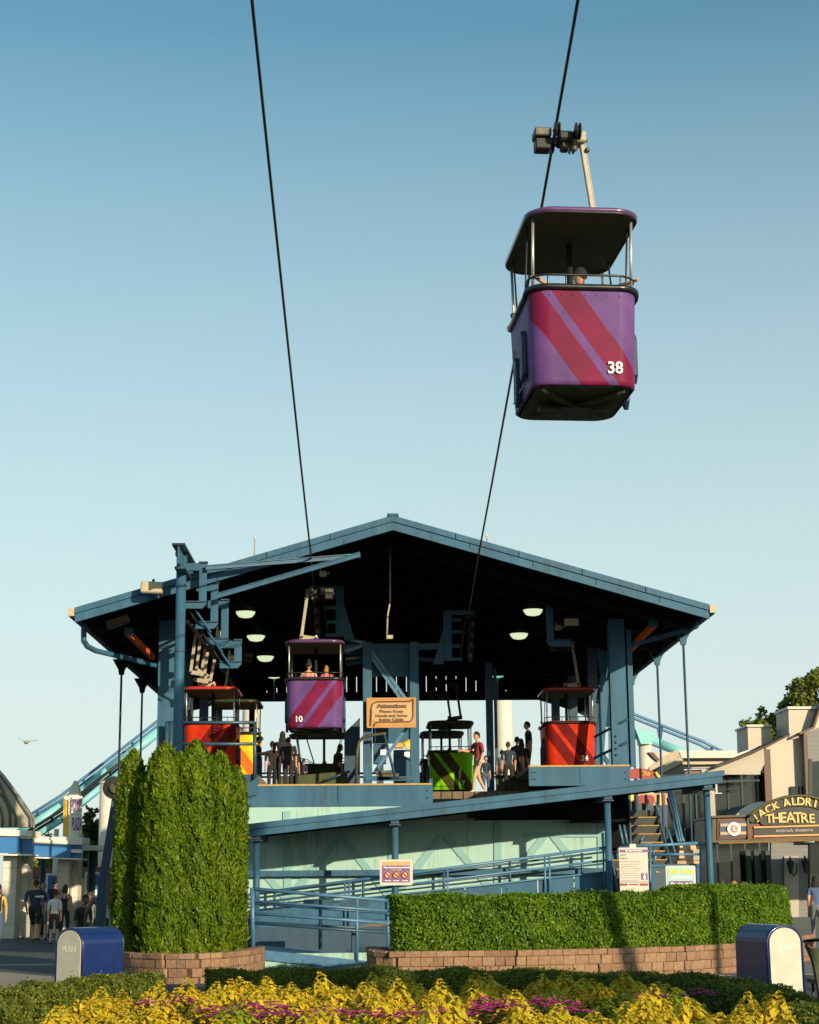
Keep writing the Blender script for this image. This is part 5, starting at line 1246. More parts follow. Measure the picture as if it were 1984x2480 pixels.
bin_((pB.x, 25.4, 0), R(-36), 'blue trash can with a grey flap in the shade beside the left planter', w_=.56, d_=.80, h_=hB)
pB, hB = bin_at(1868, 2400, 2238, 24.0)
bin_((pB.x, 24.0, 0), R(16), 'blue trash can with a brightly lit cream PUSH flap in front of the right planter', w_=.56, d_=.86, h_=hB)
# dark chair / stroller edge at far right
q = P(1968, 2330, 21.5)
t = thing('wooden_bench', 'dark olive bench end cut by the right edge of the frame', 'bench', (q.x+.05, 21.5, 0))
b = MB(); b.prism([P(1951, 2290, 21.5), P(1962, 2296, 21.5), P(2010, 2298, 21.5), P(2010, 2400, 21.5), P(1980, 2392, 21.5), P(1968, 2330, 21.5)], (0, .06, 0)); b.put('backrest', 'under_green', t)
b = MB(); b.tube([P(1950, 2289, 21.45), P(1960, 2297, 21.45), P(1974, 2340, 21.45), P(1982, 2392, 21.45), P(1984, 2420, 21.45)], .02, 6); b.put('frame', 'black_metal', t)
b = MB(); b.box((q.x+.3, 21.8, .42), (.5, .5, .05)); b.put('seat', 'under_green', t)
for dx in (.1, .5):
    b = MB(); b.tube([(q.x+dx, 21.95, .4), (q.x+dx, 21.95, 0)], .02, 6); b.put('leg', 'black_metal', t)

# ================================================================ COASTER
def track(name, lb, spine, D0, D1, cols, rail_off, wd, up_rails=True):
    t = thing(name, lb, 'coaster track', P(*spine[0], D0)); n = len(spine)
    pts = [P(x, y, D0+(D1-D0)*i/(n-1)) for i, (x, y) in enumerate(spine)]
    b = MB(); b.smooth = True
    for a, c in zip(pts, pts[1:]): b.bar(a, c, .55, wd)
    b.smooth = False; b.put('box_spine', cols[0], t)
    for sy in (-.75, .75):
        b = MB(); b.tube([p+V(0, sy, wd*.5+rail_off) for p in pts], .085, 8); b.put('running_rail', cols[1], t)
    tot = (pts[-1]-pts[0]).length; k_ = int(tot/2.4)
    for i in range(k_):
        f = (i+.5)/k_*(n-1); j = int(f); p = pts[j].lerp(pts[min(n-1, j+1)], f-j)
        b = MB(); b.bar(p+V(0, -.75, wd*.5+rail_off), p+V(0, 0, wd*.4), .12, .12); b.bar(p+V(0, .75, wd*.5+rail_off), p+V(0, 0, wd*.4), .12, .12); b.put('cross_tie', cols[1], t)
    return t
track('coaster_track', 'upper teal and blue coaster track climbing from the left buildings behind the station', [(40, 2022), (150, 1953), (262, 1868), (385, 1772), (430, 1735)], 96, 96, ('coaster_teal', 'coaster_blue'), .30, .42)
track('coaster_track', 'lower teal coaster track below the climbing one, ending behind the arborvitae', [(70, 2035), (150, 1985), (250, 1903), (330, 1842)], 92, 92, ('coaster_teal', 'dark_steel'), .25, .28)
track('coaster_track', 'teal coaster track descending to the right behind the station column', [(1400, 1715), (1500, 1762), (1600, 1802), (1700, 1842), (1760, 1872)], 96, 96, ('coaster_teal', 'coaster_blue'), .75, .45)
t = thing('coaster_support', 'thick white round coaster support behind the right station column', 'column', P(1563, 1870, 96))
b = MB(); b.smooth = True; q = P(1563, 1800, 96); b.tube([(q.x, 96, 0), (q.x, 96, q.z)], .38, 18); b.put('shaft', 'white_paint', t)
b = MB(); b.prism([P(1538, 1762, 95.4), P(1590, 1778, 95.4), P(1574, 1802, 95.4), P(1553, 1802, 95.4)], (0, 1.0, 0)); b.put('head_gusset', 'coaster_teal', t)
b = MB(); b.lathe([(.45, 0), (.45, .1)], (q.x, 96, q.z-.1), 16); b.put('collar', 'white_paint', t)
for (x, y, D, r, lb) in ((1216, 1560, 80, .42, 'cream sunlit coaster column seen through the station right of the thin post'), (611, 1560, 80, .42, 'cream column seen through the station beside the yellow cabin'),
                         (263, 1893, 86, .42, 'white support column behind the blue leaning post at left')):
    q = P(x, y, D); t = thing('support_column', lb, 'column', (q.x, D, 0)); b = MB(); b.smooth = True; b.tube([(q.x, D, 0), (q.x, D, q.z)], r, 16); b.put('shaft', 'white_paint', t)
    b = MB(); b.lathe([(r*1.1, 0), (r*1.1, .12)], (q.x, D, q.z-.1), 16); b.put('collar', 'white_paint', t)
for (x, y, lb) in ((618, 1303, 'thin cream mast tip above the left roof slope'), (1180, 1298, 'thin cream mast tip above the right roof slope')):
    D = 110; q = P(x, y, D); t = thing('mast', lb, 'mast', (q.x, D, 0)); b = MB(); b.tube([(q.x, D, 0), (q.x, D, q.z-1), (q.x, D, q.z)], [.14, .07, .05], 8); b.put('pole', 'cream_arm', t)
    b = MB(); b.ball((q.x, D, q.z), .1, 8); b.put('finial', 'white_paint', t)
# blue leaning post with wheel
D = 33.6
t = thing('leaning_post', 'dark blue leaning post with a round wheel at its top, half behind the arborvitae', 'post', P(262, 2150, D))
b = MB(); b.add([*[P(x, y, D) for x, y in ((240, 2125), (262, 2125), (292, 1925), (272, 1925))], *[P(x, y, D+.25) for x, y in ((240, 2125), (262, 2125), (292, 1925), (272, 1925))]],
      [(0, 1, 2, 3), (7, 6, 5, 4), (0, 4, 5, 1), (1, 5, 6, 2), (2, 6, 7, 3), (3, 7, 4, 0)]); b.put('post', 'station_blue_dark', t)
b = MB(); b.bar(P(251, 2125, D+.12), V(P(246, 2125, D).x-.05, D+.12, 0), .17, .25); b.put('foot', 'station_blue_dark', t)
b = MB(); b.lathe([(.05, -.07), (.21, -.07), (.22, -.02), (.22, .05), (.05, .07)], P(277, 1908, D-.05), 20, Matrix.Rotation(R(90), 3, 'X')); b.put('wheel', 'dark_steel', t)
b = MB(); b.lathe([(.04, -.1), (.11, -.1), (.11, .1), (.04, .1)], P(281, 1908, D-.08), 14, Matrix.Rotation(R(90), 3, 'X')); b.put('hub', 'worn_steel', t)
b = MB(); b.ball(P(295, 1882, D), .06, 8); b.put('red_cap', 'sign_red', t)
# gull
q = P(64, 1798, 46); t = thing('seagull', 'small gull gliding with raised wings in the pale sky at far left', 'bird', q); local(t)
b = MB(); b.smooth = True; b.tube([(.02, .2, .02), (.0, .08, .01), (0, -.06, 0), (-.02, -.17, .01), (-.02, -.21, 0)], [.01, .05, .055, .03, .008], 8)
for s, pts in ((-1, [(0, 0, .02), (-.13, .02, .06), (-.22, .06, .10), (-.195, .0, .12)]), (1, [(0, 0, .02), (.15, .02, .04), (.30, .06, .05), (.24, 0, .06)])):
    v = [V(*p) for p in pts]; b.add([v[0]+V(0, .06, 0), v[0]-V(0, .05, 0), v[1]-V(0, .04, 0), v[1]+V(0, .07, 0), v[2]]+[x+Z*.012 for x in (v[0]+V(0, .06, 0), v[0]-V(0, .05, 0), v[1]-V(0, .04, 0), v[1]+V(0, .07, 0), v[2])],
      [(0, 1, 2, 3), (3, 2, 4), (5, 8, 7, 6), (8, 9, 7), (0, 3, 8, 5), (3, 4, 9, 8), (1, 6, 7, 2), (2, 7, 9, 4)])
b.add([(0, .18, .01), (-.04, .28, .01), (.04, .28, .01), (0, .18, .02)], [(0, 1, 2), (3, 2, 1)])
b.put('body', 'print_grey', t)

# ================================================================ LEFT BUILDING
D = 56.0
def slab(t, pts, D, th, mat, name='wall'):
    b = MB(); b.prism([P(x, y, D) for x, y in pts], (0, th, 0)); return b.put(name, mat, t)
t = thing('gate_building', 'white entrance building with a broad blue band and seamed grey roof at far left', 'building', P(40, 2230, D))
slab(t, [(-160, 2003), (78, 2012), (78, 2026), (-160, 2020)], D-.6, 1.5, 'art_deco_white', 'cornice')
slab(t, [(-160, 2014), (74, 2022), (74, 2032), (-160, 2026)], D-.45, 1.5, 'art_deco_white', 'cornice')
slab(t, [(-160, 2026), (48, 2028), (48, 2066), (-160, 2065)], D-.5, .3, 'art_deco_blue', 'blue_band'); slab(t, [(48, 2028), (79, 2031), (78, 2069), (48, 2066)], D-.3, .3, 'art_deco_blue', 'blue_band')
slab(t, [(-160, 2065), (78, 2069), (78, 2073), (-160, 2069)], D-.55, 1.5, 'art_deco_white', 'lower_moulding')
slab(t, [(78, 2026), (200, 2028), (200, 2044), (78, 2040)], D+.5, 1.5, 'art_deco_white', 'parapet'); slab(t, [(78, 2033), (198, 2037), (198, 2046), (78, 2043)], D+.4, 1.2, 'art_deco_white', 'cornice')
slab(t, [(78, 2043), (172, 2046), (172, 2077), (78, 2074)], D+.45, .3, 'art_deco_blue', 'blue_band'); slab(t, [(172, 2047), (198, 2050), (197, 2079), (172, 2077)], D+.6, .3, 'art_deco_blue', 'blue_band')
slab(t, [(172, 2057), (198, 2058), (198, 2066), (172, 2065)], D+.35, .1, 'print_white', 'white_flash')
slab(t, [(72, 2075), (197, 2079), (196, 2083), (72, 2078)], D+.3, 1.2, 'art_deco_white', 'lower_moulding')
for (x0, x1, D_, m_, y0, nm) in ((8, 42, D, 'pillar_block', 2070, 'pillar'), (42, 68, D+.9, 'pillar_block', 2072, 'pillar'), (140, 169, D+1, 'pillar_block', 2080, 'pillar'), (169, 190, D+1.6, 'pillar_block', 2082, 'pillar')):
    a0 = P(x0, y0, D_); a1 = P(x1, y0, D_); n = 6; hh = a0.z
    o = MB(); o.bb(a0.x+.02, a1.x-.02, D_+.02, D_+.8, 0, hh-.02); o = o.put(nm, 'pillar_block', t)
    for i in range(n):
        b = MB(); b.box(((a0.x+a1.x)/2, D_+.4, hh*(i+.5)/n), (a1.x-a0.x, .82, hh/n-.02), chamfer=.01); b.put('block', m_, o)
# roof of the building: seamed fabric gable
slab(t, [(-160, 1700), (0, 1875), (30, 1915), (73, 1979), (73, 2003), (-160, 2003)], D+1.5, .8, 'roof_fabric', 'roof')
for pts in ([(0, 1922), (16, 1945), (24, 1972), (24, 2003)], [(-5, 1890), (22, 1950), (38, 1975), (38, 2003)], [(0, 1878), (30, 1917), (73, 1980), (73, 2003)], [(-20, 1935), (0, 1955), (6, 1985), (6, 2003)]):
    b = MB(); b.tube([P(x, y, D+1.45) for x, y in pts], .04, 5); b.put('seam', 'roof_seam', t)
# pylon sign
t = thing('pylon_sign', 'tall cream pylon sign with a pointed top, yellow side and POINT PLAZA lettering', 'sign', P(176, 2025, D))
slab(t, [(166, 2028), (166, 1925), (172, 1905), (180, 1890), (188, 1905), (191, 1925), (192, 2028)], D+1, .5, 'art_deco_white', 'pylon'); slab(t, [(152, 2026), (154, 1936), (166, 1936), (166, 2027)], D+1.1, .4, 'yellow_paint', 'yellow_side')
slab(t, [(154, 1936), (156, 1925), (170, 1922), (170, 1940)], D+1.05, .4, 'art_deco_white', 'shoulder')
for (y0, y1, s_) in ((1928, 1972, 'POINT'), (1974, 2017, 'PLAZA')):
    plate(t, 174, y0, 198, y1, D+.9, 'print_white', 'letter_board', r=.02, th=.06)
    lett(t, s_, 186, (y0+y1)/2, D+.85, 30, 23, 'sign_purple', bold=1.1, dy=.01, spacing=1.0)
# beam and rear wall right of it
t = thing('flat_canopy', 'flat cream canopy beam reaching right from the entrance building', 'canopy', P(220, 2060, D+3))
slab(t, [(196, 2048), (252, 2047), (252, 2060), (196, 2060)], D+3, 2, 'art_deco_white', 'roof_beam')
for x in (219, 228): b = MB(); q = P(x, 2060, D+3.5); b.tube([(q.x, D+3.5, 0), (q.x, D+3.5, q.z)], .07, 8); b.put('post', 'mullion', t)
t = thing('brick_wall', 'low brick red boundary wall behind the people at left', 'wall', P(140, 2170, 73))
slab(t, [(60, 2100), (290, 2100), (290, 2200), (60, 2200)], 73, .4, 'brick_dark', 'upper_wall'); slab(t, [(60, 2130), (205, 2128), (205, 2208), (60, 2208)], 72.5, .4, 'sign_orange', 'lower_wall')  # orange slab paints the sunlit part of the brick wall
for i, (x, y, lb) in enumerate(((131, 2115, 'blue and white ticket machine left of the lit pillar'), (225, 2112, 'blue and white ticket machine near the leaning post'))):
    t = thing('ticket_machine', lb, 'ticket machine', P(x, 2200, 62), group='ticket machines at the entrance'); q = P(x, y, 62)
    b = MB(); b.bb(q.x-.28, q.x+.28, 62, 62.4, 0, q.z); b.put('housing', 'print_white', t); b = MB(); b.bb(q.x-.2, q.x+.2, 61.96, 61.998, q.z-.6, q.z-.08); b.put('top_panel', 'art_deco_blue', t)
    b = MB(); b.bb(q.x-.2, q.x+.2, 61.96, 61.998, q.z-1.3, q.z-.8); b.put('screen', 'art_deco_blue', t)
for (x, y0, D_, lb) in ((105, 2070, 60, 'grey-green pole behind the man in navy'), (74, 2070, 61, 'cream pole beside the left pillar'), (137, 2008, 70, 'thin cream pole above the blue band')):
    q = P(x, y0, D_); t = thing('pole', lb, 'pole', (q.x, D_, 0)); b = MB(); b.tube([(q.x, D_, 0), (q.x, D_, q.z)], .1, 8); b.put('shaft', 'white_paint' if x != 105 else 'mullion', t)

# ================================================================ RIGHT BUILDINGS
D = 64.0
t = thing('brick_shop', 'brick shop with a deep cream cornice right of the station', 'building', P(1720, 1900, 72))
slab(t, [(1658, 1866), (1990, 1852), (1990, 1990), (1658, 1990)], 72, 8, 'brick', 'wall'); slab(t, [(1652, 1852), (1990, 1846), (1990, 1856), (1656, 1862)], 71.7, .3, 'clapboard_cream', 'frieze')
slab(t, [(1644, 1836), (1652, 1852), (1990, 1846), (1990, 1832)], 71.4, .6, 'cream_plaster', 'frieze'); slab(t, [(1642, 1818), (1990, 1818), (1990, 1834), (1650, 1836)], 71.0, 1.0, 'white_paint', 'cornice')
slab(t, [(1644, 1818), (1654, 1850), (1660, 1880), (1660, 1900), (1590, 1900), (1576, 1868), (1600, 1848)], 71.2, .8, 'clapboard_grey', 'side_gable')
for k_ in range(2):
    b = MB(); b.bar(P(1574+k_*4, 1866+k_*12, 71.1), P(1644+k_*8, 1822+k_*16, 71.1), .2, .28); b.put('rake_moulding', 'beige', t)
slab(t, [(1570, 1822), (1640, 1822), (1640, 1840), (1600, 1848), (1583, 1836)], 73.5, .6, 'cream_plaster', 'rear_parapet')
slab(t, [(1570, 1822), (1583, 1822), (1600, 1842), (1594, 1846)], 73.3, .2, 'wood_board', 'parapet_shadow_board')
t = thing('clapboard_building', 'sunlit cream clapboard building with two square parapets and a dark porch, behind the marquee', 'building', P(1900, 2000, D))
slab(t, [(1855, 1812), (1915, 1780), (1990, 1745), (1990, 2036), (1862, 2036)], D, 3, 'clapboard_white', 'wall')
slab(t, [(1811, 1758), (1868, 1758), (1868, 1790), (1870, 1796), (1813, 1816)], D+1.2, 2.0, 'clapboard_white', 'parapet'); slab(t, [(1809, 1755), (1870, 1755), (1870, 1760), (1809, 1760)], D+1.1, 2.2, 'white_paint', 'parapet_cap')
slab(t, [(1910, 1714), (1990, 1714), (1990, 1790), (1912, 1790)], D-.05, 2.0, 'clapboard_white', 'parapet'); slab(t, [(1908, 1711), (1990, 1711), (1990, 1717), (1908, 1717)], D-.15, 2.2, 'white_paint', 'parapet_cap')
b = MB(); b.prism([P(1735, 1855, D-1.6), P(1854, 1806, D-1.6), P(1856, 1811, D-1.6), P(1730, 1861, D-1.6)], (0, 3, 0)); b.prism([P(1854, 1806, D-.3), P(1914, 1776, D-.3), P(1914, 1781, D-.3), P(1856, 1811, D-.3)], (0, 3, 0)); b.put('roof', 'roof_shingle', t)
slab(t, [(1660, 1888), (1738, 1858), (1850, 1812), (1852, 1850), (1840, 1873), (1700, 1873)], D-1.0, .2, 'clapboard_cream', 'porch_gable'); slab(t, [(1700, 1864), (1842, 1858), (1842, 1876), (1700, 1876)], D-1.1, .3, 'clapboard_cream', 'porch_beam')
b = MB(); b.bar(P(1856, 1815, D-.2), P(1862, 1945, D-.2), .25, .2); b.put('corner_board', 'trim_brown', t)
slab(t, [(1915, 1905), (1956, 1904), (1957, 1930), (1915, 1930)], D-.1, .08, 'dark_glass', 'window'); 
b = MB(); b.bar(P(1936, 1905, D-.13), P(1936, 1930, D-.13), .05, .04); b.put('mullion', 'mullion', t)
slab(t, [(1600, 1876), (1862, 1872), (1862, 2040), (1600, 2040)], D+.3, .3, 'dark_glass', 'porch_glazing')
slab(t, [(1690, 1893), (1840, 1888), (1840, 1892), (1690, 1897)], D-.9, .2, 'mullion', 'porch_rail')
for i in range(7):
    x = 1612+i*36+(i*i*7) % 13; b = MB(); q = P(x, 1878, D+.1); b.bb(q.x-.035, q.x+.035, D+.24, D+.29, 0, q.z); b.put('mullion', 'mullion', t)
for x in (1719, 1727): b = MB(); q = P(x, 1915, D-1.2); b.bb(q.x-.06, q.x+.06, D-1.2, D-1, P(x, 1976, D-1.2).z, q.z); b.put('porch_post', 'clapboard_cream', t)
slab(t, [(1600, 2035), (1862, 2035), (1862, 2225), (1600, 2225)], D+.25, .3, 'dark_glass', 'shopfront'); slab(t, [(1868, 2040), (1962, 2040), (1962, 2235), (1868, 2225)], D+.2, .3, 'clapboard_grey', 'entrance_wall_shade_grey')  # grey boards put the marquee's shade into the pale entrance wall
for x in (1812, 1832, 1860): b = MB(); q = P(x, 2060, D-.3); b.bb(q.x-.09, q.x+.09, D-.3, D-.1, 0, q.z); b.put('shopfront_post', 'mullion', t)
slab(t, [(1900, 2074), (1935, 2074), (1935, 2235), (1900, 2225)], D+.12, .08, 'clapboard_cream', 'door')
b = MB(); 
for ya, yb_ in ((2100, 2101),):
    b.bb(P(1745, 2100, 66).x, P(1880, 2100, 66).x, 58.0, 58.1, 0, .4)
b.put('sill', 'mullion', t)
t = thing('grey_house', 'grey clapboard house with a dark gable roof edge cut by the right frame', 'building', P(1975, 1900, 63.7))
slab(t, [(1948, 1776), (1990, 1760), (1990, 2036), (1950, 2036)], 63.7, 2, 'clapboard_grey', 'wall'); b = MB(); b.prism([P(1937, 1774, 63.4), P(1970, 1760, 63.4), P(1990, 1700, 63.4), P(1990, 1712, 63.4), P(1974, 1764, 63.4), P(1940, 1779, 63.4)], (0, 2, 0)); b.put('roof', 'trim_brown', t)
slab(t, [(1968, 1845), (1990, 1842), (1990, 1935), (1968, 1935)], 63.6, .08, 'dark_glass', 'window'); slab(t, [(1960, 1838), (1968, 1838), (1968, 1940), (1960, 1940)], 63.5, .15, 'mullion', 'window_frame')
b = MB(); b.bar(P(1950, 1780, 63.6), P(1957, 1940, 63.6), .14, .14); b.put('downpipe', 'trim_brown', t)
slab(t, [(1962, 2040), (1990, 2040), (1990, 2240), (1962, 2240)], 61.0, .3, 'dark_glass', 'shopfront')
t = thing('awning', 'blue-green barrel awning above the left end of the marquee', 'awning', P(1810, 1970, 60))
slab(t, [(1778, 1978), (1795, 1960), (1815, 1948), (1840, 1942), (1870, 1942), (1870, 1978)], 60, 3, 'station_blue_dark', 'hood'); slab(t, [(1778, 1978), (1789, 1968), (1792, 1978)], 59.9, .05, 'cream_arm', 'end_trim')

# marquee
D = 57.0
t = thing('theatre_marquee', 'arched wooden theatre marquee with gold letters JACK ALDRICH THEATRE and a round emblem', 'marquee', P(1860, 2035, D))
slab(t, [(1726, 1979), (1812, 1976), (1812, 2032), (1726, 2037)], D+.05, 3.2, 'marquee_olive', 'left_box'); slab(t, [(1738, 1984), (1810, 1982), (1810, 2030), (1738, 2034)], D-.0, .05, 'marquee_red', 'left_panel')
slab(t, [(1743, 1989), (1808, 1987), (1808, 2025), (1743, 2030)], D-.03, .03, 'sign_navy', 'emblem_panel')
for y in (1995, 2015): slab(t, [(1745, y), (1808, y-1), (1808, y+6), (1745, y+7)], D-.05, .02, 'sign_cream', 'emblem_stripe')
c_ = P(1777, 2008, D)-Y_*.08; ry = Matrix.Rotation(R(90), 3, 'X')
b = MB(); b.lathe([(.22, -.01), (.22, .01)], c_, 28, ry); b.put('emblem_disc', 'print_white', t)
b = MB()
for k_ in range(20):
    a = 2*math.pi*k_/20; d1 = V(math.cos(a), 0, math.sin(a)); sd_ = V(-math.sin(a), 0, math.cos(a)); q = c_-Y_*.014
    b.add([q+d1*.10+sd_*.012, q+d1*.10-sd_*.012, q+d1*.185], [(0, 1, 2)])
b.prism([c_-Y_*.012+V(.1*math.cos(a), 0, .1*math.sin(a)) for a in [2*math.pi*j/16 for j in range(16)]], (0, -.006, 0)); b.put('emblem_rays', 'sign_red', t)
b = MB(); b.prism([c_-Y_*.02+V(.075*math.cos(a), 0, .075*math.sin(a)) for a in [2*math.pi*j/16 for j in range(16)]], (0, -.006, 0)); b.put('emblem_centre', 'print_white', t)
text('CP', 'emblem_letters', .11, 'sign_red', t, c_-Y_*.03, .003, .003)
slab(t, [(1812, 1996), (2060, 1988), (2060, 2030), (1812, 2032)], D-.02, 3.2, 'marquee_red', 'main_box'); slab(t, [(2060, 1985), (2500, 1970), (2500, 2015), (2060, 2030)], D, 3.2, 'marquee_red', 'right_box'); slab(t, [(1726, 2036), (2060, 2026), (2060, 2031), (1726, 2041)], D-.1, 3.3, 'marquee_olive', 'lower_moulding')
slab(t, [(1724, 1976), (1815, 1973), (1815, 1978), (1724, 1981)], D-.08, 3.3, 'marquee_olive', 'upper_moulding')
b = MB(); q0 = P(1808, 1980, D); q1 = P(1816, 2034, D); b.bb(q0.x, q1.x, D-.08, D+.1, q1.z, q0.z); b.put('corner_post', 'marquee_olive', t)
slab(t, [(1826, 2006), (2060, 1999), (2060, 2019), (1826, 2025)], D-.06, .04, 'marquee_black', 'message_board')
for (x0, y0, x1, y1) in ((1826, 2004, 2060, 1997), (1826, 2026, 2060, 2020)): b = MB(); b.bar(P(x0, y0, D-.08), P(x1, y1, D-.08), .04, .05); b.put('board_trim', 'sign_orange', t)
o = lett(t, 'Aldrich theatre', 1922, 2011, D, 7.5, 90, 'led_text', bold=.15, dy=.08, ry=R(-1.5))
# arch
AX = 1935; def_pts = []
def arc(x): return 1927+ ((x-AX)/122.0)**2*50
outer = [(x, arc(x)) for x in range(1813, 2061, 10)]
slab(t, outer+[(2060, 1996), (1900, 1998), (1848, 1999), (1840, 1990), (1822, 1992), (1812, 1984)], D-.10, .5, 'marquee_black', 'arch_board')
b = MB(); b.tube([P(x, y, D-.14) for x, y in outer], .055, 6); b.put('arch_rim', 'marquee_olive', t)
b = MB(); b.tube([P(x, arc(x)+24+max(0, (1850-x))*.1, D-.14) for x in range(1830, 2061, 10)], .022, 5); b.put('arch_line', 'marquee_olive', t)
word = 'JACK ALDRICH'; xs = [1829, 1843, 1860, 1878, 1889, 1903, 1922, 1938, 1957, 1973, 1990, 2010]
for ch, x in zip(word, xs):
    if ch == ' ': continue
    sl = math.atan2(-(arc(x+6)-arc(x-6)), 12.0); sz = 15 if x < 1835 else 20
    text(ch, 'gold_letter', sz*D/4133*1.35, 'marquee_gold', t, P(x, arc(x)+14+(4 if x < 1835 else 0), D)-Y_*.13, .015, .010, ry=-sl)
for i, ch in enumerate('THEATRE'):
    x = 1861+i*17.3; up_ = (abs(x-1915)/54)**2*3; sz = 27-(abs(x-1915)/54)**2*5
    text(ch, 'gold_letter', sz*D/4133*1.3, 'marquee_gold', t, P(x, 1980+up_, D)-Y_*.13, .015, .008, ry=R(-1.0))
# bulbs
b = MB()
for i in range(70):
    x = 1742+i*4.4
    for r_ in range(2): b.ball(P(x+r_*2, 2041-i*.14+r_*2.0, D+.1+r_*.4), .024, 5)
o = b.put('bulb_row', 'marquee_bulb', t); o['kind'] = 'stuff'
for x, y, lb in ((1915, 2098, 'left black wall lantern on the pale entrance wall under the marquee'), (1951, 2096, 'right black wall lantern on the pale entrance wall under the marquee')):
    q = P(x, y, 63.8); t = thing('wall_lantern', lb, 'lantern', q, group='black wall lanterns under the marquee'); local(t)
    b = MB(); b.lathe([(.03, -.28), (.06, -.24), (.11, -.0), (.15, .14), (.16, .16), (.05, .26), (.02, .36)], (0, 0, 0), 6); b.put('lantern', 'black_metal', t)
    b = MB(); b.tube([(0, 0, -.22), (.12, .05, -.34), (.26, .15, -.2), (.3, .22, .1)], .025, 6); b.put('scroll_arm', 'black_metal', t)
# ================================================================ VEGETATION
import numpy as np
rng = np.random.default_rng(5)
def leaf_mesh(name, pos, nrm, size, mat, droop=0.0, aspect=.5, updir=None, core=None, jitter=.6, sv=.35):
    """one leaf per point: a folded four-sided blade"""
    n = len(pos); nrm = nrm+rng.normal(0, jitter, (n, 3)); nrm /= np.linalg.norm(nrm, axis=1)[:, None]
    a = rng.normal(0, 1, (n, 3)) if updir is None else np.tile(np.array(updir, float), (n, 1))+rng.normal(0, .45, (n, 3))
    t = a-nrm*np.sum(a*nrm, axis=1)[:, None]; t /= np.linalg.norm(t, axis=1)[:, None]; s = np.cross(nrm, t)
    L_ = size*(1+rng.uniform(-sv, sv, n))[:, None]; W = L_*aspect
    v = np.empty((n, 4, 3)); v[:, 0] = pos; v[:, 1] = pos+t*L_*.5+s*W*.5+nrm*L_*.08; v[:, 2] = pos+t*L_-nrm*L_*droop; v[:, 3] = pos+t*L_*.5-s*W*.5+nrm*L_*.08
    vs = v.reshape(-1, 3); f = np.arange(n*4, dtype=np.int32).reshape(n, 4)
    nv = len(vs)
    me = bpy.data.meshes.new(name); me.vertices.add(nv); me.vertices.foreach_set('co', vs.astype(np.float32).ravel())
    me.loops.add(n*4); me.loops.foreach_set('vertex_index', f.ravel()); me.polygons.add(n)
    me.polygons.foreach_set('loop_start', np.arange(0, n*4, 4, dtype=np.int32)); me.polygons.foreach_set('loop_total', np.full(n, 4, dtype=np.int32))
    me.materials.append(M[mat]); me.update(calc_edges=True); me.validate(); return me
def link(me, name, parent=None, loc=(0, 0, 0)): return inst(name, me, parent, loc)

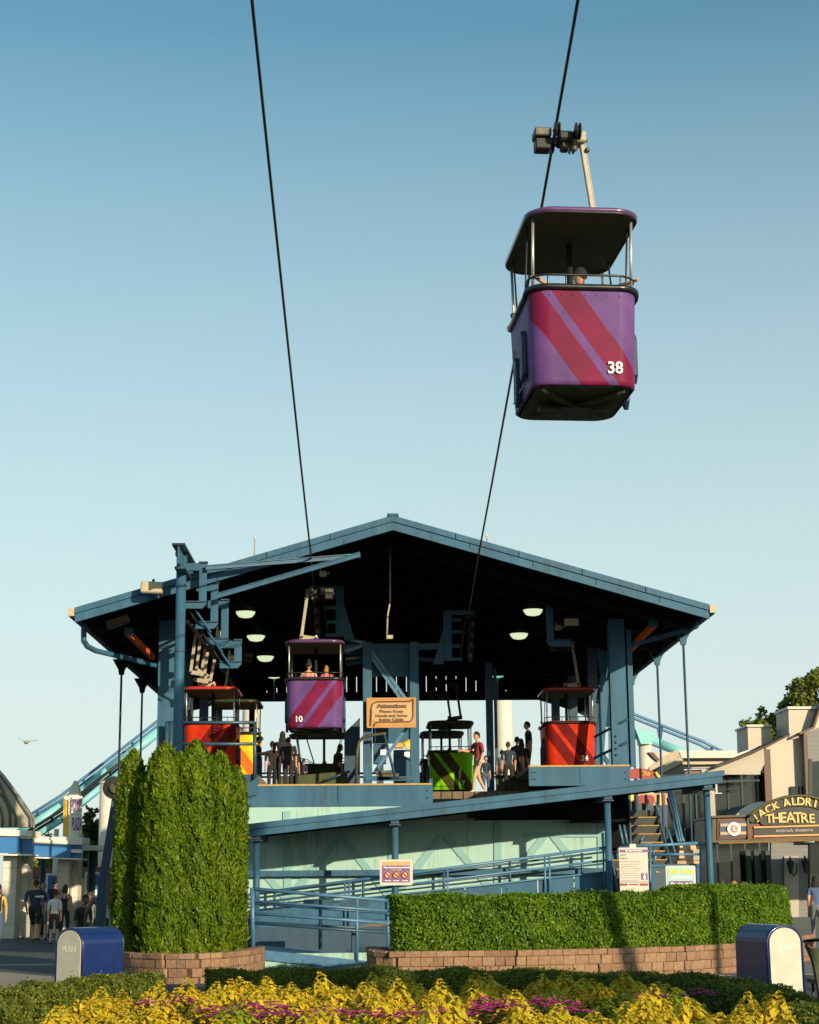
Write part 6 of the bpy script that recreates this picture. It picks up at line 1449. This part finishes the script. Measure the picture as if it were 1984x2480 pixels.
# ---- clipped hedges following a path: rounded box section
def hedge(lb, path, w_, z0, z1, n, mat, size, name='clipped_hedge', cat='hedge', wav=.02, group=None):
    pts = [np.array(p[:2]) for p in path]; seg = [np.linalg.norm(b_-a) for a, b_ in zip(pts, pts[1:])]; cum = np.concatenate([[0], np.cumsum(seg)]); tot = cum[-1]
    root = thing(name, lb, cat, (pts[len(pts)//2][0], pts[len(pts)//2][1], z0), group=group); off = np.array(WORLD[root.name])
    s_ = rng.uniform(0, tot, n); j = np.clip(np.searchsorted(cum, s_)-1, 0, len(seg)-1); k_ = (s_-cum[j])/np.array(seg)[j]
    A0 = np.array(pts)[j]; A1 = np.array(pts)[j+1]; c = A0+(A1-A0)*k_[:, None]; d = (A1-A0)/np.array(seg)[j][:, None]
    # smooth tangents
    T = [(pts[min(i+1, len(pts)-1)]-pts[max(i-1, 0)]) for i in range(len(pts))]; T = np.array([x/np.linalg.norm(x) for x in T]); d = T[j]*(1-k_[:, None])+T[j+1]*k_[:, None]; d /= np.linalg.norm(d, axis=1)[:, None]
    nr = np.stack([d[:, 1], -d[:, 0]], 1); h = z1-z0; r = min(.12, w_/3, h/3)
    endt = np.minimum(s_, tot-s_)/(w_*.5); endk = np.sqrt(np.clip(1-(1-np.clip(endt, 0, 1))**2, .05, 1))
    u = rng.uniform(0, 1, n)*(2*h+w_); x = np.empty(n); z = np.empty(n); nx = np.zeros(n); nz = np.zeros(n)
    m1 = u < h; m2 = (u >= h) & (u < h+w_); m3 = u >= h+w_
    x[m1] = w_/2; z[m1] = u[m1]; nx[m1] = 1
    x[m2] = w_/2-(u[m2]-h); z[m2] = h; nz[m2] = 1
    x[m3] = -w_/2; z[m3] = h-(u[m3]-h-w_); nx[m3] = -1
    # round the shoulders
    cx_ = np.clip(x, -w_/2+r, w_/2-r); cz_ = np.minimum(z, h-r); dx = x-cx_; dz_ = np.maximum(z-cz_, 0); l = np.sqrt(dx*dx+dz_*dz_)+1e-6; m_ = (l > r)
    x = np.where(m_, cx_+dx/l*r, x); z = np.where(m_ & (z > h-r), cz_+dz_/l*r, z); nx = np.where(m_, dx/l, nx); nz = np.where(m_, dz_/l, nz)
    dep = rng.exponential(.035, n); dep = np.minimum(dep, .16)
    lump = wav*np.sin(s_*5.1+z*3)+wav*.8*np.sin(s_*11.3+x*7+z*9)+wav*.6*np.sin(z*17+s_*3)
    stray = (rng.uniform(0, 1, n) < .02)*np.minimum(rng.exponential(.022, n), .05); patch = np.clip(np.sin(s_*2.3+1)*np.sin(s_*.9+z*4), 0, 1)*.035
    x = (x+nx*(lump-dep+stray-patch))*endk; z = z+nz*(lump-dep+stray*1.6-patch)
    p = np.stack([c[:, 0]+nr[:, 0]*x, c[:, 1]+nr[:, 1]*x, z0+z], 1)-off
    N = np.stack([nr[:, 0]*nx, nr[:, 1]*nx, nz+.15], 1)
    link(leaf_mesh('foliage', p, N, size, mat, aspect=.55, jitter=.75), 'foliage', root)
    b = MB(); q = MB()
    for a, e, ta, te in zip(pts, pts[1:], T, T[1:]):
        dd = (e-a)/np.linalg.norm(e-a); k1 = .14
        a2 = a+dd*(w_*.3 if a is pts[0] else 0); e2 = e-dd*(w_*.3 if e is pts[-1] else 0); wi = w_/2-.13
        na = np.array([ta[1], -ta[0]])*wi; ne = np.array([te[1], -te[0]])*wi
        q.add([(a2[0]+na[0], a2[1]+na[1], z0), (a2[0]-na[0], a2[1]-na[1], z0), (e2[0]-ne[0], e2[1]-ne[1], z0), (e2[0]+ne[0], e2[1]+ne[1], z0),
               (a2[0]+na[0], a2[1]+na[1], z1-.14), (a2[0]-na[0], a2[1]-na[1], z1-.14), (e2[0]-ne[0], e2[1]-ne[1], z1-.14), (e2[0]+ne[0], e2[1]+ne[1], z1-.14)],
              [(0, 1, 2, 3), (4, 7, 6, 5), (0, 4, 5, 1), (3, 2, 6, 7), (0, 3, 7, 4), (1, 5, 6, 2)])
    q.put('branches', 'begonia_leaf', root)
    return root
zh = P(1300, 2166, 31.2).z
hp_ = [V(p.x, p.y+.62, 0) for p in (gz(962, 2304), gz(1050, 2303), gz(1250, 2301), gz(1450, 2297), gz(1650, 2291), gz(1800, 2283), gz(1890, 2274))]
hp_[0].x -= .1
hedge('long clipped green hedge on the tan block planter at right', hp_, 1.05, .46, zh, 95000, 'hedge_leaf', .058)
h2 = [V(p.x, p.y+1.6, 0) for p in (gz(1700, 2288), gz(1800, 2280), gz(1860, 2274), gz(1932, 2266))]
hedge('rear end of the clipped hedge rising a little higher at far right', [h2[0]+Y_*1.2, h2[1]+Y_*1.0, h2[2]+Y_*.7, h2[3]+Y_*.2-X_*.1], 1.1, .46, P(1800, 2148, 33.5).z, 42000, 'hedge_leaf', .060)

# ---- low boxwood ring round the flower bed
def gb(px, py): p = G(px, py, .42); return V(p.x, p.y, 0)
ringp = [(-60, 2455), (0, 2412), (60, 2392), (130, 2380), (230, 2371), (330, 2361), (400, 2360)]
hedge('low olive boxwood edging on the left, below the shaded trash can', [gb(*p) for p in ringp], .62, 0, .42, 52000, 'boxwood_leaf', .040, 'boxwood_edging', 'hedge', .03, 'boxwood edging round the flower bed')
ring2 = [(500, 2351), (600, 2349), (760, 2350), (900, 2350), (1050, 2350), (1200, 2352), (1330, 2356)]
hedge('low boxwood edging across the middle in front of the ramp', [gb(*p) for p in ring2], .60, 0, .42, 70000, 'boxwood_leaf', .040, 'boxwood_edging', 'hedge', .03, 'boxwood edging round the flower bed')
ring3 = [(1330, 2357), (1450, 2360), (1560, 2364), (1680, 2372), (1780, 2384), (1850, 2400), (1910, 2418)]
hedge('dark shaded boxwood edging curving in front of the lit trash can', [gb(*p) for p in ring3], .62, 0, .44, 60000, 'boxwood_leaf', .040, 'boxwood_edging', 'hedge', .03, 'boxwood edging round the flower bed')
ring4 = [(1905, 2412), (1950, 2420), (1990, 2440), (2020, 2480)]
hedge('short piece of boxwood edging at the lower right corner', [gb(*p) for p in ring4], .55, 0, .40, 26000, 'boxwood_leaf', .040, 'boxwood_edging', 'hedge', .04, 'boxwood edging round the flower bed')

# ---- arborvitae
def arborvitae(px, D, wpx, ytop, lb, n=54000):
    c = P(px, 2200, D); c.z = .40; rad = wpx*.5*D/4133; zt = P(px, ytop, D).z; H_ = zt-c.z
    root = thing('arborvitae', lb, 'arborvitae', c, group='arborvitae in the left planter')
    t = rng.beta(1.0, 1.0, n); a = rng.uniform(0, 2*np.pi, n)
    prof = np.where(t < .76, .90+.10*np.sin(np.pi*np.clip(t/.76, 0, 1)), .90*np.clip(1-((t-.76)/.24)**2.1, 0, 1)**.58)
    ph = rng.uniform(0, 6, 4)
    lump = 1+.07*np.sin(a*4+ph[0]+t*5)+.06*np.sin(a*7-t*19+ph[1])+.05*np.sin(t*33+a*3+ph[2])+.05*np.sin(a*11+t*51+ph[3])
    dep = np.minimum(rng.exponential(.04, n), .2)
    bul = np.abs(np.sin(a*4.5+ph[0]+t*3))*np.abs(np.sin(t*17+a*2.5+ph[1]))**.7; bul2 = np.abs(np.sin(a*9+ph[2]-t*7))*np.abs(np.sin(t*41+a*4+ph[3])); lump = lump-.14+.17*bul+.08*bul2
    rr = np.maximum(rad*prof*lump-dep, .01)
    zz = t*H_+.06*np.sin(a*6+ph[0])*np.clip((t-.8)*5, 0, 1)
    p = np.stack([np.cos(a)*rr, np.sin(a)*rr, zz], 1); N = np.stack([np.cos(a), np.sin(a), np.where(t > .85, (t-.85)*5, .1)], 1)
    link(leaf_mesh('foliage', p, N, .074, 'arborvitae_leaf', aspect=.42, updir=(0, 0, 1.0), jitter=.55), 'foliage', root)
    # stray side shoots
    m_ = 420; a = rng.uniform(0, 2*np.pi, m_); tt = rng.uniform(.03, .85, m_); r_ = rad*(.93+.08*rng.uniform(0, 1, m_)); q = np.stack([np.cos(a)*r_, np.sin(a)*r_, H_*tt], 1)
    link(leaf_mesh('side_shoots', q, np.stack([np.cos(a), np.sin(a), a*0], 1), .14, 'arborvitae_leaf', aspect=.3, updir=(0, 0, 1.2)), 'side_shoots', root)['kind'] = 'stuff'
    # sprays poking out at the top
    m_ = 420; a = rng.uniform(0, 2*np.pi, m_); r_ = rad*.55*np.sqrt(rng.uniform(0, 1, m_)); q = np.stack([np.cos(a)*r_, np.sin(a)*r_, H_*(1-.22*(r_/rad)**1.6)+rng.uniform(-.3, .0, m_)], 1)
    link(leaf_mesh('leader', q, np.stack([np.cos(a), np.sin(a), a*0], 1), .15, 'arborvitae_leaf', aspect=.3, updir=(0, 0, 2.0)), 'leader_shoots', root)
    b = MB(); b.tube([(0, 0, -.1), (0, 0, H_*.5), (0, 0, H_*.9)], [.07, .05, .02], 8); b.tube([(0, 0, .05), (0, 0, H_*.66), (0, 0, H_*.9)], [rad*.58, rad*.6, rad*.15], 9); local(root); b.put('trunk', 'begonia_leaf', root)
    WORLD[root.name] = c
    return root
arborvitae(314, 31.6, 80, 1828, 'leftmost arborvitae, shorter, its crown against the blue leaning post')
arborvitae(392, 31.0, 110, 1812, 'second arborvitae from the left, widest and fully sunlit, right of a dark gap')
arborvitae(468, 31.2, 108, 1804, 'middle arborvitae, tallest, directly below the round steel pole', 44000)
arborvitae(527, 31.7, 90, 1832, 'fourth arborvitae from the left, part shaded, beside the rightmost one')
arborvitae(570, 32.1, 54, 1868, 'rightmost arborvitae, slim and lower, touching the ramp railings', 30000)
arborvitae(430, 32.7, 150, 1836, 'rear arborvitae filling the gap between the front ones', 30000)

# ---- coleus bed
def coleus_variant(seed, green=False):
    r_ = random.Random(seed); b = MB(); heads = 11
    def leaf(p, ang, L_, tilt, roll=0):
        d = V(math.cos(ang)*math.cos(tilt), math.sin(ang)*math.cos(tilt), math.sin(tilt)); s_ = V(-math.sin(ang), math.cos(ang), 0); n_ = s_.cross(d)*-1
        if n_.z < 0: n_ = -n_
        W = L_*.36; d2 = (d*.8-Z*.45).normalized(); s_ = (s_+n_*roll).normalized()
        v0 = p; v1 = p+d*L_*.3+s_*W+n_*.012; v2 = p+d*L_*.3-s_*W+n_*.012; v3 = p+d*L_*.42+n_*-.008; v4 = v3+d2*L_*.3+s_*W*.6; v5 = v3+d2*L_*.3-s_*W*.6; v6 = v3+d2*L_*.62
        b.add([v0, v1, v3, v2, v4, v6, v5], [(0, 1, 2), (0, 2, 3), (2, 1, 4), (2, 4, 5), (2, 5, 6), (2, 6, 3)])
    for h in range(heads):
        a = 2*math.pi*h/(heads-1)*1.62+r_.uniform(-.3, .3); rr = 0 if h == 0 else r_.uniform(.09, .27)
        top = V(rr*math.cos(a), rr*math.sin(a), .44-rr*.8+r_.uniform(-.03, .03)); tl = rr*1.6
        for k_ in range(5):
            z = top-Z*(.030*k_)-V(math.cos(a), math.sin(a), 0)*tl*.02*k_; n_ = 5 if k_ else 4; a0 = r_.uniform(0, 6)
            for j in range(n_):
                an_ = a0+j*2*math.pi/n_+r_.uniform(-.3, .3); leaf(z+V(math.cos(an_), math.sin(an_), 0)*.014*k_, an_, (.050+.020*min(k_, 4))*r_.uniform(.8, 1.25), R(30-13*k_+r_.uniform(-12, 12)), r_.uniform(-.4, .4))
    stem = MB(); 
    me = b.mesh('coleus', 'coleus_leaf_green' if green else 'coleus_leaf'); return me
CV = [coleus_variant(i) for i in range(7)]; CG_ = [coleus_variant(50+i, True) for i in range(3)]
def petal_clump(seed):
    r_ = random.Random(seed); b = MB()
    for i in range(16):
        a = r_.uniform(0, 6.28); rr = .17*math.sqrt(r_.random()); c = V(rr*math.cos(a), rr*math.sin(a), .30-rr*.4+r_.uniform(-.02, .03)); b.m = 0
        for j in range(4):
            t = j*math.pi/2+a; d = V(math.cos(t), math.sin(t), .35); s_ = V(-math.sin(t), math.cos(t), 0); L_ = .052
            b.add([c, c+d*L_*.5+s_*L_*.45, c+d*L_, c+d*L_*.5-s_*L_*.45], [(0, 1, 2, 3)])
    for i in range(40):
        a = r_.uniform(0, 6.28); rr = .2*math.sqrt(r_.random()); c = V(rr*math.cos(a), rr*math.sin(a), .25-rr*.5+r_.uniform(-.04, .02)); b.m = 1
        t = r_.uniform(0, 6.28); d = V(math.cos(t), math.sin(t), .2); s_ = V(-math.sin(t), math.cos(t), .2); L_ = .06
        b.add([c, c+d*L_*.5+s_*L_*.4, c+d*L_, c+d*L_*.5-s_*L_*.4], [(0, 1, 2, 3)])
    c = MB(); e = MB()
    for f_, mi in zip(b.f, b.mi):
        q = c if mi == 0 else e; k0 = len(q.v); q.v += [b.v[i] for i in f_]; q.f.append((k0, k0+1, k0+2, k0+3)); q.mi.append(0); q.sm.append(False)
    return c.mesh('blooms', 'begonia_petal'), e.mesh('foliage', 'begonia_leaf')
PV = [petal_clump(i) for i in range(4)]
def inner(px_, y):   # front limit of bed in the picture
    return True
spots = []
# back edge of the bed as a line on the soil, a little in front of the boxwood ring
def gt(px, py): p = G(px, py, .47); return V(p.x, p.y, 0)
back = [gt(20, 2500), gt(110, 2462), gt(138, 2436), gt(240, 2404), gt(380, 2386), gt(500, 2378), gt(700, 2372), gt(900, 2372), gt(1150, 2372), gt(1290, 2362), gt(1440, 2362), gt(1570, 2364), gt(1650, 2378), gt(1740, 2404), gt(1900, 2424), gt(1955, 2446), gt(2010, 2480)]
def ymax(x):
    for a, c in zip(back, back[1:]):
        if a.x <= x <= c.x: return a.y+(c.y-a.y)*(x-a.x)/(c.x-a.x)
    return 0
b = MB(); b.prism([V(p.x, p.y+.35, .0) for p in back]+[V(4, 11, 0), V(-4, 11, 0)], (0, 0, .08)); b.put('flower_bed_soil', 'soil', kind='structure')
flower_px = [(365, 2450), (430, 2442), (505, 2462), (545, 2466), (590, 2450), (660, 2458), (850, 2468), (1000, 2470), (1040, 2472), (775, 2470), (915, 2474), (1075, 2476), (1105, 2468), (1145, 2464), (1180, 2458), (1215, 2452), (1250, 2450), (1300, 2448), (1335, 2444), (1370, 2448), (1400, 2462), (1175, 2448), (1580, 2428), (1690, 2425), (625, 2474), (705, 2470)]
flw = []
for (x, y) in flower_px:
    p = G(x+random.uniform(-9, 9), y+random.uniform(-7, 5), .36); flw.append(p)
cc = 0
y = 12.6; row = 0
while y < 24:
    x = -6.2+(row % 2)*.26
    while x < 6.2:
        xx = x+random.uniform(-.13, .13); yy = y+random.uniform(-.12, .12)
        hw = .245*yy+.5
        if abs(xx-.02*yy) < hw and yy < ymax(xx)-.05 and min((f.x-xx)**2+((f.y-.14-yy)*.55)**2 for f in flw) > .062:
            nz_ = noise.noise((xx*.8, yy*.7, 3.1)); gr = nz_ > .36
            me = random.choice(CG_ if gr else CV); o = inst('coleus', me, None, (xx, yy, .06+random.uniform(-.06, .05)), (R(random.uniform(-8, 8)), R(random.uniform(-8, 8)), random.uniform(0, 6.28)), (1.0,)*2+(random.uniform(.8, 1.15),)); cc += 1
            tag(o, 'greener coleus plant among the yellow ones in the flower bed' if gr else 'bright yellow-green coleus plant in the massed flower bed', 'plant', 'green coleus plants in the bed' if gr else 'yellow coleus plants in the bed')
        x += .62
    y += .52; row += 1
for i, f in enumerate(flw):
    for k_ in range(1):
        o = bpy.data.objects.new('begonia', None); COL.objects.link(o); o.location = (f.x, f.y, .15); o.rotation_euler = (0, 0, random.uniform(0, 6)); o.scale = (1.15, 1.05, 1.05); pv_ = random.choice(PV)
        bl_ = inst('blooms', pv_[0], o); bl_['kind'] = 'stuff'; inst('foliage', pv_[1], o)['kind'] = 'stuff'; tag(o, 'magenta begonia clump flowering between the yellow coleus', 'flowers', 'magenta begonia clumps in the bed')
print('coleus', cc)

# ---- trees
def tree(name, lb, c, trunk_h, clumps, n, size, mat, cat='tree', trunk_r=.25, group=None, conifer=False):
    root = thing(name, lb, cat, c, group=group); local(root)
    b = MB(); b.tube([(0, 0, 0), (.05, 0, trunk_h*.5), (0, 0, trunk_h)], [trunk_r, trunk_r*.8, trunk_r*.6], 10)
    for (x, y, z, r_) in clumps: b.tube([(0, 0, trunk_h*.85), (x*.5, y*.5, (trunk_h+z)*.5), (x, y, z)], [trunk_r*.45, trunk_r*.25, trunk_r*.08], 6)
    b.put('trunk', 'bark', root)
    P_ = []; N_ = []; tot = sum(r_**2 for *_, r_ in clumps)
    for (x, y, z, r_) in clumps:
        k_ = int(n*r_**2/tot); sub = 9; sc_ = rng.normal(0, 1, (sub, 3)); sc_ /= np.linalg.norm(sc_, axis=1)[:, None]; sc_ *= rng.uniform(.45, .95, (sub, 1))*r_
        w_ = rng.integers(0, sub, k_); d = rng.normal(0, 1, (k_, 3)); d /= np.linalg.norm(d, axis=1)[:, None]; q = sc_[w_]+d*rng.uniform(.15, 1, (k_, 1))**.6*r_*.38
        P_.append(q+np.array([x, y, z])); N_.append(d+np.array([0, 0, .4]))
    link(leaf_mesh('crown', np.concatenate(P_), np.concatenate(N_), size, mat, aspect=.6), 'crown', root); return root
def pxclumps(base, lst, D): return [((P(x, y, D).x-base.x), dy, P(x, y, D).z, r_) for x, y, dy, r_ in lst]
D = 82; c = P(1880, 1900, D); c.z = 0
tree('leafy_tree', 'dark green tree rising behind the clapboard parapets at right', c, 8, pxclumps(c, [(1822, 1768, 0, .6), (1846, 1756, 0, .75), (1872, 1764, .5, .7), (1882, 1785, 0, .6), (1893, 1722, 0, .4), (1905, 1708, 0, .55), (1812, 1785, 0, .4), (1900, 1740, 0, .5)], D), 3800, .20, 'tree_leaf')
c = P(1975, 1900, D-2); c.z = 0
tree('leafy_tree', 'sparser sunlit tree with open branches at the upper right edge of the roofs', c, 9, pxclumps(c, [(1938, 1668, 0, .5), (1950, 1692, 0, .55), (1962, 1656, 0, .5), (1982, 1645, 0, .55), (1972, 1700, 0, .6), (1926, 1680, 0, .28), (1998, 1680, 0, .8), (1990, 1720, 0, .7)], D-2), 3600, .20, 'tree_leaf')
for (x, y, D, r_, lb, kind) in ((215, 1968, 88, 1.0, 'dark conifer between the pylon sign and the leaning post', 1), (245, 1985, 92, .8, 'second dark conifer close to the arborvitae', 1), (88, 2005, 92, .9, 'light green tree behind the blue band at left', 0), (150, 2030, 95, 1.4, 'green tree mass behind the pylon base', 0), (120, 2098, 90, 1.5, 'green trees seen under the blue band between the pillars', 0), (215, 2085, 90, 1.6, 'green tree seen below the flat cream canopy', 0)):
    c = P(x, 2100, D); c.z = 0; zt = P(x, y, D).z
    cl = [(0, 0, zt-r_*.2, r_*.35), (-.3*r_, 0, zt-r_*.9, r_*.6), (.3*r_, 0, zt-r_*1.0, r_*.6), (0, 0, zt-r_*1.9, r_*.95), (-.5*r_, 0, zt-r_*2.6, r_), (.6*r_, .3, zt-r_*2.7, r_)] if kind else [(dx*r_, 0, zt-r_*(.8+abs(dx)*.5), r_*.8) for dx in (-1.2, -.4, .4, 1.2)]+[(dx*r_, 0, zt-r_*2, r_) for dx in (-.9, 0, .9)]
    tree('conifer' if kind else 'leafy_tree', lb, c, max(1, zt-r_*1.5), cl, 7000, .22, 'conifer_leaf' if kind else 'tree_leaf', trunk_r=.18)
# park trees standing outside the frame on the right, which shade the plaza and the bed in the photograph
def shade_tree(x, y, cz_, r_, n, tr, lb, sq=1.0):
    cl = [(random.uniform(-1, 1)*r_*.6*sq, random.uniform(-1, 1)*r_*.6, cz_+random.uniform(-.5, .5)*r_, r_*random.uniform(.45, .7)) for i in range(9)]
    return tree('park_tree', lb, (x, y, 0), cz_-r_*.3, cl, n, .22, 'tree_leaf', trunk_r=tr)
lt = tree('park_tree', 'tall unseen park tree right of the view, its lean shaped so its trunk shadow crosses the hedge', (16.7, 13.2, 0), 9.3, [(-5.2+random.uniform(-1.3, 1.3), 3.4+random.uniform(-1.8, 1.8), 11.5+random.uniform(-2.2, 2.2), random.uniform(.9, 1.25)) for i in range(12)], 22000, .22, 'tree_leaf', trunk_r=.22)  # lean and crown offset shaped so the shadows fall on hedge and plaza
for ch in [o for o in bpy.data.objects if o.parent == lt and o.name.startswith('trunk')]:
    for v in ch.data.vertices:
        if v.co.z < 9.9: v.co.y += min(1, max(0, v.co.z/9.3))*2.6*(1 if abs(v.co.x) < 1.2 else 0)
        if v.co.z < 9.9: v.co.x -= min(1, max(0, v.co.z/9.3))*4.6*(1 if abs(v.co.x) < 1.2 else 0)
lp_ = thing('shadow_lamp_post', 'unseen lamp post added outside the right edge of the view to shadow the hedge', 'added lamp post', (17.0, 14.2, 0)); local(lp_)  # unseen post, added to throw a second shadow band on the hedge
b = MB(); b.smooth = True; b.tube([(0, 0, 0), (0, 0, .6), (0, 0, .62), (0, 0, 7.8)], [.2, .18, .13, .10], 12); b.put('pole', 'station_blue_dark', lp_)
b = MB(); b.ball((0, 0, 8.1), .3, 12); b.put('globe', 'white_paint', lp_)
b = MB(); b.lathe([(.34, .0), (.3, .06), (.1, .2)], (0, 0, 8.35), 14); b.put('cap', 'station_blue_dark', lp_)
shade_tree(9.6, 8.2, 5.6, 1.5, 8000, .14, 'medium park tree to the right of the flower bed')
shade_tree(12.2, 7.2, 4.6, 1.6, 9000, .12, 'small park tree to the right of the flower bed, nearer the camera')
